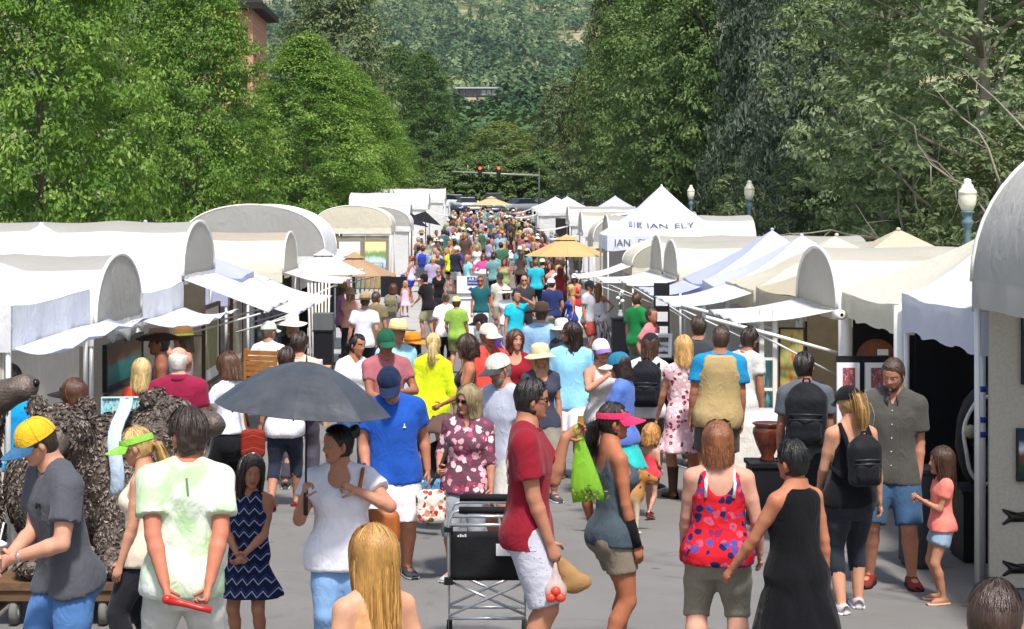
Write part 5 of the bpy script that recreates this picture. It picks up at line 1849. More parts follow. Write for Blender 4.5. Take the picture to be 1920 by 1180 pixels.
# ------------------------------------------------------------------ pink building behind the maples
Yb = 158
xr = atp(474, 0, Yb)[0]
bd = thing('brick_building', 'pink brick building with dark overhanging eaves rising above the maples', 'building', (xr - 14, Yb, gz(Yb)))
brk = NT('pink_brick')
_v = brk.coord()
_b = brk.n('TexBrick', Vector=brk.n('Mapping', Vector=_v, Rotation=(math.pi / 2, 0, 0)).outputs[0], Scale=2.6, Color1=(.55, .22, .14, 1), Color2=(.66, .30, .20, 1), Mortar=(.55, .44, .36, 1))
brk.base(_b.outputs[0], .9, .2, 0, _b.outputs[1], .2, .01)
zt = atp(498, 18, Yb)[2] - gz(Yb)
MB().box((9.6, 0, 0), (14, 10, zt)).build('wall', brk.m, bd)
rf = MB()
rf.add([(8.4, -1.2, zt - .05), (15.0, -1.2, zt - .05), (15.0, 11.2, zt - .05), (8.4, 11.2, zt - .05), (8.4, -1.2, zt + .5), (15.0, -1.2, zt + .5), (15.0, 11.2, zt + .5), (8.4, 11.2, zt + .5), (11.7, 5, zt + 3.5)],
       [(3, 2, 1, 0), (0, 1, 5, 4), (1, 2, 6, 5), (2, 3, 7, 6), (3, 0, 4, 7), (4, 5, 8), (5, 6, 8), (6, 7, 8), (7, 4, 8)])
rf.build('roof', mat('#26221f', .8, name='dark_roof'), bd)
for zlev in (zt - 3.6, zt - 7.2, zt - 10.8, zt - 14.4):
    for px in (10.45, 11.3, 12.3, 13.1):
        w = MB().box((px, -.10, zlev), (px + .38, -.02, zlev + 1.9)).build('window', mat('#3b2626', .2, .6, name='dark_glass'), bd)
        fr = MB()
        fr.box((px - .07, -.13, zlev - .08), (px, -.01, zlev + 1.98)); fr.box((px + .38, -.13, zlev - .08), (px + .45, -.01, zlev + 1.98)); fr.box((px, -.13, zlev + 1.9), (px + .38, -.01, zlev + 1.98)); fr.box((px - .1, -.18, zlev - .16), (px + .48, -.01, zlev - .08))
        fr.build('window_frame', mat('#7a4038', .8), w)
# ------------------------------------------------------------------ street lamps
GREENP = mat('#5f7880', .5, .4, var=.1, name='lamp_post_paint')
GLOBE = mat('#ece6d2', .25, .5, var=.03, name='lamp_glass')
def lamp(label, X, Y, h=4.25):
    r = thing('street_lamp', label, 'street lamp', (X, Y, gz(Y) + .12), 0, 'globe street lamps')
    MB().lathe([(.20, 0), (.20, .3), (.14, .38), (.13, .9), (.09, 1.0), (.085, h - 1.55), (.095, h - 1.4), (.16, h - 1.28), (.17, h - 1.2), (.12, h - 1.14), (.15, h - 1.0), (.19, h - .96), (.19, h - .92), (0, h - .92)], n=14).build('post', GREENP, r, True)
    MB().lathe([(.15, h - .92), (.235, h - .72), (.255, h - .52), (.245, h - .44), (.265, h - .42), (.25, h - .36), (.17, h - .26), (.16, h - .2), (.10, h - .14), (.115, h - .10), (.09, h - .03), (0, h)], n=16).build('lamp_shade', GLOBE, r, True)
    return r
lamp('large globe street lamp in front of the pale tree by the picture edge', 13.5, 50.5, 4.2)
lamp('globe street lamp above the lavender-white tents', 12.8, 87, 4.05)
lamp('small globe street lamp beside the lettered peaked tent', 13.9, 121, 3.5)
lamp('globe street lamp among the maples over the grey arched tent', -13.2, 111, 4.6)
mb = MB(); mb.box((-.3, -.02, 2.9), (.35, .02, 3.9))
ban = mb.build('street_banner', mat('#7c8090', .8, var=.6, scale=5, name='printed_banner'), None, loc=(-13.0, 112.5, gz(112)))
tag(ban, 'small dark patterned banner hanging below the lamp among the maples', 'banner')
# ------------------------------------------------------------------ traffic signals on a mast arm
Ys = 152
xa, _, zs = atp(848, 322, Ys); xb = atp(1004, 329, Ys)[0]
sg = thing('traffic_signal', 'pale mast arm with two red traffic lights across the street end', 'traffic light', (xb + .3, Ys, gz(Ys)))
zl = zs - gz(Ys)
ST = mat('#a3a698', .5, .4, .3, name='galvanised_steel')
MB().tube([(0, 0, 0), (0, 0, zl + .1)], [.11, .07], 8).build('pole', mat('#4d5148', .6), sg, True)
MB().tube([(0, 0, zl - .35), (xa - xb - .3, 0, zl)], [.10, .06], 8).build('mast_arm', ST, sg, True)
RED = NT('red_signal'); RED.base((.8, .02, .01), .4)
RED.bsdf.inputs['Emission Color'].default_value = (1, .06, .03, 1); RED.bsdf.inputs['Emission Strength'].default_value = 4.0
for px in (900, 935):
    xx_ = atp(px, 0, Ys)[0] - xb - .3
    hd = MB().box((xx_ - .17, -.2, zl - .5), (xx_ + .17, .05, zl + .36)).build('signal_head', mat('#1b1a18', .5, name='signal_housing'), sg)
    for k, m in enumerate((RED.m, mat('#3a2f10', .3), mat('#0f2a18', .3))):
        MB().lathe([(.0, 0), (.115, 0), (.115, .03)], (xx_, -.235, zl + .28 - .29 * k), 12, R=rotm('X', -90)).build('signal_lamp', m, hd)
for px in (877, 916):
    xx_ = atp(px, 0, Ys)[0] - xb - .3
    MB().tube([(xx_, 0, zl - .05), (xx_, 0, zl + .55)], .035, 6).build('mast_stub', ST, sg, True)
# ------------------------------------------------------------------ parked cars at the crossing
def car(label, X, Y, rz, col, suv=False):
    r = thing('parked_car', label, 'car', (X, Y, gz(Y)), rz, 'cars parked past the crossing')
    hh = 1.72 if suv else 1.45
    L, Wd = (4.7, 1.9)
    prof = [(-2.3, .45, .75), (-2.25, .35, .85), (-1.6, .3, .98), (-.75, .3, 1.0), (.0, .3, 1.02), (1.2, .3, 1.03), (2.1, .32, .98), (2.35, .45, .85)]
    G = []
    for (y, zlo, zh) in prof:
        ring = []
        for q in range(14):
            a = 2 * math.pi * q / 14
            cx_, cz_ = math.cos(a), math.sin(a)
            ring.append((.95 * np.sign(cx_) * abs(cx_) ** .35, y, (zlo + zh) / 2 + (zh - zlo) / 2 * np.sign(cz_) * abs(cz_) ** .45))
        G.append(ring)
    mb = MB().grid(np.array(G), 0, True)
    mb.f += [tuple(range(14)), tuple(range(len(mb.v) - 1, len(mb.v) - 15, -1))]; mb.m += [0, 0]
    body = mb.build('body', mat(col, .3, .5, .2, var=.04, name='car_paint'), r, True)
    cab = [(-.95, .78, 1.0), (-.3, .66, hh - .06), (.3, .66, hh), (1.5 if suv else 1.0, .66, hh - .04), (2.25 if suv else 1.75, .74, 1.02)]
    C = np.array([[(-w, y, z) for (y, w, z) in cab], [(w, y, z) for (y, w, z) in cab]])
    gl = MB()
    gl.grid(C.transpose(1, 0, 2))
    for sg_ in (0, 1):
        idx = [k * 2 + sg_ for k in range(5)]
        gl.f.append(tuple(idx if sg_ == 0 else idx[::-1])); gl.m.append(0)
    gl.build('windows', mat('#1a1e24', .12, .7, name='car_glass'), r)
    rfm = MB().box((-.64, -.25, hh - .03), (.64, 1.4 if suv else .95, hh + .03)).build('roof', mat(col, .3, .5, .2, var=.04, name='car_paint'), r)
    for sx in (-1, 1):
        for y in (-1.45, 1.45):
            w = MB().lathe([(.0, -.1), (.33, -.1), (.34, -.06), (.34, .08), (.33, .1), (0, .1)], (sx * .86, y, .33), 16, R=rotm('Y', 90)).build('wheel', mat('#151515', .9, name='tyre'), r, True)
            MB().lathe([(0, 0), (.2, 0), (.2, .02)], (sx * .97, y, .33), 12, R=rotm('Y', 90)).build('rim', mat('#a0a4a8', .3, .5, .8), w)
        MB().ball((sx * .68, -2.22, .78), (.2, .08, .09), 8, 5).build('headlight', mat('#dfe2e4', .15, .6), r, True)
    return r
car('dark blue car parked at an angle behind the far crowd', -3.6, 160, 1.2, '#28324a')
car('white car parked beside the dark blue one', -1.4, 166, .2, '#d8dade')
car('silver sport utility car, tallest roof at the street end', 1.0, 170, .1, '#8e948f', True)
car('grey car parked next to the silver sport utility car', 3.2, 163, -.9, '#8b9098')
car('dark car half hidden near the white gabled tent', 5.6, 166, -1.2, '#33383e')
car('pale car at the maple end of the parked line', -5.9, 168, 1.0, '#b9c2cc', True)
car('white car beyond the gap between the dark blue and the silver car', -2.6, 174, .9, '#dfe0e2')
car('silver-blue car at the pine end of the parked line', 7.6, 172, -.7, '#9aa8b4')
# ------------------------------------------------------------------ printed fabrics
def floral(name, base, cols, scale, thr=.46):
    t = NT(name)
    v = t.coord()
    nz = t.n('TexNoise', Vector=v, Scale=9, Detail=2)
    vv = t.n('Mix', _data_type='VECTOR', Factor=.05, i4=v, i5=nz.outputs[1]).outputs[1]
    vo = t.n('TexVoronoi', Vector=vv, Scale=scale)
    petal = t.n('TexVoronoi', Vector=vv, Scale=scale * 3.1)
    rnd = t.n('SeparateXYZ', Vector=vo.outputs[1]).outputs[0]
    fc = t.ramp(rnd, [((i + .01) / len(cols), srgb(q)) for i, q in enumerate(cols)], 'CONSTANT')
    d = t.math('ADD', vo.outputs[0], t.math('MULTIPLY', petal.outputs[0], .18))
    m = t.ramp(d, [(thr, (1, 1, 1)), (thr + .05, (0, 0, 0))])
    m = t.mix(t.ramp(rnd, [(.25, (0, 0, 0)), (.3, (1, 1, 1))]), (0, 0, 0), m)
    c = t.mix(m, srgb(base), fc)
    core = t.ramp(vo.outputs[0], [(.10, (1, 1, 1)), (.16, (0, 0, 0))])
    c = t.mix(t.mix(core, (0, 0, 0), t.mix(m, (0, 0, 0), (.7, .7, .7))), c, srgb(cols[-1]))
    w = t.n('TexNoise', Vector=v, Scale=12, Detail=4, Distortion=.8).outputs[0]
    return t.base(c, .9, .15, 0, w, .5, .03)
def chevron(name, c0, c1, c2, fx=14, fz=13):
    t = NT(name)
    s = t.n('SeparateXYZ', Vector=t.coord())
    zig = t.math('PINGPONG', t.math('MULTIPLY', s.outputs[0], fx), .5)
    f = t.math('FRACT', t.math('ADD', t.math('MULTIPLY', s.outputs[2], fz), zig))
    c = t.ramp(f, [(0, srgb(c0)), (.42, srgb(c1)), (.52, srgb(c2)), (.60, srgb(c0)), (.72, srgb(c2)), (.80, srgb(c0))], 'CONSTANT')
    nz = t.noise(t.coord(), 60, 2)
    c = t.mix(t.math('MULTIPLY', nz, .35), c, srgb(c0))
    return t.base(c, .9, .15)
def tiedye(name, c0, c1):
    t = NT(name)
    v = t.coord()
    n = t.n('TexNoise', Vector=v, Scale=3.2, Detail=4, Roughness=.55, Distortion=.7).outputs[0]
    c = t.ramp(n, [(.38, srgb(c0)), (.60, srgb(c1))])
    w = t.n('TexNoise', Vector=t.coord(scale=(1, 1, .5)), Scale=12, Detail=4, Distortion=.8).outputs[0]
    return t.base(c, .9, .15, 0, w, .6, .035)
def dots(name, base, dot, scale, thr=.16):
    t = NT(name)
    vo = t.n('TexVoronoi', Vector=t.coord(scale=(1, 1, 1.6)), Scale=scale)
    c = t.mix(t.ramp(vo.outputs[0], [(thr, (1, 1, 1)), (thr + .03, (0, 0, 0))]), srgb(base), srgb(dot))
    w = t.noise(t.coord(), 12, 4)
    return t.base(c, .9, .15, 0, w, .5, .03)
def vstripes(name, cols, scale=3.0):
    t = NT(name)
    n = t.noise(t.coord(scale=(1, 1, .08)), scale * 4, 3)
    return t.base(t.ramp(n, [(.3 + .4 * i / (len(cols) - 1), srgb(q)) for i, q in enumerate(cols)]), .9, .15)
F_PURPLE = floral('purple_floral', '#6d4453', ['#c97f97', '#e3b3bd', '#d8a0a8', '#a44a66', '#f0d6d8'], 20, .60)
F_RED = floral('red_floral', '#c8202c', ['#3a2f74', '#8a2350', '#574a94', '#c05068', '#1f2450'], 21, .60)
F_PINK = floral('pink_floral', '#d9aeb4', ['#b04a60', '#f0e0e0', '#7a3048', '#e8c8cc'], 26, .55)
CHEV = chevron('chevron_print', '#1b2340', '#aeb6cc', '#3e4c78')
TIE = tiedye('green_tie_dye', '#b1cfa0', '#e6ebe2')
PRINT = dots('printed_shorts', '#bdbcc8', '#3a3f50', 26, .11)
BAGP = floral('tapestry_print', '#e6ddcf', ['#c04030', '#a83a30', '#506040', '#d88a70'], 24, .60)
SKIRTP = vstripes('streaked_print', ['#e8e6e8', '#c9c2c6', '#23253a', '#e0dcdc', '#3a3040'])
JEAN = cloth('#4f77ad', 'denim'); DENIM = cloth('#3c5876', 'denim'); LDENIM = cloth('#8fa3b8', 'denim')

def band(r, root, side, t0, t1, rad, m, name, bulge=1.0):
    """a cuff round the forearm between fractions t0..t1 (elbow 0, wrist 1)"""
    a = r.arms[0 if side > 0 else 1]
    p = a['E'] + (a['W'] - a['E']) * t0; q = a['E'] + (a['W'] - a['E']) * t1
    o = MB().tube([p, (p + q) / 2, q], [rad, rad * bulge, rad], 12).build(name, m, root, True)
    return o

def ytop(x, y, h):
    """distance at which a figure h tall has its top at picture height y"""
    lo, hi = 6.0, 220.0
    ys = np.linspace(lo, hi, 4000)
    py = CY + (EYE - gz(ys) - h) * FPX / ys
    return float(ys[np.argmin(np.abs(py - y) + (ys > 75) * 0.0)])

G1 = 'festival visitors in the near street'
R = {}
_, R['grey'] = person('person in a charcoal tee and yellow cap looking down at an iced drink', 130, 10.3, 1.88, -52, 'm', '#cf9678', ('short', '#3a2a20'), ('cap2', '#e3b32a', '#39688f'),
   top=('tee', '#52535a', dict(sleeve=.64, sl_ease=.024, ease=.018, amp=.012)), bottom=('pants', JEAN), head=(-18, 26, 0), b=1.04, lean=11, L=(.04, .19, .59), Lp=(.9, -.5, -.6), R=(.0, .20, .58), curl=(.75, .6), group=G1)
band(R['grey'], R['grey'].root, 1, .86, .96, .031, mat('#b9bcc0', .25, .5, .8, name='watch_steel'), 'wristwatch', 1.12)
_, R['tie'] = person('person from behind in a pale green tie-dye tee, hands joined behind the back', 345, 10.3, 1.87, -168, 'm', '#c4795a', ('shaggy', '#33261f'),
   top=('loose', TIE), bottom=('pants', '#c8c8c0'), head=(28, 4, 0), b=1.05, L=(.050, -.165, .415), R=(.055, -.165, .41), Lp=(1, -.05, .1), Rp=(1, -.05, .1), curl=(.9, .9), group=G1, legs='wide')
_, R['visor'] = person('blonde person in a lime green visor and beige sleeveless top looking towards the bear', 268, 11.7, 1.62, -95, 'f', '#c98f70', ('ponylow', '#c9a468'), ('visor', '#8fd04e'),
   top=('sleeveless', '#dccdb8'), bottom=('pants', '#26262c'), head=(-5, 12, 0), L=(.13, .06, .47), group=G1)
_, R['girl'] = person('child in a navy chevron dress with clasped hands and a pale headband', 465, 12.2, 1.38, -8, 'k', '#b97e5e', ('long', '#2f2019'),
   top=('dress', CHEV, dict(hem=.33, flare=.03, strap=0, neck='v')), bottom=None, head=(28, 6, 0), L=(.018, .135, .555), R=(.022, .13, .56), Lp=(.8, -.6, -.5), Rp=(.8, -.6, -.5), curl=(.7, .7), shoes=('sandal', '#4a3a30', '#5a4a40'), headH=.215, group=G1)
hb_ = MB().tube([R['girl'].hc + R['girl'].Rh @ (np.array((.375 * math.cos(a), -.06 + .1 * math.sin(a), .05 + .50 * math.sin(a))) * R['girl'].headH) for a in np.linspace(0.05, math.pi - .05, 14)], .012, 6).build('headband', mat('#b9c4cc', .5, name='headband'), R['girl'].root, True)
_, R['umb'] = person('person in a white lace blouse holding up the dark umbrella', 640, 11.7, 1.63, 8, 'f', '#c08767', ('bun', '#17120f'),
   top=('blouse', '#e6e4ee'), bottom=('slim', '#7fa2cc'), head=(-62, 0, 0), b=1.26, R=(.155, .13, .755), Rp=(.35, .1, -1), L=(.055, .125, .775), Lp=(1, .1, -.6), curl=(1.1, 1.2), handR=(-.1, .3, .8), group=G1)
_, R['blonde'] = person('person with long straight blonde hair seen from behind at the bottom of the picture', 690, 7.9, 1.645, -152, 'f', '#cf9a78', ('verylong', '#b48545'), glasses=True,
   top=('tank', '#d8a070'), bottom=('pants', JEAN), head=(22, 2, 0), group=G1)
_, R['blue'] = person('person in a royal blue tee, white shorts and navy cap with head bowed', 742, 14.9, 1.76, 8, 'm', '#c07f5e', ('short', '#4a3a30'), ('cap', '#1d2a48'),
   top=('tee', '#2354b0', dict(hem=.455, ease=.022, flare=.02)), bottom=('shorts', '#e9e7ea', dict(length=1.0)), head=(-12, 30, 0), b=1.14, belly=.012, lean=5, legs='stepR', shoes=('shoe', '#3a3c42', '#8a8a8a'), group=G1)
_, R['floral'] = person('person in a purple floral shirt with a patterned pouch bag and grey capris', 874, 14.9, 1.58, -14, 'f', '#bd8263', ('bob', '#94835f'), glasses=True,
   top=('rolled', F_PURPLE), bottom=('bermuda', '#8f9399', dict(length=1.2)), head=(-30, 4, 0), b=1.14, R=(.115, .12, .60), L=(.15, .05, .475), legs='stepR', shoes=('shoe', '#b9b9bd', '#e8e8e8'), curl=(.5, 1.0), group=G1)
_, R['gcap'] = person('person in a pale grey tee and off-white cap with dark brim, arm across the chest', 946, 15.7, 1.77, -48, 'm', '#b87a5c', ('short', '#8a8078'), ('cap2', '#ddd6c6', '#3f4446'), True,
   top=('loose', '#b4b8c8'), bottom=('shorts', '#c8c4bc'), head=(-8, 16, 0), R=(.02, .16, .64), beard='#a09890', group=G1)
_, R['maroon'] = person('tall person in a maroon tee facing the street side with a lime plastic bag', 992, 11.5, 1.95, 86, 'm', '#b97c5c', ('short', '#1d1612'), None, True,
   top=('loose', '#8a1c2c', dict(hem=.462)), bottom=('shorts', PRINT, dict(length=.95)), head=(2, 6, 0), L=(.07, .115, .80), Lp=(.1, -.2, -1), R=(.115, .075, .475), handL=(0, .75, .5), curl=(.6, 1.0), shoes=('shoe', '#5a5048', '#d8d8d8'), group=G1)
_, R['pink'] = person('person in a pink visor and slate tank top wearing a black wrist brace', 1148, 12.0, 1.74, 112, 'f', '#b06a45', ('ponylow', '#231915'), ('visor', '#dd3563'),
   top=('tank', '#434f58'), bottom=('short', '#857a6c', dict(length=.55, ease=.016)), head=(-24, 2, 0), b=.97, R=(.125, .045, .455), legs='stepL', shoes=('shoe', '#777777', '#dddddd'), group=G1)
band(R['pink'], R['pink'].root, -1, .40, 1.12, .036, cloth('#101014', 'neoprene'), 'wrist_brace', 1.06)
_, R['red'] = person('person from behind in a red floral camisole with white straps and khaki knee shorts', 1345, 11.6, 1.66, 174, 'f', '#d09a80', ('bob', '#7d4b2b'), None, 'up',
   top=('tankloose', F_RED), bottom=('bermuda', '#8f8879', dict(length=1.1)), head=(-14, 0, 0), b=1.22, R=(.165, .06, .505), L=(.13, .10, .5), group=G1)
for sg in (-1, 1):
    r_ = R['red']
    MB().tube([r_.T(sg * .054, .070, .735), r_.T(sg * .056, .066, .79), r_.T(sg * .055, .035, .838), r_.T(sg * .052, -.03, .845), r_.T(sg * .05, -.07, .80)], .011, 5).build('strap', cloth('#f0eef0'), r_.root, True)
_, R['black'] = person('person from behind in a long black sleeveless dress with short black hair', 1492, 11.0, 1.62, -155, 'f', '#b9744f', ('short', '#120f0e'), None, True,
   top=('maxi', '#0e0e12', dict(hem=.17, strap=0, arm=.026)), bottom=None, head=(20, 0, 0), b=1.08, L=(.205, .12, .535), Lp=(.35, -1, -.5), group=G1, shoes=('sandal', '#2a2020', '#2a2020'))
_, R['pony'] = person('person from behind in a black cap with blonde ponytail, black tank and leggings', 1592, 13.7, 1.68, -172, 'f', '#cf9472', ('ponyhigh', '#b18a50'), ('cap', '#17171b'),
   top=('tank', '#141418'), bottom=('leggings', '#262a32', dict(length=1.52)), head=(18, 8, 0), b=1.04, L=(.09, .14, .56), R=(.155, .03, .49), legs='stepR', shoes=('shoe', '#c4b8bc', '#f0eef0'), group=G1)
_, R['beard'] = person('bearded person in a charcoal button shirt and denim shorts smiling down', 1668, 14.6, 1.83, -14, 'm', '#bd8163', ('crop', '#4a3627'), None,
   top=('shirt', '#4f4d49'), bottom=('shorts', DENIM, dict(length=.98)), head=(-22, 20, 0), R=(.135, .10, .46), L=(.125, .015, .475), legs='wide', shoes=('shoe', '#7a2a26', '#1c1c1c'), beard='#5b3f2b', curl=(.6, .9), group=G1)
_, R['kid'] = person('child in a coral tee and pale denim shorts holding a snack to the mouth', 1766, 14.0, 1.19, -88, 'k', '#b9805f', ('long', '#43291b'),
   top=('kid', '#fb8779'), bottom=('short', LDENIM, dict(length=.5)), head=(0, 0, 0), L=(.03, .155, .705), R=(.03, .16, .70), Lp=(.3, -.3, -1), Rp=(.3, -.3, -1), shoes=('sandal', '#caa184', '#d8a890'), curl=(.9, .9), group=G1)
_, R['head'] = person('person with thinning dark hair, just the back of the head in the bottom corner', 1852, 6.0, 1.80, 150, 'm', '#cf8f6e', ('crop', '#3f2b21'), top=('tee', '#3a3a3e'), bottom=('pants', '#333333'), head=(5, 4, 0), group=G1)
_, R['vest'] = person('person from behind in a khaki vest over a turquoise tee', 1343, 18.5, 1.83, 176, 'm', '#b0714f', ('crop', '#4a3528'),
   top=('loose', '#1d86b8', dict(hem=.53)), bottom=('shorts', '#57534a'), b=1.08, shoes=('shoe', '#4a4038', '#3a3a3a'), group=G1)
v_, q_ = top_mesh(R['vest'], .019, tank=True, ease=.050, flare=.036, hem=.445, neck='crew', amp=.012, seed=77)
link('vest', newmesh('vest', v_, q_, [cloth('#b39b6c')], None, True), R['vest'].root)
_, R['pdress'] = person('blonde person from behind in a pink floral dress and brown cowboy boots', 1284, 19.0, 1.7, -172, 'f', '#c08562', ('mid', '#c4975a'), top=('dress_sl', F_PINK), bottom=None, shoes=('boot', '#4a3020', '#2a1c14'), head=(-12, 4, 0), legs='stepL', group=G1)
person('person with short brown hair behind the blonde in the pink dress', 1306, 21.6, 1.79, 180, 'm', '#b98060', ('short', '#3f2e22'), top=('tee', '#43464c'), bottom=('pants', '#3a3a40'), group=G1)
_, R['bp'] = person('person with a big black backpack standing under the long white awning', 1510, 16.4, 1.72, 168, 'm', '#a87458', ('short', '#241a15'), top=('shirt', '#5a5f68'), bottom=('pants', '#23252c'), head=(-8, 8, 0), group=G1)
person('person in a white cap and pale aqua shirt at the tall picture display', 1418, 21.2, 1.64, -62, 'm', '#b67a5c', ('short', '#5a4a3c'), ('cap', '#ecebea'), top=('threeq', '#86d3dc'), bottom=('pants', '#55585f'), head=(0, 12, 0), R=(.03, .15, .6), group=G1)
person('person in a light grey tee leaning to look at the tall picture display', 1394, 20.3, 1.73, 140, 'm', '#b0714f', ('short', '#30241c'), top=('tee', '#cfcdc9'), bottom=('shorts', '#6b665c'), lean=8, group=G1)
_, R['sky'] = person('long-haired bearded person in a light blue shirt, white shorts and sunglasses', 1070, 20.6, 1.77, -12, 'm', '#a5694a', ('mid', '#2b1b15'), None, True, top=('long', '#93d0ee'), bottom=('shorts', '#eceaec'), head=(-52, 2, 0), beard='#241712', shoes=('sandal', '#5a4030', '#6a5040'), legs='stepL', group=G1)
person('person in a tan bucket hat and dark grey tee with a cream bag strap', 1015, 18.9, 1.62, 6, 'f', '#c08767', ('mid', '#b89258'), ('bucket', '#d6caa2'), True, top=('scoop', '#3f4254'), bottom=('shorts', '#8a8578'), R=(.06, .12, .70), group=G1)
person('person with a brown bob in a dark red scoop-neck top', 968, 21.0, 1.66, 8, 'f', '#c98f74', ('bob', '#5a3425'), top=('scoop', '#8d1c28'), bottom=('pants', '#3c3a40'), b=1.12, head=(12, 0, 0), group=G1)
person('person with a moustache in a coral red polo and white cap', 912, 20.7, 1.75, 24, 'm', '#b06f50', ('short', '#6a5a4c'), ('cap', '#e7dfcb'), True, top=('polo', '#d64a3e'), bottom=('shorts', '#8f8a7c'), head=(22, 6, 0), b=1.1, belly=.02, group=G1)
person('curly dark-haired person in sunglasses and a black tank looking across the street', 877, 19.6, 1.66, -84, 'f', '#b9744f', ('curly', '#3a2418'), None, True, top=('tank', '#1d2026'), bottom=('short', '#3a5a80'), L=(.05, .17, .58), Lp=(.6, -.5, -.8), group=G1)
person('blonde person from behind in a bright yellow long shirt', 812, 20.3, 1.66, 180, 'f', '#c08a66', ('ponylow', '#cbae76'), top=('long', '#d8e622', dict(sleeve=1.6, flare=.03, hem=.42)), bottom=('short', '#a39a7c', dict(length=.7)), group=G1)
person('person in a wide orange sun hat and white shirt behind the rose tee', 776, 21.4, 1.60, -18, 'f', '#b9785a', ('mid', '#4a3020'), ('wide', '#de8a28', '#8a5a20'), True, top=('shirt', '#e8e8ee'), bottom=('pants', '#c8c8c8'), group=G1)
_, R['rose'] = person('person in a rose tee and dark green cap sipping from an iced cup', 728, 18.7, 1.79, 14, 'm', '#a86a4c', ('short', '#2a1f18'), ('cap', '#1f5b41'), True, top=('tee', '#a9646c'), bottom=('shorts', '#5a5650'), L=(.05, .155, .665), R=(.02, .15, .60), Lp=(.8, -.4, -.7), Rp=(.8, -.4, -.6), head=(4, 14, 0), curl=(.9, .7), group=G1)
person('person in a straw hat and pale blue shirt behind the green cap', 738, 21.0, 1.76, 30, 'm', '#b98060', ('short', '#7a6a58'), ('straw', '#e5d19d', '#b9a070'), top=('shirt', '#a3d8ee'), bottom=('shorts', '#9a958a'), group=G1)
person('dark-haired person in a white V-neck tee and jeans glancing sideways', 660, 20.5, 1.64, 10, 'f', '#b57855', ('ponylow', '#17110f'), top=('vneck', '#efedf2'), bottom=('slim', '#3c5c84'), head=(34, 4, 0), group=G1)
person('person in a white and purple cap and pale grey tank with hand to the chin', 1134, 19.2, 1.66, 20, 'f', '#c58a6c', ('ponylow', '#3a2419'), ('cap2', '#e6e4e6', '#8a6db0'), True, top=('tank', '#bfb9b9'), bottom=('pants', '#2c2c34'), b=1.1, R=(.05, .15, .79), Rp=(.9, -.1, -.6), group=G1)
_, R['teal'] = person('person in a teal mesh cap, blue tee and turquoise skirt', 1166, 17.4, 1.64, -112, 'f', '#c58a6c', ('bob', '#2c1c15'), ('cap2', '#2b7996', '#e9e9e9'), top=('tee', '#5a79c6'), bottom=('skirt', '#2fb3ae', dict(length=.75)), head=(0, 8, 0), shoes=('sandal', '#5a3a2a', '#6a4a3a'), L=(.10, .10, .5), legs='stepR', group=G1)
_, R['wb'] = person('brown-haired person in a dark cap and white tee wearing a black daypack', 1214, 19.7, 1.69, 168, 'f', '#c08562', ('long', '#4a3122'), ('cap', '#25262b'), top=('tee', '#e6e4e6'), bottom=('shorts', '#564a3e'), head=(-25, 4, 0), group=G1)
person('toddler with blonde curls in a red top walking away', 1217, 17.8, .90, 148, 'k', '#d09c7e', ('curly', '#bb8649'), top=('tank', '#df4650', dict(flare=.03)), bottom=('short', '#4a6a94'), shoes=('shoe', '#6a2a2a', '#8a5a4a'), headH=.185, legs='walkL', R=(.12, .10, .55), group=G1)
person('white-haired person from behind in a wine red polo', 335, 16.7, 1.75, 178, 'm', '#d5a48c', ('fringe', '#e2dace'), top=('polo', '#8d2040'), bottom=('pants', '#8a8272'), b=1.12, group=G1)
person('blonde person from behind in an orange top beside the teal painting', 264, 18.7, 1.48, 178, 'f', '#cf9a78', ('mid', '#d0b078'), top=('tee', '#e8563c'), bottom=('pants', '#55585f'), group=G1)
person('tanned person in a dark brimmed hat and navy tank in profile', 300, 19.2, 1.74, -82, 'm', '#8f5a3e', ('short', '#2a1f18'), ('cowboy', '#3b2b24', '#c8b090'), top=('tank', '#2b3150'), bottom=('shorts', '#5a564e'), group=G1)
person('person in a brown straw hat lifting an arm to shade the eyes', 346, 20.2, 1.72, -70, 'f', '#c08767', ('bob', '#4a3020'), ('straw', '#80603a', '#8a9a30'), top=('tank', '#8c8890'), bottom=('shorts', '#77736a'), L=(.05, .14, .93), Lp=(1, .2, -.3), group=G1)
person('person with a chestnut bob, dark visor and sunglasses behind the bronze bear', 140, 14.9, 1.62, -88, 'f', '#b9785a', ('bob', '#55341f'), ('visor', '#2c2622'), True, top=('tank', '#1d4448'), bottom=('pants', '#333338'), group=G1)
person('person in a bright turquoise tee behind the raised bear snout', 22, 15.6, 1.68, 180, 'm', '#b98060', ('short', '#2a1f18'), top=('tee', '#1a9de0'), bottom=('shorts', '#5a564e'), group=G1)
_, R['photo'] = person('brown-haired person in a white tee and black trousers reaching to touch the bear', 428, 16.9, 1.68, -128, 'f', '#d09c7e', ('bob', '#56371f'), top=('tee', '#ecebf2', dict(hem=.56)), bottom=('slim', '#17171c'), L=(.12, .21, .665), R=(.02, .2, .66), head=(-8, 14, 0), group=G1)
person('person in a white top and dark capris with red shoes walking below the umbrella', 531, 18.4, 1.62, 176, 'f', '#b98060', ('short', '#38241c'), top=('loose', '#ebe9ef'), bottom=('capri', '#2a3040'), shoes=('sandal', '#a02028', '#a02028'), legs='walkR', group=G1)
person('person in a peach top and plum trousers half hidden by the umbrella', 560, 19.8, 1.70, 172, 'm', '#c98f74', ('short', '#33241c'), top=('tee', '#e6bfa8'), bottom=('pants', '#4a4552'), group=G1)
_, R['seat'] = person('person in a white tee and pale cap sitting in a tall wooden chair', 508, 24.3, 1.76, 158, 'm', '#c08767', ('short', '#6a5a48'), ('cap', '#cfd8c8'), top=('loose', '#eceaf0'), bottom=('shorts', '#4a4a50'), legs='sit', drop=.09, head=(-10, 6, 0), lean=-4, group=G1)
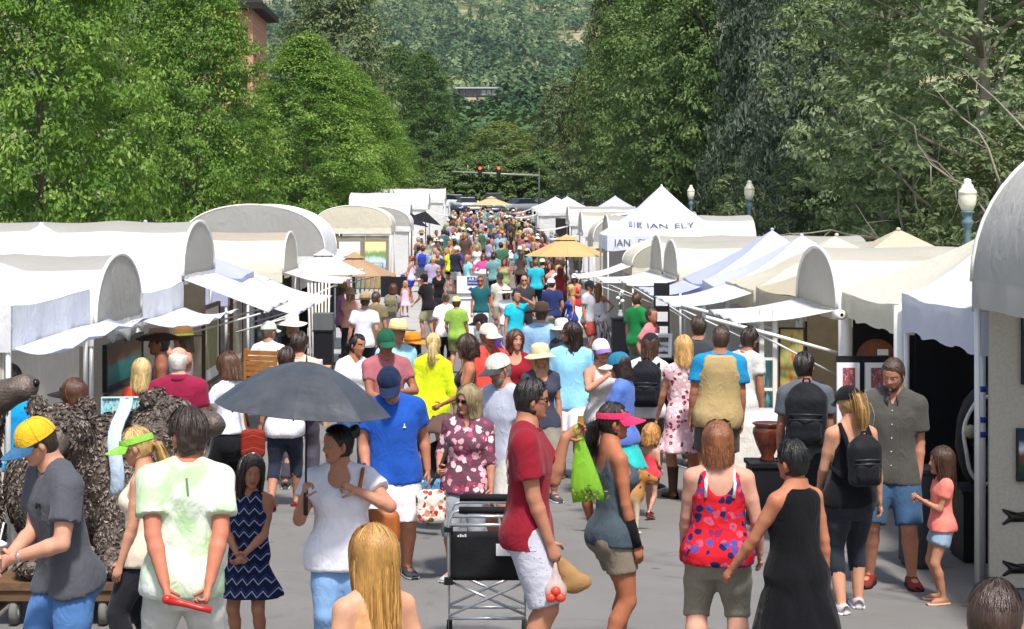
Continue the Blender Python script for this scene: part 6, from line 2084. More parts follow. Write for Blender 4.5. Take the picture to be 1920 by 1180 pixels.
person('person in a white brimmed hat and black top by the pine table', 547, 26.2, 1.60, -36, 'f', '#c08767', ('mid', '#a98a58'), ('sun', '#e8e6dc'), True, top=('vneck', '#18181c'), bottom=('pants', '#2a2a30'), L=(.1, .12, .55), group=G1)

# ------------------------------------------------------------------ the middle of the street
G2 = 'festival visitors in the middle distance'
AK = dict(L=(.10, .03, .60), R=(.10, .03, .60), Lp=(1, -.25, 0), Rp=(1, -.25, 0))
def mid(label, x, yt, h, sex, yaw, hair, hat, top, bottom, skin='#bd8263', glasses=False, **k):
    Y = ytop(x, yt, h)
    return person(label, x, Y, h, yaw, sex, skin, hair, hat, glasses, top, bottom, group=G2, lod=2 if Y > 27 else 1, feet=Y < 60, **k)[1]
BR, BL, DK, GY = '#4a3022', '#c09a5c', '#1d1612', '#9a9288'
mid('grey-brown-haired person from behind in a loose white tee and black trousers', 834, 550, 1.66, 'f', 180, ('bun', '#6a5440'), None, ('loose', '#efedf3'), ('slim', '#141418'), b=1.12)
mid('person in a tan cap and leaf green shirt beside the white tee', 858, 557, 1.60, 'm', 165, ('short', BR), ('cap', '#cfc58c'), ('shirt', '#8fb24c'), ('shorts', '#7a7a50'))
mid('person in a black tee and khaki shorts stooping to one side', 803, 514, 1.76, 'm', -125, ('short', DK), ('cap2', '#1c1a1c', '#d8d4cc'), ('loose', '#1d1a1c'), ('shorts', '#b1aa8c'), lean=12, L=(.1, .2, .55))
mid('person in a black scoop top and sunglasses facing up the street', 823, 503, 1.64, 'f', 4, ('crop', '#8a6a50'), None, ('scoop', '#17161a'), ('pants', '#26262c'), glasses=True)
mid('bald person in a dark grey tee and shorts behind the black scoop top', 819, 470, 1.82, 'm', 10, ('none', BR), None, ('tee', '#3b393b'), ('shorts', '#2c2c30'), '#b9785a')
R['m6'] = mid('person from behind with a royal blue backpack and grey shorts', 792, 461, 1.78, 'm', 178, ('short', BR), None, ('tee', '#8d95cf'), ('shorts', '#84848a'))
mid('person from behind in a neon yellow tee and black shorts', 845, 465, 1.68, 'f', 176, ('ponylow', BL), None, ('tee', '#d4ec38'), ('short', '#1a1a1e'))
R['m8'] = mid('white-haired person from behind with a purple backpack', 861, 462, 1.78, 'm', -172, ('short', '#cfc8bc'), None, ('tee', '#3a3f4e'), ('shorts', '#1c1c20'))
mid('person in a turquoise and white tee turning aside near the sign', 877, 478, 1.72, 'm', -60, ('short', '#a8824e'), None, ('tee', '#8fd6dc'), ('shorts', '#2a3a68'))
mid('person in a dark teal shirt and white trousers walking past the sign', 902, 518, 1.77, 'm', 0, ('crop', BR), None, ('tee', '#1f5b60'), ('pants', '#dfe2ea'), '#b0714f', True, legs='stepL')
mid('person in a hot pink shirt with hands on hips', 905, 476, 1.68, 'f', 0, ('mid', '#6a3420'), None, ('threeq', '#f14c8c'), ('pants', '#33222a'), glasses=True, **AK)
mid('dark-haired person in a teal-grey patterned shirt beside the hot pink shirt', 925, 476, 1.72, 'm', 158, ('short', DK), None, ('loose', '#6f9a9c'), ('pants', '#2a2a30'))
mid('person in a dark cap and stone grey polo', 937, 513, 1.75, 'm', 22, ('short', GY), ('cap', '#3a322c'), ('polo', '#b9b9ae'), ('shorts', '#8a8576'), L=(.06, .14, .6))
mid('long dark-haired person in a cream sun hat and white top', 951, 540, 1.62, 'f', 16, ('long', DK), ('sun', '#ece3cc', '#3a3030'), ('vneck', '#e6e4ec'), ('pants', '#8a8a90'))
mid('person in a turquoise polo rubbing the forehead', 965, 545, 1.75, 'm', 34, ('short', DK), None, ('polo', '#22b7cf'), ('pants', '#2a2c36'), L=(.04, .13, .92), Lp=(.9, .2, -.5))
mid('bald person in a charcoal polo and dark trousers with sunglasses', 985, 517, 1.79, 'm', 0, ('none', BR), None, ('polo', '#3c3b40'), ('pants', '#2c2b2e'), '#c8906e', True)
mid('person in a black cap and purple tee bending over', 942, 578, 1.66, 'm', -112, ('short', DK), ('cap', '#231f1f'), ('loose', '#3b2070'), ('shorts', '#8a8f9a'), lean=34, L=(.05, .2, .55))
mid('person from behind in a pale denim shirt and dark felt hat', 1018, 573, 1.78, 'm', 168, ('short', BR), ('cowboy', '#4b3c32'), ('long', '#93b8dc'), ('pants', '#2b3244'), b=1.1, R=(.18, .14, .62))
mid('person in a white bucket hat beside the denim shirt', 1056, 600, 1.58, 'f', 165, ('bob', GY), ('bucket', '#dedacb'), ('tee', '#3a3c48'), ('pants', '#2a2a30'))
mid('person from behind in a navy polo and white cap', 1035, 523, 1.79, 'm', -150, ('short', BR), ('cap', '#e4e2ea'), ('polo', '#2b3766'), ('shorts', '#b5ab92'), b=1.12)
mid('person from behind in a turquoise polo and navy trousers', 1005, 487, 1.79, 'm', 174, ('short', '#6a5038'), None, ('polo', '#2bb3cb'), ('pants', '#1f2740'))
mid('person in a dark top and rust shorts with long fair hair', 1000, 454, 1.68, 'f', 168, ('long', '#a8824e'), None, ('tee', '#22222c'), ('short', '#8b5a2c', dict(length=.6)), '#a5694a')
mid('person from behind in a slate blue tee and dark red shorts', 940, 434, 1.8, 'm', 180, ('short', BR), ('straw', '#b59a70'), ('tee', '#6d93bb'), ('shorts', '#8b2c34'))
mid('person in a white cap, red vest and long white skirt', 1078, 514, 1.66, 'f', -10, ('bob', BR), ('cap', '#ece8e4'), ('tank', '#cc2f3a'), ('longskirt', '#efedf0'), glasses=True, L=(.02, .14, .66), R=(.02, .14, .66))
mid('blonde person in a cobalt tank by the white skirt', 1071, 535, 1.65, 'f', -65, ('bob', BL), None, ('tank', '#2848a8'), ('skirt', '#c8b8a8'))
mid('person in a dark cap and grey tee talking to the streaked skirt', 1104, 528, 1.8, 'm', 62, ('short', DK), ('cap', '#26262c'), ('tee', '#b4b6bf'), ('shorts', '#a8483c'))
mid('person from behind in a white tank and streaked long skirt, hand on hip', 1124, 533, 1.7, 'f', 168, ('long', '#8a6238'), None, ('tank', '#e6e3ec'), ('longskirt', SKIRTP), R=(.10, .03, .60), Rp=(1, -.25, 0), L=(.10, .03, .60), Lp=(1, -.25, 0))
mid('person from behind in a green tee looking into a tent', 1197, 550, 1.78, 'm', 140, ('short', BR), None, ('loose', '#1b7a3e'), ('pants', '#6a6a58'))
mid('person in a salmon pink tee by the framed print', 1221, 578, 1.62, 'm', 58, ('short', BR), None, ('loose', '#e4828a'), ('pants', '#5a5a60'))
mid('auburn-haired person from behind in a brick red top', 1049, 500, 1.66, 'f', 160, ('long', '#6a2a20'), None, ('tee', '#b0383a'), ('pants', '#3a3a44'))
mid('person in a mauve shirt and brown hat under the tan parasol', 641, 533, 1.72, 'f', 100, ('mid', BR), ('straw', '#8a6a48'), ('long', '#9a6a92'), ('slim', '#1f1c24'))
mid('person from behind in a straw hat, white shirt and black shorts', 680, 553, 1.75, 'm', 176, ('short', BR), ('straw', '#a58f66', '#5a4a30'), ('loose', '#dddbe4'), ('shorts', '#17171b'))
R['m33'] = mid('person from behind with an olive backpack and grey tee', 737, 533, 1.64, 'f', 178, ('bob', '#5a3020'), None, ('tee', '#8c8c94'), ('pants', '#a8a8b4'))
mid('little child in a pale pink dress standing on the concrete', 760, 527, 1.14, 'k', 0, ('long', BL), None, ('dress', '#ecb4c6', dict(hem=.33, flare=.04)), None, headH=.19)
mid('person in a lilac tank and cobalt shorts at the book stand', 771, 480, 1.64, 'f', -105, ('bun', '#8a3a24'), None, ('tank', '#d8c2ea'), ('short', '#2f3ab0', dict(length=.65)), L=(.1, .2, .62))
mid('person in an olive patterned shirt beside the straw hat', 706, 548, 1.72, 'm', 150, ('short', BR), None, ('loose', '#7a6f52'), ('shorts', '#8a8068'))
mid('person in a tan hat and dark vest under the parasol', 657, 541, 1.66, 'f', -20, ('mid', '#8a5a3a'), ('bucket', '#a58a60'), ('tee', '#d8a090'), ('pants', '#24242a'))
mid('person in a sky blue polo and navy trousers in the crowd', 905, 430, 1.78, 'm', 4, ('short', DK), None, ('polo', '#8cc2ec'), ('pants', '#26304a'))
mid('person from behind in a navy tee and lilac shorts', 872, 437, 1.74, 'm', 178, ('short', BR), ('bucket', '#8a8078'), ('tee', '#232a44'), ('shorts', '#aab0e0'))
mid('person in a white polo among the crowd near the white bin', 856, 427, 1.76, 'm', 6, ('crop', '#8a6a50'), None, ('polo', '#eeecf2'), ('pants', '#2a2c34'))
mid('dark-haired person in a cream top by the concrete edge', 840, 434, 1.68, 'f', 172, ('bob', DK), None, ('tee', '#e0dccb'), ('pants', '#2c3038'))
mid('auburn-haired person with an orange bundle in front', 892, 441, 1.66, 'f', 4, ('long', '#5a2a1c'), None, ('tank', '#f05a3a'), ('pants', '#2a2226'))
mid('dark-haired person in a white skirt and plum top', 957, 441, 1.66, 'f', 170, ('long', DK), None, ('tank', '#4a2a3a'), ('skirt', '#e8e4ee'))
mid('fair person in a grey tee and khaki shorts mid-street', 975, 432, 1.7, 'f', 172, ('mid', BL), None, ('tee', '#b0a89c'), ('shorts', '#9a9078'))
mid('person in a tan visor cap with a violet pack', 987, 446, 1.72, 'm', 175, ('short', BR), ('cap', '#c8a468'), ('tee', '#8a78c0'), ('shorts', '#4a3a3a'))
mid('child in lime shorts and teal tee next to the parasols', 806, 446, 1.5, 'k', 140, ('short', BR), None, ('kid', '#3fa08a'), ('short', '#c8d83a', dict(length=.8)))
mid('person in a navy top with an aqua sash near the black parasols', 818, 448, 1.66, 'f', -160, ('bun', BR), ('wide', '#e8e4e0'), ('dress', '#1c2442'), None)
mid('person in a tan cap at the white pedestal by the tents', 790, 432, 1.74, 'm', 90, ('short', BR), ('bucket', '#9a8a68'), ('tee', '#e9e7e3'), ('pants', '#d8d6d0'))
mid('person in a green tee right of the dense crowd', 1082, 452, 1.74, 'm', -30, ('short', BR), None, ('tee', '#5a7a58'), ('shorts', '#7a7468'))
mid('person in a white blouse under the yellow parasol', 1046, 498, 1.62, 'f', 20, ('bob', BL), None, ('blouse', '#ded6d2'), ('pants', '#6a6468'))
mid('person in a floral coral top under the yellow parasol', 1032, 492, 1.66, 'f', -20, ('mid', BR), None, ('tee', '#dd8f80'), ('pants', '#55585f'))
mid('person in a black tee half under the yellow parasol', 1018, 486, 1.76, 'm', 170, ('short', DK), ('cap', '#d8d4cc'), ('tee', '#1d1d22'), ('pants', '#2a2a30'))

# ------------------------------------------------------------------ the far crowd: a few builds, copied with their own colours
G3 = 'far crowd filling the street'
TPL = []
rs = np.random.RandomState(21)
for i, (sex, h, tp, bt, hr, lg, kw) in enumerate((('m', 1.78, 'tee', 'shorts', 'short', 'stand', {}), ('m', 1.80, 'loose', 'pants', 'crop', 'stepL', {}), ('f', 1.66, 'tee', 'slim', 'mid', 'stepR', {}),
        ('f', 1.65, 'tank', 'short', 'long', 'stand', {}), ('f', 1.64, 'dress', None, 'bob', 'stepL', {}), ('m', 1.74, 'polo', 'shorts', 'short', 'walkL', dict(b=1.12)), ('f', 1.62, 'threeq', 'skirt', 'bob', 'stand', dict(b=1.1)))):
    root, r = person('far person template', 905, 110, h, 0, sex, '#bd8263', (hr, BR), ('cap', '#d8d4cc') if i % 2 == 0 else None, False, (tp, '#888888'), (bt, '#555555') if bt else None, lod=2, voxel=.042, feet=False, group=G3, legs=lg, **kw)
    TPL.append(root)
TC = [('white', '#ecebf0'), ('pale grey', '#b9bac2'), ('black', '#1b1b1f'), ('navy', '#252e50'), ('sky blue', '#86bde6'), ('royal blue', '#2c56b4'), ('red', '#c0323a'), ('coral', '#ef7358'), ('pink', '#e88aa8'),
      ('green', '#2f8a50'), ('lime', '#a8c850'), ('teal', '#1f7f86'), ('turquoise', '#2fb6cc'), ('tan', '#c4a880'), ('brown', '#6a4a36'), ('lilac', '#b7a4dc'), ('maroon', '#6e2230'), ('cream', '#e6dcc4'), ('orange', '#e08a3a'), ('charcoal', '#45464c')]
BC = [('khaki', '#a89c7c'), ('dark blue', '#26304a'), ('black', '#19191c'), ('grey', '#85858a'), ('white', '#e2e0e4'), ('denim', '#4a6a94'), ('brown', '#5c4634')]
HC = [('dark', DK), ('brown', BR), ('fair', BL), ('grey', GY)]
SKT = ['#c98f74', '#b9785a', '#a5694a', '#d5a48c', '#8f5a3e']
used = set()
placed = []
cnt = 0
kindw = {'trousers': 'trousers', 'shorts': 'shorts', 'skirt': 'skirt', None: 'dress'}
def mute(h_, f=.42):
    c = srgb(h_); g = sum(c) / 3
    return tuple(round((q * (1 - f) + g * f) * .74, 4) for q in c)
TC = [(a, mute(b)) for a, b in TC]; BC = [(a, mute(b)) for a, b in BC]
Yc = 62.0
tries = 0
while cnt < 185 and tries < 9000:
    tries += 1
    Y = 60 + 74 * rs.rand() ** .75
    X = rs.uniform(-2.9, 3.6) if Y < 92 else rs.uniform(-2.2, 3.0)
    if Y < 74 and abs(X) < 1.2 and rs.rand() < .6:
        continue
    if any((X - a) ** 2 + ((Y - b_) * .55) ** 2 < .30 for a, b_ in placed):
        continue
    ti = rs.randint(len(TPL)); a_, b2, hc, = rs.randint(len(TC)), rs.randint(len(BC)), rs.randint(len(HC))
    hatted = rs.rand() < .3
    key = (TC[a_][0], BC[b2][0], HC[hc][0], hatted, ti)
    if key[:4] in used:
        continue
    used.add(key[:4])
    placed.append((X, Y))
    src = TPL[ti]
    parts = {c.name.split('.')[0] for c in src.children}
    bk = next((q for q in ('trousers', 'shorts', 'skirt') if q in parts), None)
    hasdress = 'dress' in parts
    back = rs.rand() < .55
    lab = ('person in a %s dress%s, %s hair%s, in the far crowd' % (TC[a_][0], ' with %s hem' % BC[b2][0] if False else '', HC[hc][0], ' under a pale cap' if hatted else '')) if hasdress else \
          ('person in %s top, %s %s, %s hair%s in the far crowd' % (TC[a_][0], BC[b2][0], bk, HC[hc][0], ', pale cap,' if hatted else ''))
    if lab in used:
        continue
    used.add(lab)
    root = src.copy(); COL.objects.link(root)
    root.location = (X, Y, gz(Y)); root.rotation_euler = (0, 0, math.radians((180 if back else 0) + rs.normal() * 32))
    s_ = rs.uniform(.93, 1.05); root.scale = (s_ * rs.uniform(.95, 1.1), s_ * rs.uniform(.95, 1.1), s_)
    root['label'] = lab
    for ch in src.children:
        nm = ch.name.split('.')[0]
        if nm == 'hat' and not hatted:
            continue
        c = ch.copy(); COL.objects.link(c); c.parent = root
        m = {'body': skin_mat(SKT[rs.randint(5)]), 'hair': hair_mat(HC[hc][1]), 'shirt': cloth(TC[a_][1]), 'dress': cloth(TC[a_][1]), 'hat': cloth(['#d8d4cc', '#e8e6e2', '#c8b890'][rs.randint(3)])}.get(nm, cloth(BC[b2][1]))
        c.material_slots[0].link = 'OBJECT'; c.material_slots[0].material = m
    cnt += 1
for t_ in TPL:
    for ch in list(t_.children):
        bpy.data.objects.remove(ch)
    bpy.data.objects.remove(t_)
print('far people', cnt)

# ------------------------------------------------------------------ prints on the nearest tees
def emblem(r, polys, col, x0=0.0, z0=.74, sc=1.0, back=False, ease=.03, name='printed_mark'):
    """flat printed shapes wrapped on the chest (or back); polygon units are metres"""
    for pl in polys:
        V = []
        for (a, b) in pl:
            x = x0 + a * sc / r.hb; z = z0 + b * sc / r.hb
            rx = np.interp(z, r.rg[:, 0], r.rg[:, 1]) + ease / r.hb; ry = np.interp(z, r.rg[:, 0], r.rg[:, 2]) + ease / r.hb; cy = np.interp(z, r.rg[:, 0], r.rg[:, 3])
            y = ry * (1 - min(.95, abs(x / rx)) ** 2.35) ** (1 / 2.35)
            V.append(r.T(x, cy + (y if back else -y), z))
        o = MB().add(V, [tuple(range(len(V)))]).build(name, mat(col, .85, var=.05, name='print'), r.root)
        thicken(o, .006)
def bar(x0, z0, x1, z1, w=.006):
    dx, dz = x1 - x0, z1 - z0; L = math.hypot(dx, dz); nx, nz_ = -dz / L * w, dx / L * w
    return [(x0 + nx, z0 + nz_), (x1 + nx, z1 + nz_), (x1 - nx, z1 - nz_), (x0 - nx, z0 - nz_)]
emblem(R['grey'], [bar(-.022, -.016, -.012, .016), bar(.022, -.016, .012, .016), bar(-.014, 0, .014, 0, .004)], '#17181c', .045, .755)
emblem(R['blue'], [bar(0, -.012, 0, .018, .004), bar(-.012, -.012, .012, -.012, .005)], '#dfe4f2', .05, .735)
emblem(R['tie'], [bar(0, -.05, .012, .05, .006)], '#5f7a5c', .0, .79, back=True)
emblem(R['rose'], [[(-.05, 0), (-.02, -.03), (.04, -.03), (.06, .0), (.05, .03), (0, .025)], bar(.05, .02, .085, .06, .010), bar(-.03, -.02, -.04, -.07, .007), bar(.03, -.02, .035, -.07, .007), bar(.08, .05, .06, .085, .006)], '#4a2a34', .0, .72)
emblem(R['maroon'], [bar(-.10, .12, .10, .12), bar(-.10, -.10, .10, -.10), bar(-.10, .12, -.06, -.10), bar(.10, .12, .06, -.10), bar(-.08, .04, .08, .06, .012), bar(-.06, -.04, .07, -.03, .012)], '#c9a8a8', .0, .715, back=True)
# ------------------------------------------------------------------ things carried
def field_thing(F, name, m, parent=None, amp=0.0, seed=1, smooth=True):
    v, q = F.nets()
    if amp:
        v = v + vnormals(v, q) * (amp * waves(v, seed, 9, 8, 40))[:, None]
    return link(name, newmesh(name, v, q, [m] if not isinstance(m, list) else m, None, smooth), parent)

def backpack(label, r, col, size=1.0, Yo=.0):
    c = r.W(r.T(0, .118 * r.b + .03, .70))
    rz = r.root.rotation_euler[2]
    root = thing('backpack', label, 'backpack', c, rz)
    s = size
    F = Field((-.25 * s, -.14 * s, -.32 * s), (.25 * s, .20 * s, .32 * s), .018 * s)
    F.rbox((0, .03 * s, -.03 * s), (.150 * s, .085 * s, .20 * s), .06 * s)
    F.ell((0, .02 * s, .10 * s), (.145 * s, .085 * s, .15 * s), .03)
    field_thing(F, 'body', cloth(col, 'nylon', .7), root, .004, 3)
    P = Field((-.2 * s, -.05, -.3 * s), (.2 * s, .26 * s, .15 * s), .018 * s)
    P.cone((-.055 * s, .105 * s, -.13 * s), (.055 * s, .105 * s, -.13 * s), .062 * s, .062 * s, 0, flat=((0, 1, 0), 1.3))
    P.cone((-.055 * s, .105 * s, -.06 * s), (.055 * s, .105 * s, -.06 * s), .062 * s, .062 * s, .02, flat=((0, 1, 0), 1.3))
    field_thing(P, 'pocket', cloth(col, 'nylon', .7), root, .003, 5)
    MB().tube([(-.03 * s, .0, .225 * s), (-.02 * s, .01, .27 * s), (.02 * s, .01, .27 * s), (.03 * s, .0, .225 * s)], .010, 6).build('grab_handle', cloth('#15151a'), root, True)
    for z in (.02, -.02):
        MB().tube([(-.12 * s, .115 * s, z * s), (0, .165 * s, z * s + .01), (.12 * s, .115 * s, z * s)], .006, 5).build('zip', mat('#3a3a40', .4, .4), root, True)
    M = Matrix.Translation(root.location) @ Matrix.Rotation(rz, 4, 'Z')
    Mi = M.inverted()
    for sg in (-1, 1):
        pts = [r.T(sg * .05, .10, .735), r.T(sg * .062, .075, .80), r.T(sg * .064, .02, .848), r.T(sg * .070, -.05, .825), r.T(sg * .080, -.082, .75), r.T(sg * .098, -.03, .66), r.T(sg * .07, .085, .62)]
        pts = [np.array(Mi @ Vector(r.W(p))) for p in pts]
        MB().tube(pts, .020, 6, flat=.5).build('strap', cloth('#15151a'), root, True)
    return root
backpack('small black leather backpack on the ponytailed person', R['pony'], '#191a1f', .80)
backpack('big black backpack with two pockets worn under the white awning', R['bp'], '#1b1c21', 1.22)
backpack('black and grey daypack on the person in the dark cap', R['wb'], '#1a1b24', 1.05)
backpack('royal blue backpack in the middle of the street', R['m6'], '#2a3f9e', 1.0)
backpack('purple backpack on the white-haired person', R['m8'], '#47409a', 1.05)
backpack('olive rucksack on the person in grey', R['m33'], '#7d745a', 1.0)

def umbrella(root, apex, rad, ht, m, ribs=8, tilt=(0, 0), rib_m=None, scallop=.06, curve=.75, sub=10, vent=False):
    """canopy in root-local coordinates"""
    G = []
    n = ribs * sub // 2
    Rm = rotm('X', tilt[0]) @ rotm('Y', tilt[1])
    for i in range(11):
        a = i / 10
        ring = []
        for j in range(n):
            th = 2 * math.pi * j / n
            ph = (j * 2.0 / sub) % 1.0
            sc = 1 - scallop * math.sin(math.pi * ph) * a ** 1.5
            rr = rad * a * sc
            z = -ht * a ** (1 / curve) - .035 * rad * math.sin(math.pi * ph) * a + (.03 * rad * math.sin(math.pi * ph) if a == 1 else 0)
            ring.append(Rm @ np.array((rr * math.cos(th), rr * math.sin(th), z)) + np.array(apex))
        G.append(ring)
    o = MB().grid(np.array(G)[:, ::-1] if False else np.array(G), 0, True).build('canopy', m, root, False)
    thicken(o, .004)
    for k in range(ribs):
        th = 2 * math.pi * k / ribs
        pts = [Rm @ np.array((rad * a * math.cos(th), rad * a * math.sin(th), -ht * a ** (1 / curve) - .012)) + np.array(apex) for a in (0.02, .35, .7, .99)]
        MB().tube(pts, .006 if rad < .8 else .014, 5).build('rib', rib_m or POSTM, root, True)
    return o
UMBM = NT('umbrella_cloth')
_n = UMBM.noise(UMBM.coord(), 7, 4, .6)
UMBM.base(UMBM.ramp(_n, [(.3, (.040, .044, .052)), (.7, (.066, .071, .082))]), .42, .45, 0, _n, .25, .03)
hw = R['umb'].W(R['umb'].arms[1]['H'])
ap = np.array(atp(575, 679, 11.45))
u = thing('umbrella', 'open dark grey umbrella held above the white blouse', 'umbrella', (hw[0], hw[1], hw[2] - .12))
loc = np.array(u.location)
umbrella(u, ap - loc, .56, .30, UMBM.m, 8, (0, 5), rib_m=mat('#2a2c30', .4, .5, .6), curve=.55)
sh_top = ap - loc
MB().tube([(0, 0, .02), sh_top, sh_top + np.array((0, 0, .06))], [.007, .006, .003], 8).build('shaft', mat('#2a2c30', .3, .5, .7), u, True)
MB().tube([(0, 0, -.07), (0, 0, .12)], [.015, .015], 10).build('handle', mat('#2b2320', .5), u, True)

def handbag(label, c, w, h, d, m, strap=None, cat='bag', name='handbag', rz=0.0, strap_pts=None, strap_m=None):
    root = thing(name, label, cat, c, rz)
    F = Field((-w, -d, -h), (w, d, h), max(.012, w * .06))
    F.rbox((0, 0, -h * .12), (w * .5, d * .42, h * .36), d * .30); F.cone((-w * .2, 0, h * .16), (w * .2, 0, h * .16), d * .28, d * .28, d * .5)
    field_thing(F, 'body', m, root, .006, 8)
    if strap_pts is not None:
        MB().tube([np.array(p) - np.array(c) for p in strap_pts], .013, 6, flat=.45).build('strap', strap_m or m, root, True)
    return root
W_ = R['umb'].W
leather = mat('#a05a26', .5, .4, var=.2, name='tan_leather')
handbag('tan leather shoulder bag at the side of the white blouse', tuple(W_((.26, .14, .98))), .26, .30, .12, leather, strap_pts=[W_((.24, .10, 1.10)), W_((.17, .09, 1.28)), W_((.15, .04, 1.385)), W_((.13, -.10, 1.36)), W_((.10, -.20, 1.24))], strap_m=leather)
hp = R['floral'].W(R['floral'].arms[1]['H'])
handbag('patterned red and cream pouch bag hanging from the floral shirt', (hp[0] - .06, hp[1] - .04, hp[2] - .24), .24, .34, .14, BAGP, strap_pts=[(hp[0] - .06, hp[1] - .04, hp[2] - .1), hp, R['floral'].W(R['floral'].T(-.07, -.085, .75)), R['floral'].W(R['floral'].T(-.065, 0.0, .85))], strap_m=cloth('#33282c'))
W_ = R['photo'].W
handbag('red-brown plaid tote on the hip of the white tee', (atp(474, 825, 16.7)), .22, .34, .12, chevron('plaid_tote', '#8a2c20', '#a8482c', '#5a2018', 3, 9), rz=.2, strap_pts=[np.array(atp(466, 800, 16.7)), np.array(atp(458, 745, 16.75)), np.array(atp(448, 722, 16.85))], strap_m=cloth('#5a2018'))

# lime plastic bag and the small shopping of the maroon tee
def plastic(col, name, tr=.45):
    t = NT(name)
    c = srgb(col)
    n = t.n('TexNoise', Vector=t.coord(scale=(1, 1, .4)), Scale=16, Detail=4, Distortion=1).outputs[0]
    t.base(t.ramp(n, [(.3, tuple(q * .85 for q in c)), (.7, c)]), .3, .5, 0, n, .6, .03)
    tl = t.n('BsdfTranslucent', Color=c)
    mx = t.n('MixShader', Fac=tr)
    t.t.links.new(t.bsdf.outputs[0], mx.inputs[1]); t.t.links.new(tl.outputs[0], mx.inputs[2]); t.t.links.new(mx.outputs[0], t.out.inputs[0])
    return t.m
hm = R['maroon'].W(R['maroon'].arms[0]['H'])
gb = thing('plastic_bag', 'lime green plastic bag hanging from the raised hand of the maroon tee', 'bag', hm)
st_ = [(.0, .012, .010, 0), (-.05, .022, .014, .004), (-.12, .040, .020, .012), (-.20, .062, .030, .022), (-.29, .084, .040, .034), (-.37, .100, .044, .046), (-.425, .104, .040, .055), (-.445, .100, .026, .058)]
G = []
for k, (z, w, d_, x) in enumerate(st_):
    ring = []
    for j in range(28):
        a = 2 * math.pi * j / 28
        cr = 1 + .10 * math.sin(5 * a + k * .7) + .06 * math.sin(9 * a - k * 1.3)
        ring.append((x + w * np.sign(math.cos(a)) * abs(math.cos(a)) ** .7, d_ * cr * math.sin(a), z - (.012 * math.sin(3 * a) if k > 5 else 0) - (.03 * abs(math.cos(a)) ** 6 if k == 7 else 0)))
    G.append(ring)
mb = MB().grid(np.array(G), 0, True)
mb.f.append(tuple(range(len(mb.v) - 28, len(mb.v)))); mb.m.append(0)
mb.build('body', plastic('#b4ea52', 'lime_plastic', .6), gb, True)
MB().tube([(0, -.01, .03), (-.03, -.02, .0), (-.02, 0, -.06)], [.012, .010, .014], 6).build('handle', plastic('#b4ea52', 'lime_plastic'), gb, True)
rs = np.random.RandomState(3)
P = rs.normal(size=(60, 3)) * np.array((.05, .012, .02)) + np.array((.07, -.045, -.41))
v, q = leaf_quads(P, rs.normal(size=(60, 3)) + np.array((0, -1, .5)), .035, rs)
me = newmesh('herbs', v, q, [YELG]); set_tint(me, rs.rand(len(v)))
hb2 = link('herbs', me, gb)
hr = R['maroon'].W(R['maroon'].arms[1]['H']) + np.array((0, 0, -.04))
sb = thing('plastic_bag', 'clear bag of tomatoes in the lowered hand of the maroon tee', 'bag', tuple(hr))
F = Field((-.15, -.12, -.28), (.15, .12, .05), .013)
F.cone((0, 0, 0), (0, 0, -.10), .012, .03, 0); F.ell((0, 0, -.17), (.075, .06, .075), .03)
field_thing(F, 'body', plastic('#f3e2dc', 'clear_plastic', .6), sb, .005, 2)
for i, (x, z) in enumerate(((-.03, -.20), (.03, -.20), (0, -.16))):
    MB().ball((x, -.052, z), (.032, .026, .03), 10, 7).build('tomato', mat('#d8452c', .35, .5, name='tomato_skin'), sb, True)
pb = thing('paper_bag', 'crumpled brown paper bag beside the tomatoes', 'bag', (hr[0] + .10, hr[1] + .02, hr[2] - .02))
F = Field((-.14, -.1, -.2), (.16, .1, .08), .014)
F.cone((-.06, 0, .02), (.02, 0, -.10), .035, .075, 0, flat=((0, 1, 0), 1.7)); F.cone((-.02, 0, -.12), (.08, 0, -.10), .05, .05, .02, flat=((0, 1, 0), 1.6))
field_thing(F, 'body', mat('#9a774c', .9, var=.15, bump=.5, bscale=14, name='brown_paper'), pb, .010, 4, False)
kb = R['sky'].W(R['sky'].arms[0]['H'])
sk_ = thing('paper_bag', 'brown paper shopping bag carried by the light blue shirt', 'bag', (kb[0], kb[1], kb[2] - .44))
MB().box((-.16, -.07, 0), (.16, .07, .36)).build('body', mat('#a9793f', .9, var=.15, bump=.3, bscale=14, name='brown_paper'), sk_)
MB().tube([(-.07, -.05, .36), (-.05, -.04, .43), (.05, -.04, .43), (.07, -.05, .36)], .006, 5).build('handle', mat('#8a6030', .9), sk_, True)

def cup(label, r, i, dz=0.02, fw=.03, straw=True, col='#b9b4ae'):
    a = r.arms[i]
    c = r.W(a['H'] + a['n'] * .035 * r.hb * .6 + np.array((0, -.01, dz)))
    root = thing('iced_cup', label, 'cup', tuple(c))
    MB().lathe([(.0, -.075), (.030, -.075), (.043, .065), (.046, .07), (.040, .078), (0, .085)], n=16).build('body', plastic(col, 'cup_plastic', .35), root, True)
    MB().lathe([(.047, .062), (.048, .074), (.02, .09), (0, .09)], n=16).build('lid', mat('#dfe2e6', .2, .5), root, True)
    if straw:
        MB().tube([(0, 0, .05), (.03, 0, .19)], .005, 6).build('straw', mat('#e8e8ea', .4), root, True)
    return root
cup('clear plastic cup with a straw in the hand of the charcoal tee', R['grey'], 0, .02)
cup('iced pink drink held by the rose tee', R['rose'], 0, .03, col='#c99a8c')
hh_ = (R['tie'].W(R['tie'].arms[0]['H']) + R['tie'].W(R['tie'].arms[1]['H'])) / 2
lh = thing('leash_handle', 'red plastic handle gripped behind the back of the tie-dye tee', 'handle', tuple(hh_ + np.array((.02, -.05, -.01))))
MB().tube([(-.11, -.02, .03), (-.03, -.02, .01), (.06, 0, -.02), (.12, 0, -.03)], [.026, .018, .016, .020], 10).build('grip', mat('#b8261c', .35, .5, name='red_plastic'), lh, True)
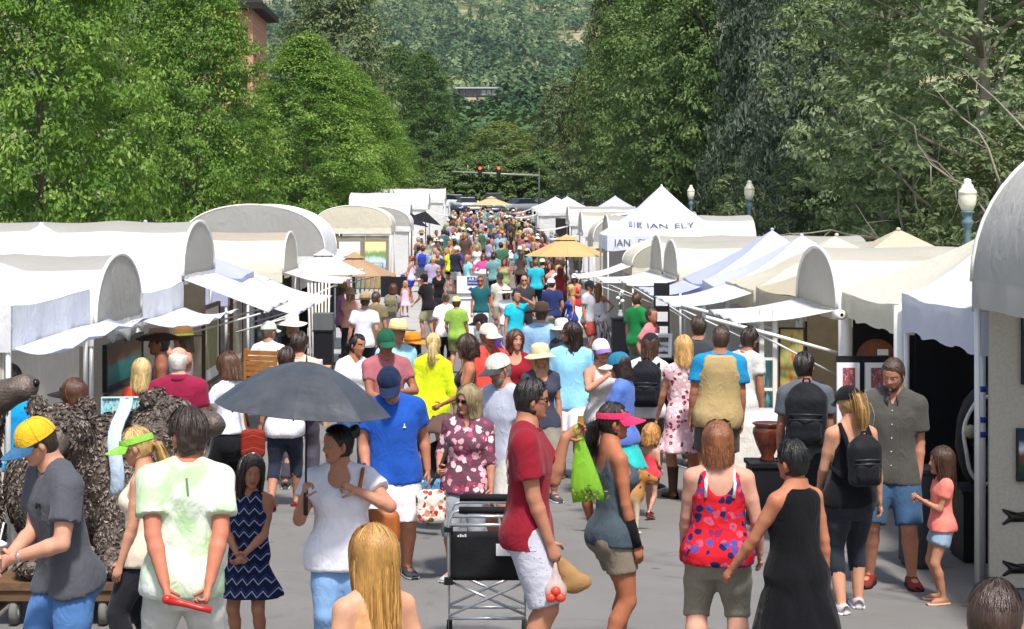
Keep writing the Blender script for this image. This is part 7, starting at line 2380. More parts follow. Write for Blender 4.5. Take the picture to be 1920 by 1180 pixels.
MB().ball((-.12, -.02, .033), (.03, .027, .027), 10, 7).build('knob', mat('#b8261c', .35, .5, name='red_plastic'), lh, True)
sgm = R['beard'].W(R['beard'].arms[1]['H'])
sgo = link('folded_sunglasses', glasses_geo(), None)
sgo.matrix_world = Matrix.Translation(Vector(sgm) + Vector((.0, -.03, -.06))) @ Matrix.Rotation(.5, 4, 'Y') @ Matrix.Scale(.235, 4)
tag(sgo, 'dark sunglasses dangling from the hand of the bearded person', 'sunglasses')

# ------------------------------------------------------------------ folding wheeled cart beside the maroon tee
ALU = mat('#c9cdd0', .28, .5, .75, var=.05, name='aluminium_tube')
BLKF = mat('#17171a', .8, .25, var=.15, bump=.3, bscale=40, name='black_canvas')
ct = thing('folding_cart', 'folding aluminium cart with black canvas panel and padded handle', 'cart', (.03, 12.25, 0))
wd = .26
for y in (0, .34):
    MB().tube([(-wd, y, .10), (-wd, y, .92), (-wd + .03, y, .985), (-wd + .08, y, 1.0), (wd - .08, y, 1.0), (wd - .03, y, .985), (wd, y, .92), (wd, y, .10)], .0135, 8).build('side_frame', ALU, ct, True)
    MB().tube([(-wd, y, .27), (wd, y, .27)], .011, 8).build('crossbar', ALU, ct, True)
    MB().tube([(-wd, y - .015, .29), (wd, y - .015, .52)], .010, 6).build('brace', ALU, ct, True)
    MB().tube([(-wd, y + .015, .52), (wd, y + .015, .29)], .010, 6).build('brace', ALU, ct, True)
    MB().tube([(-wd, y, .90), (wd, y, .90)], .012, 8).build('crossbar', ALU, ct, True)
MB().tube([(-wd + .07, 0, 1.0), (wd - .07, 0, 1.0)], .024, 10).build('handle', BLKF, ct, True)
MB().tube([(-wd + .07, .34, 1.03), (wd - .07, .34, 1.03)], .026, 10).build('handle', BLKF, ct, True)
G = np.zeros((9, 9, 3))
for i in range(9):
    for j in range(9):
        G[i, j] = (-wd + .012 + (2 * wd - .024) * j / 8, -.016 + .01 * math.sin(j * 1.1) * math.sin(i * .8), .53 + .33 * i / 8)
thicken(MB().grid(G).build('canvas_panel', BLKF, ct, True), .012)
MB().box((.06, -.045, .70), (.2, -.036, .78)).build('paper_tag', mat('#e8e6ea', .8), ct)
for k in range(4):
    MB().box((-.20 + k * .016, -.034, .825), (-.188 + k * .016, -.030, .838 + .006 * (k % 2))).build('logo_mark', mat('#c8c8c8', .6), ct)
for sx in (-1, 1):
    for y in (0, .34):
        w = MB().lathe([(.0, -.018), (.085, -.018), (.095, -.010), (.095, .010), (.085, .018), (0, .018)], (sx * wd, y, .095), 16, R=rotm('Y', 90)).build('wheel', mat('#222222', .9), ct, True)
        MB().lathe([(0, -.021), (.05, -.021), (.05, .021), (0, .021)], (sx * wd, y, .095), 12, R=rotm('Y', 90)).build('rim', mat('#8f9296', .4), w, True)
for sx in (-1, 1):
    MB().box((sx * wd - .03, -.03, .50), (sx * wd + .03, .03, .545)).build('clamp', mat('#111111', .5), ct)
    MB().box((sx * wd - .03, -.03, .855), (sx * wd + .03, .03, .885)).build('clamp', mat('#111111', .5), ct)

# stroller beside the royal blue tee
st = thing('stroller', 'dark stroller with a brown folding hood behind the royal blue tee', 'stroller', (-.40, 17.0, 0), math.radians(-20))
F = Field((-.35, -.4, .25), (.35, .45, 1.2), .025)
F.ell((0, .05, .62), (.20, .26, .24), 0); F.ell((0, -.16, .70), (.16, .20, .26), 0, cut=True)
field_thing(F, 'seat', cloth('#22242c'), st, .006, 3)
G = np.array([[(.24 * math.cos(a), .16 - .34 * math.sin(b) , .74 + .36 * math.sin(a) * (.55 + .45 * math.cos(b)) ) for a in np.linspace(0, math.pi, 12)] for b in np.linspace(0, 1.5, 8)])
thicken(MB().grid(G).build('hood', cloth('#5a463c'), st, True), .01)
for sx in (-1, 1):
    MB().tube([(sx * .24, .42, 1.02), (sx * .24, .2, .70), (sx * .25, -.35, .14)], .014, 6).build('side_frame', mat('#3a3c42', .4, .4, .5), st, True)
    MB().tube([(sx * .24, -.05, .62), (sx * .26, .36, .14)], .014, 6).build('side_frame', mat('#3a3c42', .4, .4, .5), st, True)
    for y in (-.36, .36):
        MB().lathe([(0, -.02), (.11, -.02), (.13, 0), (.11, .02), (0, .02)], (sx * .26, y, .13), 14, R=rotm('Y', 90)).build('wheel', mat('#1c1c1e', .9), st, True)
MB().tube([(-.24, .42, 1.02), (.24, .42, 1.02)], .018, 8).build('handle', mat('#1a1a1c', .8), st, True)
G = np.array([[(x, -.30 - .02 * math.sin(x * 20), .55 - .06 * k) for x in np.linspace(-.16, .16, 6)] for k in range(5)])
thicken(MB().grid(G).build('blanket', floral('stroller_blanket', '#5a8fb0', ['#d8e8ee', '#2f5a80'], 30), st, True), .01)

# ------------------------------------------------------------------ bronze bears on a dolly
def bronze():
    t = NT('bronze')
    v = t.coord()
    n = t.noise(v, 9, 5, .65); n2 = t.noise(v, 55, 3, .6)
    a = t.n('Attribute', _attribute_name='tint').outputs['Fac']
    c = t.ramp(t.math('MULTIPLY_ADD', n, .7, t.math('MULTIPLY', a, .4)), [(.25, (.050, .036, .028)), (.55, (.135, .102, .082)), (.85, (.30, .24, .20))])
    return t.base(c, .45, .5, .25, n2, .5, .015)
BRZ = bronze()
def tufts(V, N, n, size, rs, keep):
    idx = rs.choice(np.flatnonzero(keep), n)
    P = V[idx] + N[idx] * .004 + rs.normal(size=(n, 3)) * .006
    d = np.array((0, 0, -1.0)) + rs.normal(size=(n, 3)) * .8
    nn = N[idx]
    T = d - nn * np.sum(d * nn, 1)[:, None]; T /= np.linalg.norm(T, axis=1, keepdims=True) + 1e-9
    S = np.cross(nn, T)
    L = (size * rs.uniform(.45, 1.7, n))[:, None]
    q = np.empty((n, 4, 3))
    q[:, 0] = P - T * L * .5 - nn * .01; q[:, 1] = P + S * L * .36 + nn * L * .16; q[:, 2] = P + T * L * .65 + nn * L * .20; q[:, 3] = P - S * L * .36 + nn * L * .16
    return q.reshape(-1, 3)
def bear(label, loc, build, lo, hi, smooth_zones, nt=17000, size=.027, vs=.026):
    root = thing('bear_sculpture', label, 'sculpture', loc)
    F = Field(lo, hi, vs)
    build(F)
    V, Q = F.nets()
    N = vnormals(V, Q)
    V = V + N * (.014 * waves(V, 6, 9, 12, 45))[:, None]
    keep = np.ones(len(V), bool)
    for c, rr in smooth_zones:
        keep &= np.linalg.norm(V - np.array(c), axis=1) > rr
    rs = np.random.RandomState(5)
    tv = tufts(V, N, nt, size, rs, keep)
    allV = np.concatenate([V, tv]); allQ = np.concatenate([Q, np.arange(len(tv)).reshape(-1, 4) + len(V)])
    me = newmesh('body', allV, allQ, [BRZ], None, False)
    set_tint(me, np.concatenate([np.full(len(V), .25), np.repeat(rs.rand(nt), 4)]))
    link('body', me, root)
    return root
def b1(F):
    F.ell((.10, .15, .62), (.50, .46, .52), 0); F.ell((-.42, .20, .60), (.38, .42, .50), .1)
    F.cone((-.20, -.12, .80), (-.26, -.26, 1.0), .26, .22, .08); F.ell((-.27, -.36, 1.05), (.225, .20, .205), .04)
    F.cone((-.28, -.48, 1.0), (-.31, -.72, .86), .125, .10, .02)
    F.ell((-.45, -.28, 1.23), (.075, .045, .085), .015); F.ell((-.08, -.28, 1.24), (.075, .045, .085), .015)
    F.cone((-.35, -.20, .5), (-.40, -.30, .08), .17, .15, .05); F.cone((.20, -.22, .5), (.16, -.32, .08), .19, .17, .05); F.cone((.45, .1, .4), (.45, .1, .06), .18, .17, .05)
    F.ell((.16, -.42, .10), (.16, .2, .10), .04); F.ell((-.42, -.42, .09), (.15, .2, .09), .04)
    F.ell((.42, .18, 1.02), (.26, .25, .24), .08); F.cone((.55, .14, 1.05), (.80, .08, 1.06), .135, .10, .04)
    F.ell((.32, .02, 1.26), (.06, .05, .06), .02); F.ell((.34, .34, 1.26), (.06, .05, .06), .02)
bear_root = bear('bronze bear pair with shaggy fur on a wooden dolly, one muzzle towards the viewer', (-2.86, 13.75, .33), b1, (-1.0, -.9, -.05), (1.1, .9, 1.45), [((-.30, -.68, .90), .24), ((.78, .08, 1.06), .20)])
for c in ((-.315, -.815, .855),):
    MB().ball(c, (.045, .03, .035), 10, 7).build('nose', mat('#1d1815', .3, .5, .3), bear_root, True)
for x in (-.37, -.18):
    MB().ball((x, -.555, 1.10), (.02, .014, .02), 8, 6).build('eye', mat('#120e0c', .2, .6), bear_root, True)
G = np.zeros((12, 3, 3))
for i in range(12):
    a = -.35 + 2.0 * i / 11
    for j in range(3):
        G[i, j] = (.10 + .10 * j / 2 + .02 * math.sin(i), .15 - .53 * math.cos(a), .70 + .56 * math.sin(a + .1) - .02 * (j == 1))
thicken(MB().grid(G).build('scarf', cloth('#b4c4d6'), bear_root, True), .02)
dl = thing('dolly', 'low wooden dolly on grey castors under the bronze bears', 'dolly', (-2.86, 13.75, 0))
for k in range(4):
    MB().box((-.70, -.62 + k * .31, .27), (.62, -.62 + k * .31 + .295, .325)).build('plank', mat('#6b5138', .8, var=.25, scale=12, bump=.4, bscale=30, name='worn_wood'), dl)
MB().box((-.68, -.60, .19), (.60, -.52, .268)).build('rail', mat('#5f4832', .8, var=.25, name='worn_wood'), dl)
MB().box((-.68, .50, .19), (.60, .58, .268)).build('rail', mat('#5f4832', .8, var=.25, name='worn_wood'), dl)
for x in (-.55, .10):
    for y in (-.52, .48):
        w = MB().lathe([(0, -.03), (.085, -.03), (.10, -.015), (.10, .015), (.085, .03), (0, .03)], (x, y, .10), 18, R=rotm('Y', 90) @ rotm('X', 0)).build('wheel', mat('#6b6a66', .8), dl, True)
        MB().lathe([(0, -.033), (.05, -.033), (.05, .033), (0, .033)], (x, y, .10), 12, R=rotm('Y', 90)).build('hub', mat('#a5a39c', .5), w, True)
        MB().box((x - .045, y - .03, .16), (x + .045, y + .03, .20)).build('fork', mat('#4a4a4a', .5, .4, .5), dl)
def b2(F):
    F.cone((0, 0, .1), (.0, .05, 1.0), .34, .26, 0); F.cone((0, .05, .95), (.14, .0, 1.45), .24, .19, .08); F.ell((.17, 0, 1.52), (.20, .18, .17), .05)
    F.cone((.24, -.02, 1.53), (.50, -.06, 1.62), .13, .10, .04); F.ell((.06, -.12, 1.68), (.05, .04, .06), .02); F.ell((.06, .14, 1.68), (.05, .04, .06), .02)
    F.cone((.1, -.2, .9), (.3, -.35, .6), .12, .10, .05)
bear2 = bear('dark bronze bear with lifted snout at the picture edge', (-4.02, 14.0, .04), b2, (-.6, -.6, -.05), (.8, .6, 1.9), [((.45, -.05, 1.6), .24)], 5000, .032)
MB().box((-.38, -.38, -.04), (.38, .38, .06)).build('plinth', mat('#2a2622', .7), bear2)
MB().ball((.59, -.075, 1.655), (.03, .045, .035), 10, 7).build('nose', mat('#1d1815', .3, .5, .3), bear2, True)

# ------------------------------------------------------------------ dog
dg = thing('dog', 'tan and white dog with open mouth by the turquoise skirt', 'dog', (atp(1164, 0, 16.9)[0], 16.9, 0), math.radians(8))
dg.scale = (.78, .78, .78)
F = Field((-.5, -.3, 0), (.55, .3, .85), .017)
F.cone((-.28, 0, .46), (.0, 0, .47), .105, .12, 0); F.cone((0, 0, .47), (.16, 0, .47), .12, .125, .04)
F.cone((.18, 0, .50), (.25, -.01, .64), .085, .065, .05); F.ell((.275, -.015, .685), (.085, .075, .075), .03)
F.cone((.32, -.02, .67), (.42, -.035, .645), .047, .034, .02); F.cone((.32, -.02, .635), (.395, -.03, .60), .03, .022, .01)
for sy in (-1, 1):
    F.cone((.17, sy * .075, .42), (.18, sy * .075, .20), .05, .028, .03); F.cone((.18, sy * .075, .20), (.17, sy * .075, .03), .026, .024, .01); F.cone((.17, sy * .075, .025), (.22, sy * .078, .02), .026, .02, .01)
    F.cone((-.27, sy * .07, .44), (-.20, sy * .085, .28), .075, .045, .03); F.cone((-.20, sy * .085, .28), (-.30, sy * .085, .17), .042, .026, .015); F.cone((-.30, sy * .085, .17), (-.27, sy * .085, .03), .024, .022, .01); F.cone((-.27, sy * .085, .025), (-.21, sy * .088, .02), .025, .02, .01)
    F.cone((.24, sy * .055, .74), (.20, sy * .09, .655), .03, .022, .01, flat=((1, 0, 0), 1.5))
F.cone((-.37, 0, .50), (-.50, .02, .62), .03, .014, .03)
v, q = F.nets()
t = NT('dog_coat')
co = t.n('SeparateXYZ', Vector=t.coord())
f = t.math('ADD', co.outputs[2], t.math('MULTIPLY', co.outputs[0], .55))
t.base(t.mix(t.math('MULTIPLY', t.noise(t.coord(), 60, 3), .4), t.ramp(f, [(.40, srgb('#e0cdb0')), (.55, srgb('#b98650')), (.85, srgb('#a87038'))]), (.25, .14, .06)), .8, .2, 0, t.noise(t.coord(), 120, 2), .4, .01)
link('body', newmesh('body', v, q, [t.m], None, True), dg)
MB().ball((.455, -.04, .655), (.016, .02, .015), 8, 6).build('nose', mat('#15110f', .3, .5), dg, True)
for sy in (-1, 1):
    MB().ball((.325, -.02 + sy * .05, .705), (.012, .012, .012), 8, 6).build('eye', mat('#15100c', .2, .6), dg, True)
MB().ball((.385, -.03, .622), (.035, .018, .008), 8, 6).build('tongue', mat('#c8686a', .4), dg, True)
MB().tube([(.21 + .075 * math.cos(a) * .4, .085 * math.sin(a), .555 + .04 * math.cos(a)) for a in np.linspace(0, 2 * math.pi, 16)], .013, 6).build('collar', mat('#22201e', .7), dg, True)

# ------------------------------------------------------------------ parasols
def parasol(label, X, Y, rad, top, rim, col, group='market parasols', tilt=(0, 0), ribs=8, vent=True, rm=None):
    r = thing('market_parasol', label, 'parasol', (X, Y, gz(Y)), 0, group)
    MB().tube([(0, 0, 0), (0, 0, top)], .022, 8).build('pole', mat('#4a4038', .6) if rm is None else rm, r, True)
    MB().lathe([(.28, 0), (.28, .06), (.06, .09), (.04, .3)], n=14).build('base', mat('#2c2c2e', .7), r, True)
    m = canopy_mat(col, .25)
    umbrella(r, (0, 0, top), rad, top - rim, m, ribs, tilt, rib_m=mat('#5a5048', .6), scallop=.04, curve=1.0, sub=8)
    if vent:
        umbrella(r, (0, 0, top + .07), rad * .26, (top - rim) * .24 + .03, m, ribs, tilt, rib_m=mat('#5a5048', .6), scallop=.1, curve=1.0, sub=8).name = 'vent_cap'
    return r
parasol('mustard yellow market parasol in front of the lettered tent', atp(1062, 0, 54)[0], 54, 1.25, 2.62, 2.05, '#d9b47c')
parasol('tan market parasol on the concrete by the left tents', atp(664, 0, 45)[0], 45, 1.06, 2.36, 1.86, '#b89878')
parasol('off-white market parasol beside the tan one', atp(607, 0, 40)[0], 40, .95, 2.50, 2.02, '#dcdad2')
parasol('black tilted parasol beside the cream arched tent', atp(772, 0, 80)[0], 80, .85, 2.75, 2.30, '#2a2830', tilt=(0, 12), vent=False)
parasol('second black tilted parasol farther along the tent row', atp(798, 0, 86)[0], 86, .85, 2.7, 2.2, '#26242c', tilt=(0, 12), vent=False)
parasol('pale tan parasol far off above the heads of the crowd', atp(921, 0, 124)[0], 124, 1.5, 2.75, 2.2, '#dcbf92')

# ------------------------------------------------------------------ sign and bins in the middle of the street
Ys = 49.0
sx, _, sz = atp(876, 518, Ys)
g0 = gz(Ys)
bn = thing('waste_bin', 'white boxed waste bin under the direction sign', 'waste bin', (sx, Ys + .3, g0))
MB().box((-.30, -.26, 0), (.30, .26, 1.05)).build('body', mat('#e6e6e4', .6, var=.05), bn)
MB().add([(-.34, -.3, 1.05), (.34, -.3, 1.05), (.34, .3, 1.05), (-.34, .3, 1.05), (-.26, -.22, 1.2), (.26, -.22, 1.2), (.26, .22, 1.2), (-.26, .22, 1.2)], [(3, 2, 1, 0), (0, 1, 5, 4), (1, 2, 6, 5), (2, 3, 7, 6), (3, 0, 4, 7), (4, 5, 6, 7)]).build('lid', mat('#eeeeec', .6, var=.03), bn)
sgn = thing('direction_sign', 'white and blue art festival sign with an arrow on the bin', 'sign', (sx + .02, Ys - .02, g0))
zt, zb = sz - g0, sz - g0 - .46
MB().box((-.30, -.02, zb), (.30, .0, zt)).build('board', mat('#e9ecf2', .6, var=.02), sgn)
for x in (-.26, .26):
    MB().box((x - .015, .0, .0), (x + .015, .03, zt)).build('stake', mat('#a8a8a8', .6), sgn)
MB().box((-.02, -.026, zt - .25), (.29, -.021, zt - .02)).build('blue_panel', mat('#2b3f8f', .6, var=.02), sgn)
flat_text('ART', sgn, 'lettering', (.135, -.029, zt - .085), .13, '#e9ecf2', Matrix.Rotation(math.pi / 2, 4, 'X'))
flat_text('FESTIVAL', sgn, 'lettering', (.135, -.029, zt - .185), .068, '#e9ecf2', Matrix.Rotation(math.pi / 2, 4, 'X'))
z_ = zb + .11
MB().add([(-.0, -.026, z_), (.10, -.026, z_ + .075), (.10, -.026, z_ + .03), (.27, -.026, z_ + .03), (.27, -.026, z_ - .03), (.10, -.026, z_ - .03), (.10, -.026, z_ - .075)], [(0, 6, 5, 4, 3, 2, 1)]).build('arrow', mat('#2b3f8f', .6), sgn)
b_ = thing('waste_bin', 'tall round white bin farther back mid-street', 'waste bin', (atp(907, 0, 64)[0], 64, gz(64)))
MB().lathe([(.27, 0), (.30, .95), (.33, .97), (.33, 1.03), (.30, 1.05), (0, 1.05)], n=18).build('body', mat('#e6e6e2', .6, var=.04), b_, True)
MB().lathe([(.0, 1.052), (.2, 1.052), (.16, 1.14), (0, 1.15)], n=16).build('lid', mat('#d8d8d4', .6), b_, True)
b_ = thing('waste_bin', 'white bin low behind the red polo and the maroon top', 'waste bin', (atp(940, 0, 24)[0], 24, gz(24)))
MB().box((-.28, -.24, 0), (.28, .24, .95)).build('body', mat('#e9e9e8', .6, var=.04), b_)
MB().box((-.31, -.27, .952), (.31, .27, 1.02)).build('lid', mat('#f0f0ef', .6, var=.04), b_)

# ------------------------------------------------------------------ stands, tables and goods on the right
def pedestal(label, c, w, d, h, m, name='pedestal'):
    r = thing(name, label, 'pedestal', c)
    MB().box((-w / 2, -d / 2, .03), (w / 2, d / 2, h - .03)).build('body', m, r)
    MB().box((-w / 2 - .015, -d / 2 - .015, h - .029), (w / 2 + .015, d / 2 + .015, h)).build('top', m, r)
    MB().box((-w / 2 + .02, -d / 2 + .02, 0), (w / 2 - .02, d / 2 - .02, .029)).build('base', m, r)
    return r
BLK = mat('#15151a', .6, .3, var=.15, name='black_laminate')
x_ = atp(1445, 0, 17.5)[0]
pb_ = thing('display_stand', 'low black display stand with cut-out feet under the brown vase', 'stand', (x_, 17.5, 0))
MB().box((-.21, -.2, .14), (.21, .2, .56)).build('body', BLK, pb_)
MB().box((-.23, -.22, .561), (.23, .22, .60)).build('top', BLK, pb_)
for a in (-.17, .17):
    MB().box((a - .04, -.2, 0), (a + .04, .2, .139)).build('foot', BLK, pb_)
vs_ = thing('vase', 'glazed brown urn on the low black stand', 'vase', (x_ - .03, 17.5, .60))
MB().lathe([(.07, 0), (.075, .015), (.06, .05), (.11, .16), (.145, .27), (.14, .31), (.115, .335), (.15, .36), (.14, .37), (.10, .355), (0, .35)], n=22).build('body', mat('#5c2a18', .2, .6, var=.3, scale=8, name='brown_glaze'), vs_, True)
x_ = atp(1415, 0, 19.4)[0]
tb = thing('draped_table', 'table under a white cloth beside the khaki vest', 'table', (x_, 19.4, 0))
G = np.zeros((7, 40, 3))
for i in range(7):
    for j in range(40):
        a = j / 40 * 4
        k = int(a); f_ = a - k
        cr = [(-.42, -.36), (.42, -.36), (.42, .36), (-.42, .36)]
        p = np.array(cr[k]) * (1 - f_) + np.array(cr[(k + 1) % 4]) * f_
        sp = 1 + .05 * (i / 6) * (1 + math.sin(j * 1.9))
        G[i, j] = (p[0] * sp, p[1] * sp, .86 - .80 * i / 6)
o = MB().grid(G, 0, True); o.f.append(tuple(range(39, -1, -1))); o.m.append(0)
o.build('tablecloth', cloth('#e4e0da'), tb, True)
MB().box((-.40, -.34, .80), (.40, .34, .855)).build('tabletop', mat('#8a7a60', .6), tb)
# tall picture display: white lattice with a floral painting
x_ = atp(1432, 0, 20.7)[0]
ds = thing('display_easel', 'tall white lattice display frame on the draped table side', 'easel', (x_, 20.7, 0))
for a in (-.05, .10):
    MB().box((a, -.03, .0), (a + .05, .03, 1.88)).build('upright', PVC, ds)
for z in (.95, 1.3, 1.6):
    MB().box((.002, -.028, z), (.098, .028, z + .03)).build('rung', PVC, ds)
picture('tall painting of red and yellow flowers on a tan panel', (x_ + .33, 20.75, 1.22), .26, .86, (-.2, -1), 'blob', ['#b9372a', '#c88a2a', '#b8b06a', '#8a9a4a', '#d8c890'], '#3a2a20', .02)
# card rack
cr_ = thing('print_rack', 'black rack of matted red prints behind the bearded person', 'rack', (atp(1618, 0, 19.3)[0], 19.3, .0))
MB().tube([(0, .05, 0), (0, .05, 1.45)], .02, 8).build('pole', BLK, cr_, True)
MB().box((-.28, .02, .60), (.28, .045, 1.46)).build('backing', BLK, cr_)
for i, (a, z) in enumerate(((-.16, 1.22), (.14, 1.22), (-.16, .84), (.14, .84))):
    MB().box((a - .12, -.03 , z - .14), (a + .12, .015, z + .17)).build('mount', mat('#f0eef2', .7, var=.02), cr_)
    MB().box((a - .06, -.036, z - .09), (a + .07, -.031, z + .12)).build('print', art_mat('blob', ['#a8302c', '#c86a5a', '#5a3a6a', '#e0a890', '#8a2030']), cr_)
pl = thing('copper_plate', 'round copper plate on the dark panel behind the prints', 'plate', (atp(1640, 0, 20.0)[0], 19.95, 1.38))
MB().lathe([(.0, 0), (.18, .0), (.22, .03), (.22, .04), (0, .035)], n=24, R=rotm('X', 90)).build('disc', mat('#6a3a22', .35, .5, .5, var=.4, name='copper'), pl, True)
cd_ = MB().box((-.06, -.01, -.03), (.06, .0, .035)).build('price_card', mat('#e8e8ec', .7), None, loc=atp(1655, 661, 19.9))
tag(cd_, 'small white card pinned on the dark panel above the prints', 'card')
pedestal('dark grey cabinet loudspeaker-like pedestal beside the coral tee child', (atp(1722, 0, 15.4)[0], 15.4, 0), .26, .34, .84, mat('#2b2d33', .6, name='charcoal_paint'))
# amethyst geode on a black stand
pedestal('black stand carrying the amethyst geode', (4.36, 15.75, 0), .5, .5, .62, BLK)
gd = thing('geode', 'big amethyst geode with pale rim behind the coral tee child', 'geode', (4.36, 15.7, .62))
F = Field((-.35, -.3, -.05), (.35, .35, 1.0), .025)
F.ell((0, .05, .42), (.25, .20, .46), 0); F.ell((-.03, -.16, .42), (.17, .22, .36), 0, cut=True)
v, q = F.nets()
nv = vnormals(v, q)
ins = (np.abs(v[:, 0] + .03) / .19) ** 2 + ((v[:, 2] - .42) / .39) ** 2 < 1.0
v = v + nv * (np.where(ins, .02, .008) * waves(v, 3, 9, 30, 90))[:, None]
mi = ins[q].all(1) & (v[q].mean(1)[:, 1] < .12)
link('shell', newmesh('shell', v, q, [mat('#2e2a28', .8, var=.3, bump=.6, bscale=30, name='rock'), mat('#170e22', .25, .6, var=.6, scale=30, bump=1, bscale=60, name='amethyst')], mi.astype(int), False), gd)
MB().tube([(-.03 + .185 * math.cos(a) * (1 + .06 * math.sin(5 * a)), -.10, .42 + .375 * math.sin(a)) for a in np.linspace(1.2, 4.9, 26)], .017, 7).build('rim', mat('#d8d4cc', .5, var=.2, bump=1, bscale=50, name='agate'), gd, True)
MB().ball((-.17, -.12, .50), (.055, .05, .06), 8, 6).build('nodule', mat('#a59a86', .8, var=.3, bump=1, bscale=40), gd, True)
# things hung on the carpeted wall of the grey tent
yw = 13.05 + 1.5 - .09 - .02 - .045
picture('dark teal abstract painting, upper one on the carpeted wall', (4.50, yw, 1.98), .42, .66, (0, -1), 'land', ['#12343e', '#1f6474', '#0f2a38', '#2a8a9a'], '#0d1a20', .01)
picture('painting of a white mountain over a green valley on the carpeted wall', (4.47, yw, 1.08), .44, .40, (0, -1), 'land', ['#14301f', '#1f4a2a', '#7a3a30', '#d8dce0', '#123a5a'], '#0d1a20', .01)
for zz_, lb in ((.58, 'upper'), (.17, 'lower')):
    fs = thing('metal_fish', '%s dark welded metal fish on the carpeted wall' % lb, 'wall sculpture', (4.30, yw + .02, zz_))
    F = Field((-.2, -.06, -.12), (.3, .06, .14), .011)
    F.cone((-.08, 0, .0), (.10, 0, .01), .035, .05, 0, flat=((0, 1, 0), 2.2)); F.cone((.10, 0, .01), (.22, 0, .0), .045, .02, .02, flat=((0, 1, 0), 2.2))
    F.cone((-.08, 0, 0), (-.16, 0, .06), .02, .012, .01); F.cone((-.08, 0, 0), (-.16, 0, -.05), .02, .012, .01); F.cone((.05, 0, .03), (.10, 0, .11), .02, .012, .02); F.cone((.03, 0, -.03), (.08, 0, -.09), .018, .010, .02)
    field_thing(F, 'body', mat('#2e2d2c', .35, .5, .8, var=.4, scale=20, name='welded_steel'), fs, .006, 2)
    MB().tube([(-.16, 0, .06), (0, -.03, .02), (.2, -.02, .05)], .008, 5).build('rod', mat('#2e2d2c', .35, .5, .8), fs, True)
for z0_ in (1.55, 1.3, 1.18):
    tp = MB().tube([(0, 0, z0_), (0, 0, z0_ + .045)], .029, 10).build('tape_wrap', mat('#2540a0', .5), B['r1'].root, True, loc=(.03, -1.36 + .03, 0))
rl = thing('paper_roll', 'white paper roll hanging on the pipe-wrapped post', 'paper roll', (3.93, 20.0, 1.86))
MB().lathe([(.02, -.06), (.055, -.06), (.055, .06), (.02, .06)], n=16, R=rotm('X', 90) @ rotm('Y', 20), caps=False).build('roll', mat('#ece8e0', .9), rl, True)
MB().lathe([(.018, -.062), (.02, -.062), (.02, .062), (.018, .062)], n=12, R=rotm('X', 90) @ rotm('Y', 20), caps=False).build('core', mat('#6a5a48', .9), rl, True)
# middle right
pd = pedestal('tall black pedestal with white flowers by the barrel-roofed tents', (atp(1163, 0, 36.5)[0], 36.5, gz(36.5)), .34, .34, 1.22, BLK)
fl = thing('flower_vase', 'white flowers in a small vase on the tall black pedestal', 'flowers', (atp(1163, 0, 36.5)[0], 36.5, gz(36.5) + 1.22))
MB().lathe([(.04, 0), (.06, .06), (.03, .14), (.04, .16), (0, .15)], n=12).build('vase', mat('#c8c8cc', .3, .5), fl, True)
for i in range(5):
    p = np.array((.05 * math.sin(i * 2.2), .05 * math.cos(i * 2.2), .28 + .06 * i))
    MB().tube([(0, 0, .14), p], .005, 4).build('stem', mat('#3a5a2a', .8), fl)
    MB().ball(p, (.045, .045, .035), 8, 5).build('blossom', mat('#eeeee4', .7), fl, True)
fx = atp(1240, 0, 28.5)[0]
tb2 = thing('black_table', 'black draped table holding the framed photograph', 'table', (fx, 28.6, gz(28.6)))
MB().box((-.5, -.3, 0), (.5, .3, .82)).build('drape', BLACKP, tb2)
MB().box((-.52, -.32, .821), (.52, .32, .85)).build('tabletop', BLK, tb2)
picture('white-framed black and white photograph leaning on the black table', (fx - .03, 28.42, gz(28.5) + 1.05), .26, .26, (-.25, -1), 'land', ['#2c2c2e', '#e6e6e8', '#8a8a8c', '#d8d8d8', '#4a4a4c'], '#eeeef0', .03, .03, tilt=-14)
info = thing('info_board', 'black board with white text sheets beside the salmon pink tee', 'board', (atp(1243, 0, 30)[0], 30.2, gz(30)))
MB().box((-.13, 0, .3), (.13, .03, 2.0)).build('panel', BLK, info)
for z in (1.62, 1.36, 1.12):
    MB().box((-.10, -.006, z), (.10, -.001, z + .16)).build('text_sheet', mat('#d8d8dc', .8, var=.1, scale=60), info)
for k, (Yp, z_, lb, cs) in enumerate(((23.05, 1.2, 'hanging dark patterned cloth inside the cream barrel-roofed tent', ['#3a3438', '#6a5a50', '#2a2428']), (26.5, 1.3, 'dark portrait canvas inside the tan peaked tent', ['#241f22', '#4a2f2a', '#8a6a50']), (32.8, 1.25, 'blue and ochre canvas inside the lavender-white tent', ['#2a3a6a', '#b98a4a', '#3a4a5a']))):
    picture(lb, (5.2, Yp - .02 if k else 23.0, z_), .9, 1.0, (0, -1), 'blob', cs)

# ------------------------------------------------------------------ stands, seats and goods on the left
picture('wide teal lake painting under the crinkled end panel', (-3.93, 19.9, 1.36), 1.95, .40, (1, 0), 'land', ['#137a72', '#1d8a84', '#2a8f86', '#6b4a2a', '#5a3a20'], '#0f1214', .05)
picture('ochre aspen grove painting leaning below the teal lake', (-3.88, 19.3, .92), 1.2, .36, (1, 0), 'strokes', ['#6a4a1a', '#c8963a', '#d8c8a0', '#8a5a20'], '#2a2018', .02)
picture('turquoise birch forest canvas held beside the blonde in orange', (atp(238, 0, 17.2)[0], 17.2, atp(0, 770, 17.2)[2]), .46, .24, (.1, -1), 'strokes', ['#2a7a96', '#49b3c4', '#bfe6e6', '#1f5a80', '#5ac0b8'], '#c8e4ea', .01)
pt = thing('hanging_planter', 'white speckled cloth swag hanging over the teal lake painting', 'swag', (-3.93, 19.9, 1.58))
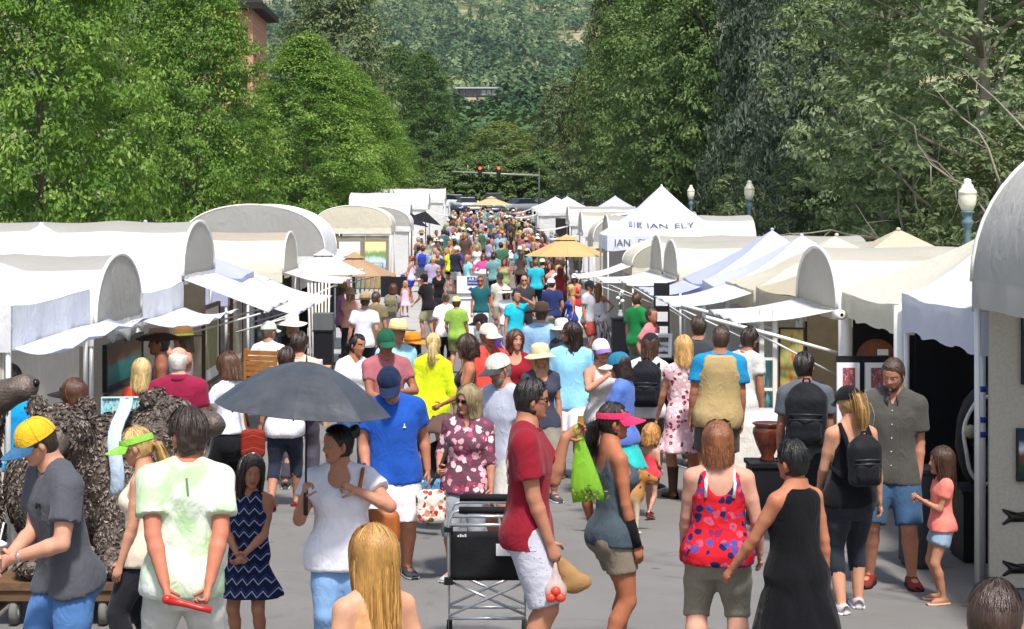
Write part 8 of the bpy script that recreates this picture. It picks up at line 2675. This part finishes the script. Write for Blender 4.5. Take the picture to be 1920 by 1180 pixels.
G = np.array([[(.02 + .015 * math.sin(j), -1.0 + 2.0 * j / 16, .20 - (.10 + .05 * math.sin(j * .9) + .06 * math.sin(math.pi * j / 16)) * i / 3) for j in range(17)] for i in range(4)])
thicken(MB().grid(G).build('cloth', dots('speckled_cloth', '#dcd8d0', '#4a4038', 14, .2), pt, True), .008)
picture('landscape with reeds in a wide brown frame by the slatted awning', (-3.72, 24.9, 1.18), 1.0, .66, (1, 0), 'strokes', ['#6a6a3a', '#8f8a5a', '#a5a070', '#4a4a28'], '#4a2f1e', .05, .16)
picture('pale framed grass study farther along under the slatted awning', (-3.74, 27.6, 1.2), .9, .8, (1, 0), 'strokes', ['#b9b09a', '#8a8068', '#d8d0bc'], '#6b4a30', .05, .1)
picture('black poster with pale figure inside the tent by the brimmed white hat', (-3.75, 32.0, .95), 1.5, .9, (1, -.2), 'blob', ['#17161a', '#221f24', '#6a6a72', '#17161a'], '#0e0e10', .03)
# tall wooden chair
rt = R['seat']
sc = rt.W((0, .02, 0))
hb_ = rt.hb
chz = (.52 - .09) * hb_ - .11
ch_ = thing('director_chair', 'tall wooden slatted chair under the person in the white tee', 'chair', (float(sc[0]), float(sc[1]), gz(24.3)), rt.root.rotation_euler[2])
WD = mat('#a06a36', .6, .3, var=.2, scale=10, bump=.2, name='chair_wood')
MB().box((-.25, -.22, chz - .03), (.25, .24, chz)).build('seat', WD, ch_)
for sx_ in (-1, 1):
    for y in (-.20, .22):
        MB().box((sx_ * .25 - .02, y - .02, 0), (sx_ * .25 + .02, y + .02, chz + (.62 if y > 0 else .22))).build('leg', WD, ch_)
    MB().box((sx_ * .25 - .025, -.22, chz + .221), (sx_ * .25 + .025, .20, chz + .245)).build('armrest', WD, ch_)
for k in range(5):
    MB().box((-.229, .225, chz + .26 + k * .07), (.229, .245, chz + .32 + k * .07)).build('back_slat', WD, ch_)
tbl = thing('pine_table', 'small pine table with papers beside the white brimmed hat', 'table', (atp(580, 0, 26.6)[0], 26.6, gz(26.6)))
PN = mat('#c79a5a', .6, .3, var=.15, name='pine')
MB().box((-.3, -.3, .80), (.3, .3, .84)).build('tabletop', PN, tbl)
for a in (-.26, .26):
    for c_ in (-.26, .26):
        MB().box((a - .025, c_ - .025, 0), (a + .025, c_ + .025, .799)).build('leg', PN, tbl)
pp = MB().box((-.18, -.14, 0), (.2, .14, .10)).build('paper_stack', mat('#e6e6e6', .8, var=.06), None, loc=(atp(578, 0, 26.6)[0], 26.6, gz(26.6) + .84))
tag(pp, 'white box of papers on the small pine table', 'papers')
pedestal('black display column with a grey top beside the tan parasol', (atp(607, 0, 29)[0], 29, gz(29)), .30, .32, 1.28, BLK)
bx = MB().box((-.16, -.17, 0), (.16, .17, .26)).build('grey_case', mat('#5c605e', .6), None, loc=(atp(607, 0, 29)[0], 29, gz(29) + 1.28))
tag(bx, 'grey case on top of the black display column', 'case')
pk = thing('pole_bundle', 'bundle of pale rolled poles behind the grey case', 'poles', (atp(600, 0, 31)[0], 31, gz(31)))
for k in range(7):
    MB().tube([(k * .045 - .15, .02 * (k % 3), 0), (k * .06 - .2, .03 * (k % 2), 2.0)], .018, 6).build('pole', mat('#c9c4ba', .6), pk, True)
# child's bicycle
bk_ = thing('bicycle', 'small bicycle with green spokes parked by the grey display panel', 'bicycle', (atp(388, 0, 21.6)[0], 21.6, gz(21.6) + .0), math.radians(70))
BM = mat('#24262a', .5, .4, .3)
for y in (-.34, .34):
    w = MB().tube([(0, y + .23 * math.cos(a), .25 + .23 * math.sin(a)) for a in np.linspace(0, 2 * math.pi, 24)], .02, 6).build('wheel', mat('#141414', .9), bk_, True)
    for k in range(8):
        a = k * math.pi / 8
        MB().tube([(0, y + .22 * math.cos(a), .25 + .22 * math.sin(a)), (0, y - .22 * math.cos(a), .25 - .22 * math.sin(a))], .004, 4).build('spoke', mat('#7ab03a' if y > 0 else '#c8c8c8', .5), w)
MB().tube([(0, -.34, .25), (0, -.12, .62), (0, .25, .66), (0, .34, .25)], .014, 6).build('frame', BM, bk_, True)
MB().tube([(0, .25, .62), (0, -.02, .27), (0, -.12, .62)], .014, 6).build('frame', BM, bk_, True)
MB().tube([(-.22, .22, .86), (0, .26, .80), (.22, .22, .86)], .013, 6).build('handlebar', mat('#9a9a9a', .3, .5, .8), bk_, True)
MB().tube([(0, .25, .64), (0, .26, .80)], .013, 6).build('stem', BM, bk_, True)
MB().ball((0, -.14, .68), (.06, .11, .03), 8, 6).build('saddle', mat('#1a1a1a', .7), bk_, True)
# bright canvases on the near side of the cream arched tent
b9 = B['l9']
for k, (v_, cs, lb) in enumerate(((.62, ['#3a7ab8', '#bcd8ea', '#5a8a4a', '#e0d8a0'], 'blue and green'), (1.62, ['#6fa85a', '#2a5a9a', '#d8c84a', '#d8e6ee'], 'yellow-green'), (2.5, ['#4a8fb8', '#c8dce8', '#8a6a4a'], 'pale blue'))):
    picture('%s bright landscape on the cream arched tent' % lb, b9.world(v_, -1.5 + .09 - .06, 1.25), .82, 1.2, (0, -1), 'land', cs, '#8a7a60', .03)
rk = thing('book_stand', 'low stand of coloured books in front of the bright landscapes', 'stand', (atp(742, 0, 66)[0], 66.3, gz(66)))
MB().box((-.55, -.25, 0), (.55, .25, .75)).build('counter', mat('#17171b', .8), rk)
for k in range(6):
    MB().box((-.5 + k * .17, -.2, .751), (-.36 + k * .17, .1, .80 + .03 * (k % 3))).build('book', mat(['#b8342a', '#2a7a70', '#d8a02a', '#e8e6e2', '#2a4a8a', '#c86a3a'][k], .6), rk)
for k, (px, Yp, cs) in enumerate(((632, 58, '#b03a3a'), (655, 60, '#23707a'), (690, 61, '#c8a03a'))):
    gm = thing('garment_rack', ['rack of red garments in shade behind the tan parasol', 'rack of teal garments in shade behind the tan parasol', 'rack of ochre garments by the bright landscapes'][k], 'clothes rack', (atp(px, 0, Yp)[0], Yp, gz(Yp)))
    MB().tube([(-.5, 0, 0), (-.5, 0, 1.5), (.5, 0, 1.5), (.5, 0, 0)], .015, 6).build('rail', mat('#3a3a3c', .4, .4, .6), gm, True)
    for q_ in range(6):
        G = np.array([[(-.42 + q_ * .16 + .02 * math.sin(i), -.2 + .4 * j / 4, 1.46 - .9 * i / 5 - .12 * abs(j - 2) / 2 * (i == 0)) for j in range(5)] for i in range(6)])
        thicken(MB().grid(G).build('garment', cloth(cs), gm, True), .03)

# ------------------------------------------------------------------ summer haze
hz_ = MB().box((-1450, -120, -2.5), (1450, 2450, 460)).build('haze', [], None)
hz_['kind'] = 'stuff'
tag(hz_, 'thin pale blue haze in the air before the hillside', 'haze')
_m = bpy.data.materials.new('haze'); _m.use_nodes = True
_t = _m.node_tree
_t.nodes.remove(_t.nodes['Principled BSDF'])
_v = _t.nodes.new('ShaderNodeVolumePrincipled')
_v.inputs['Color'].default_value = (.80, .90, 1.0, 1)
_v.inputs['Density'].default_value = .00006
_v.inputs['Anisotropy'].default_value = .1
_t.links.new(_v.outputs[0], _t.nodes['Material Output'].inputs['Volume'])
hz_.data.materials.append(_m)
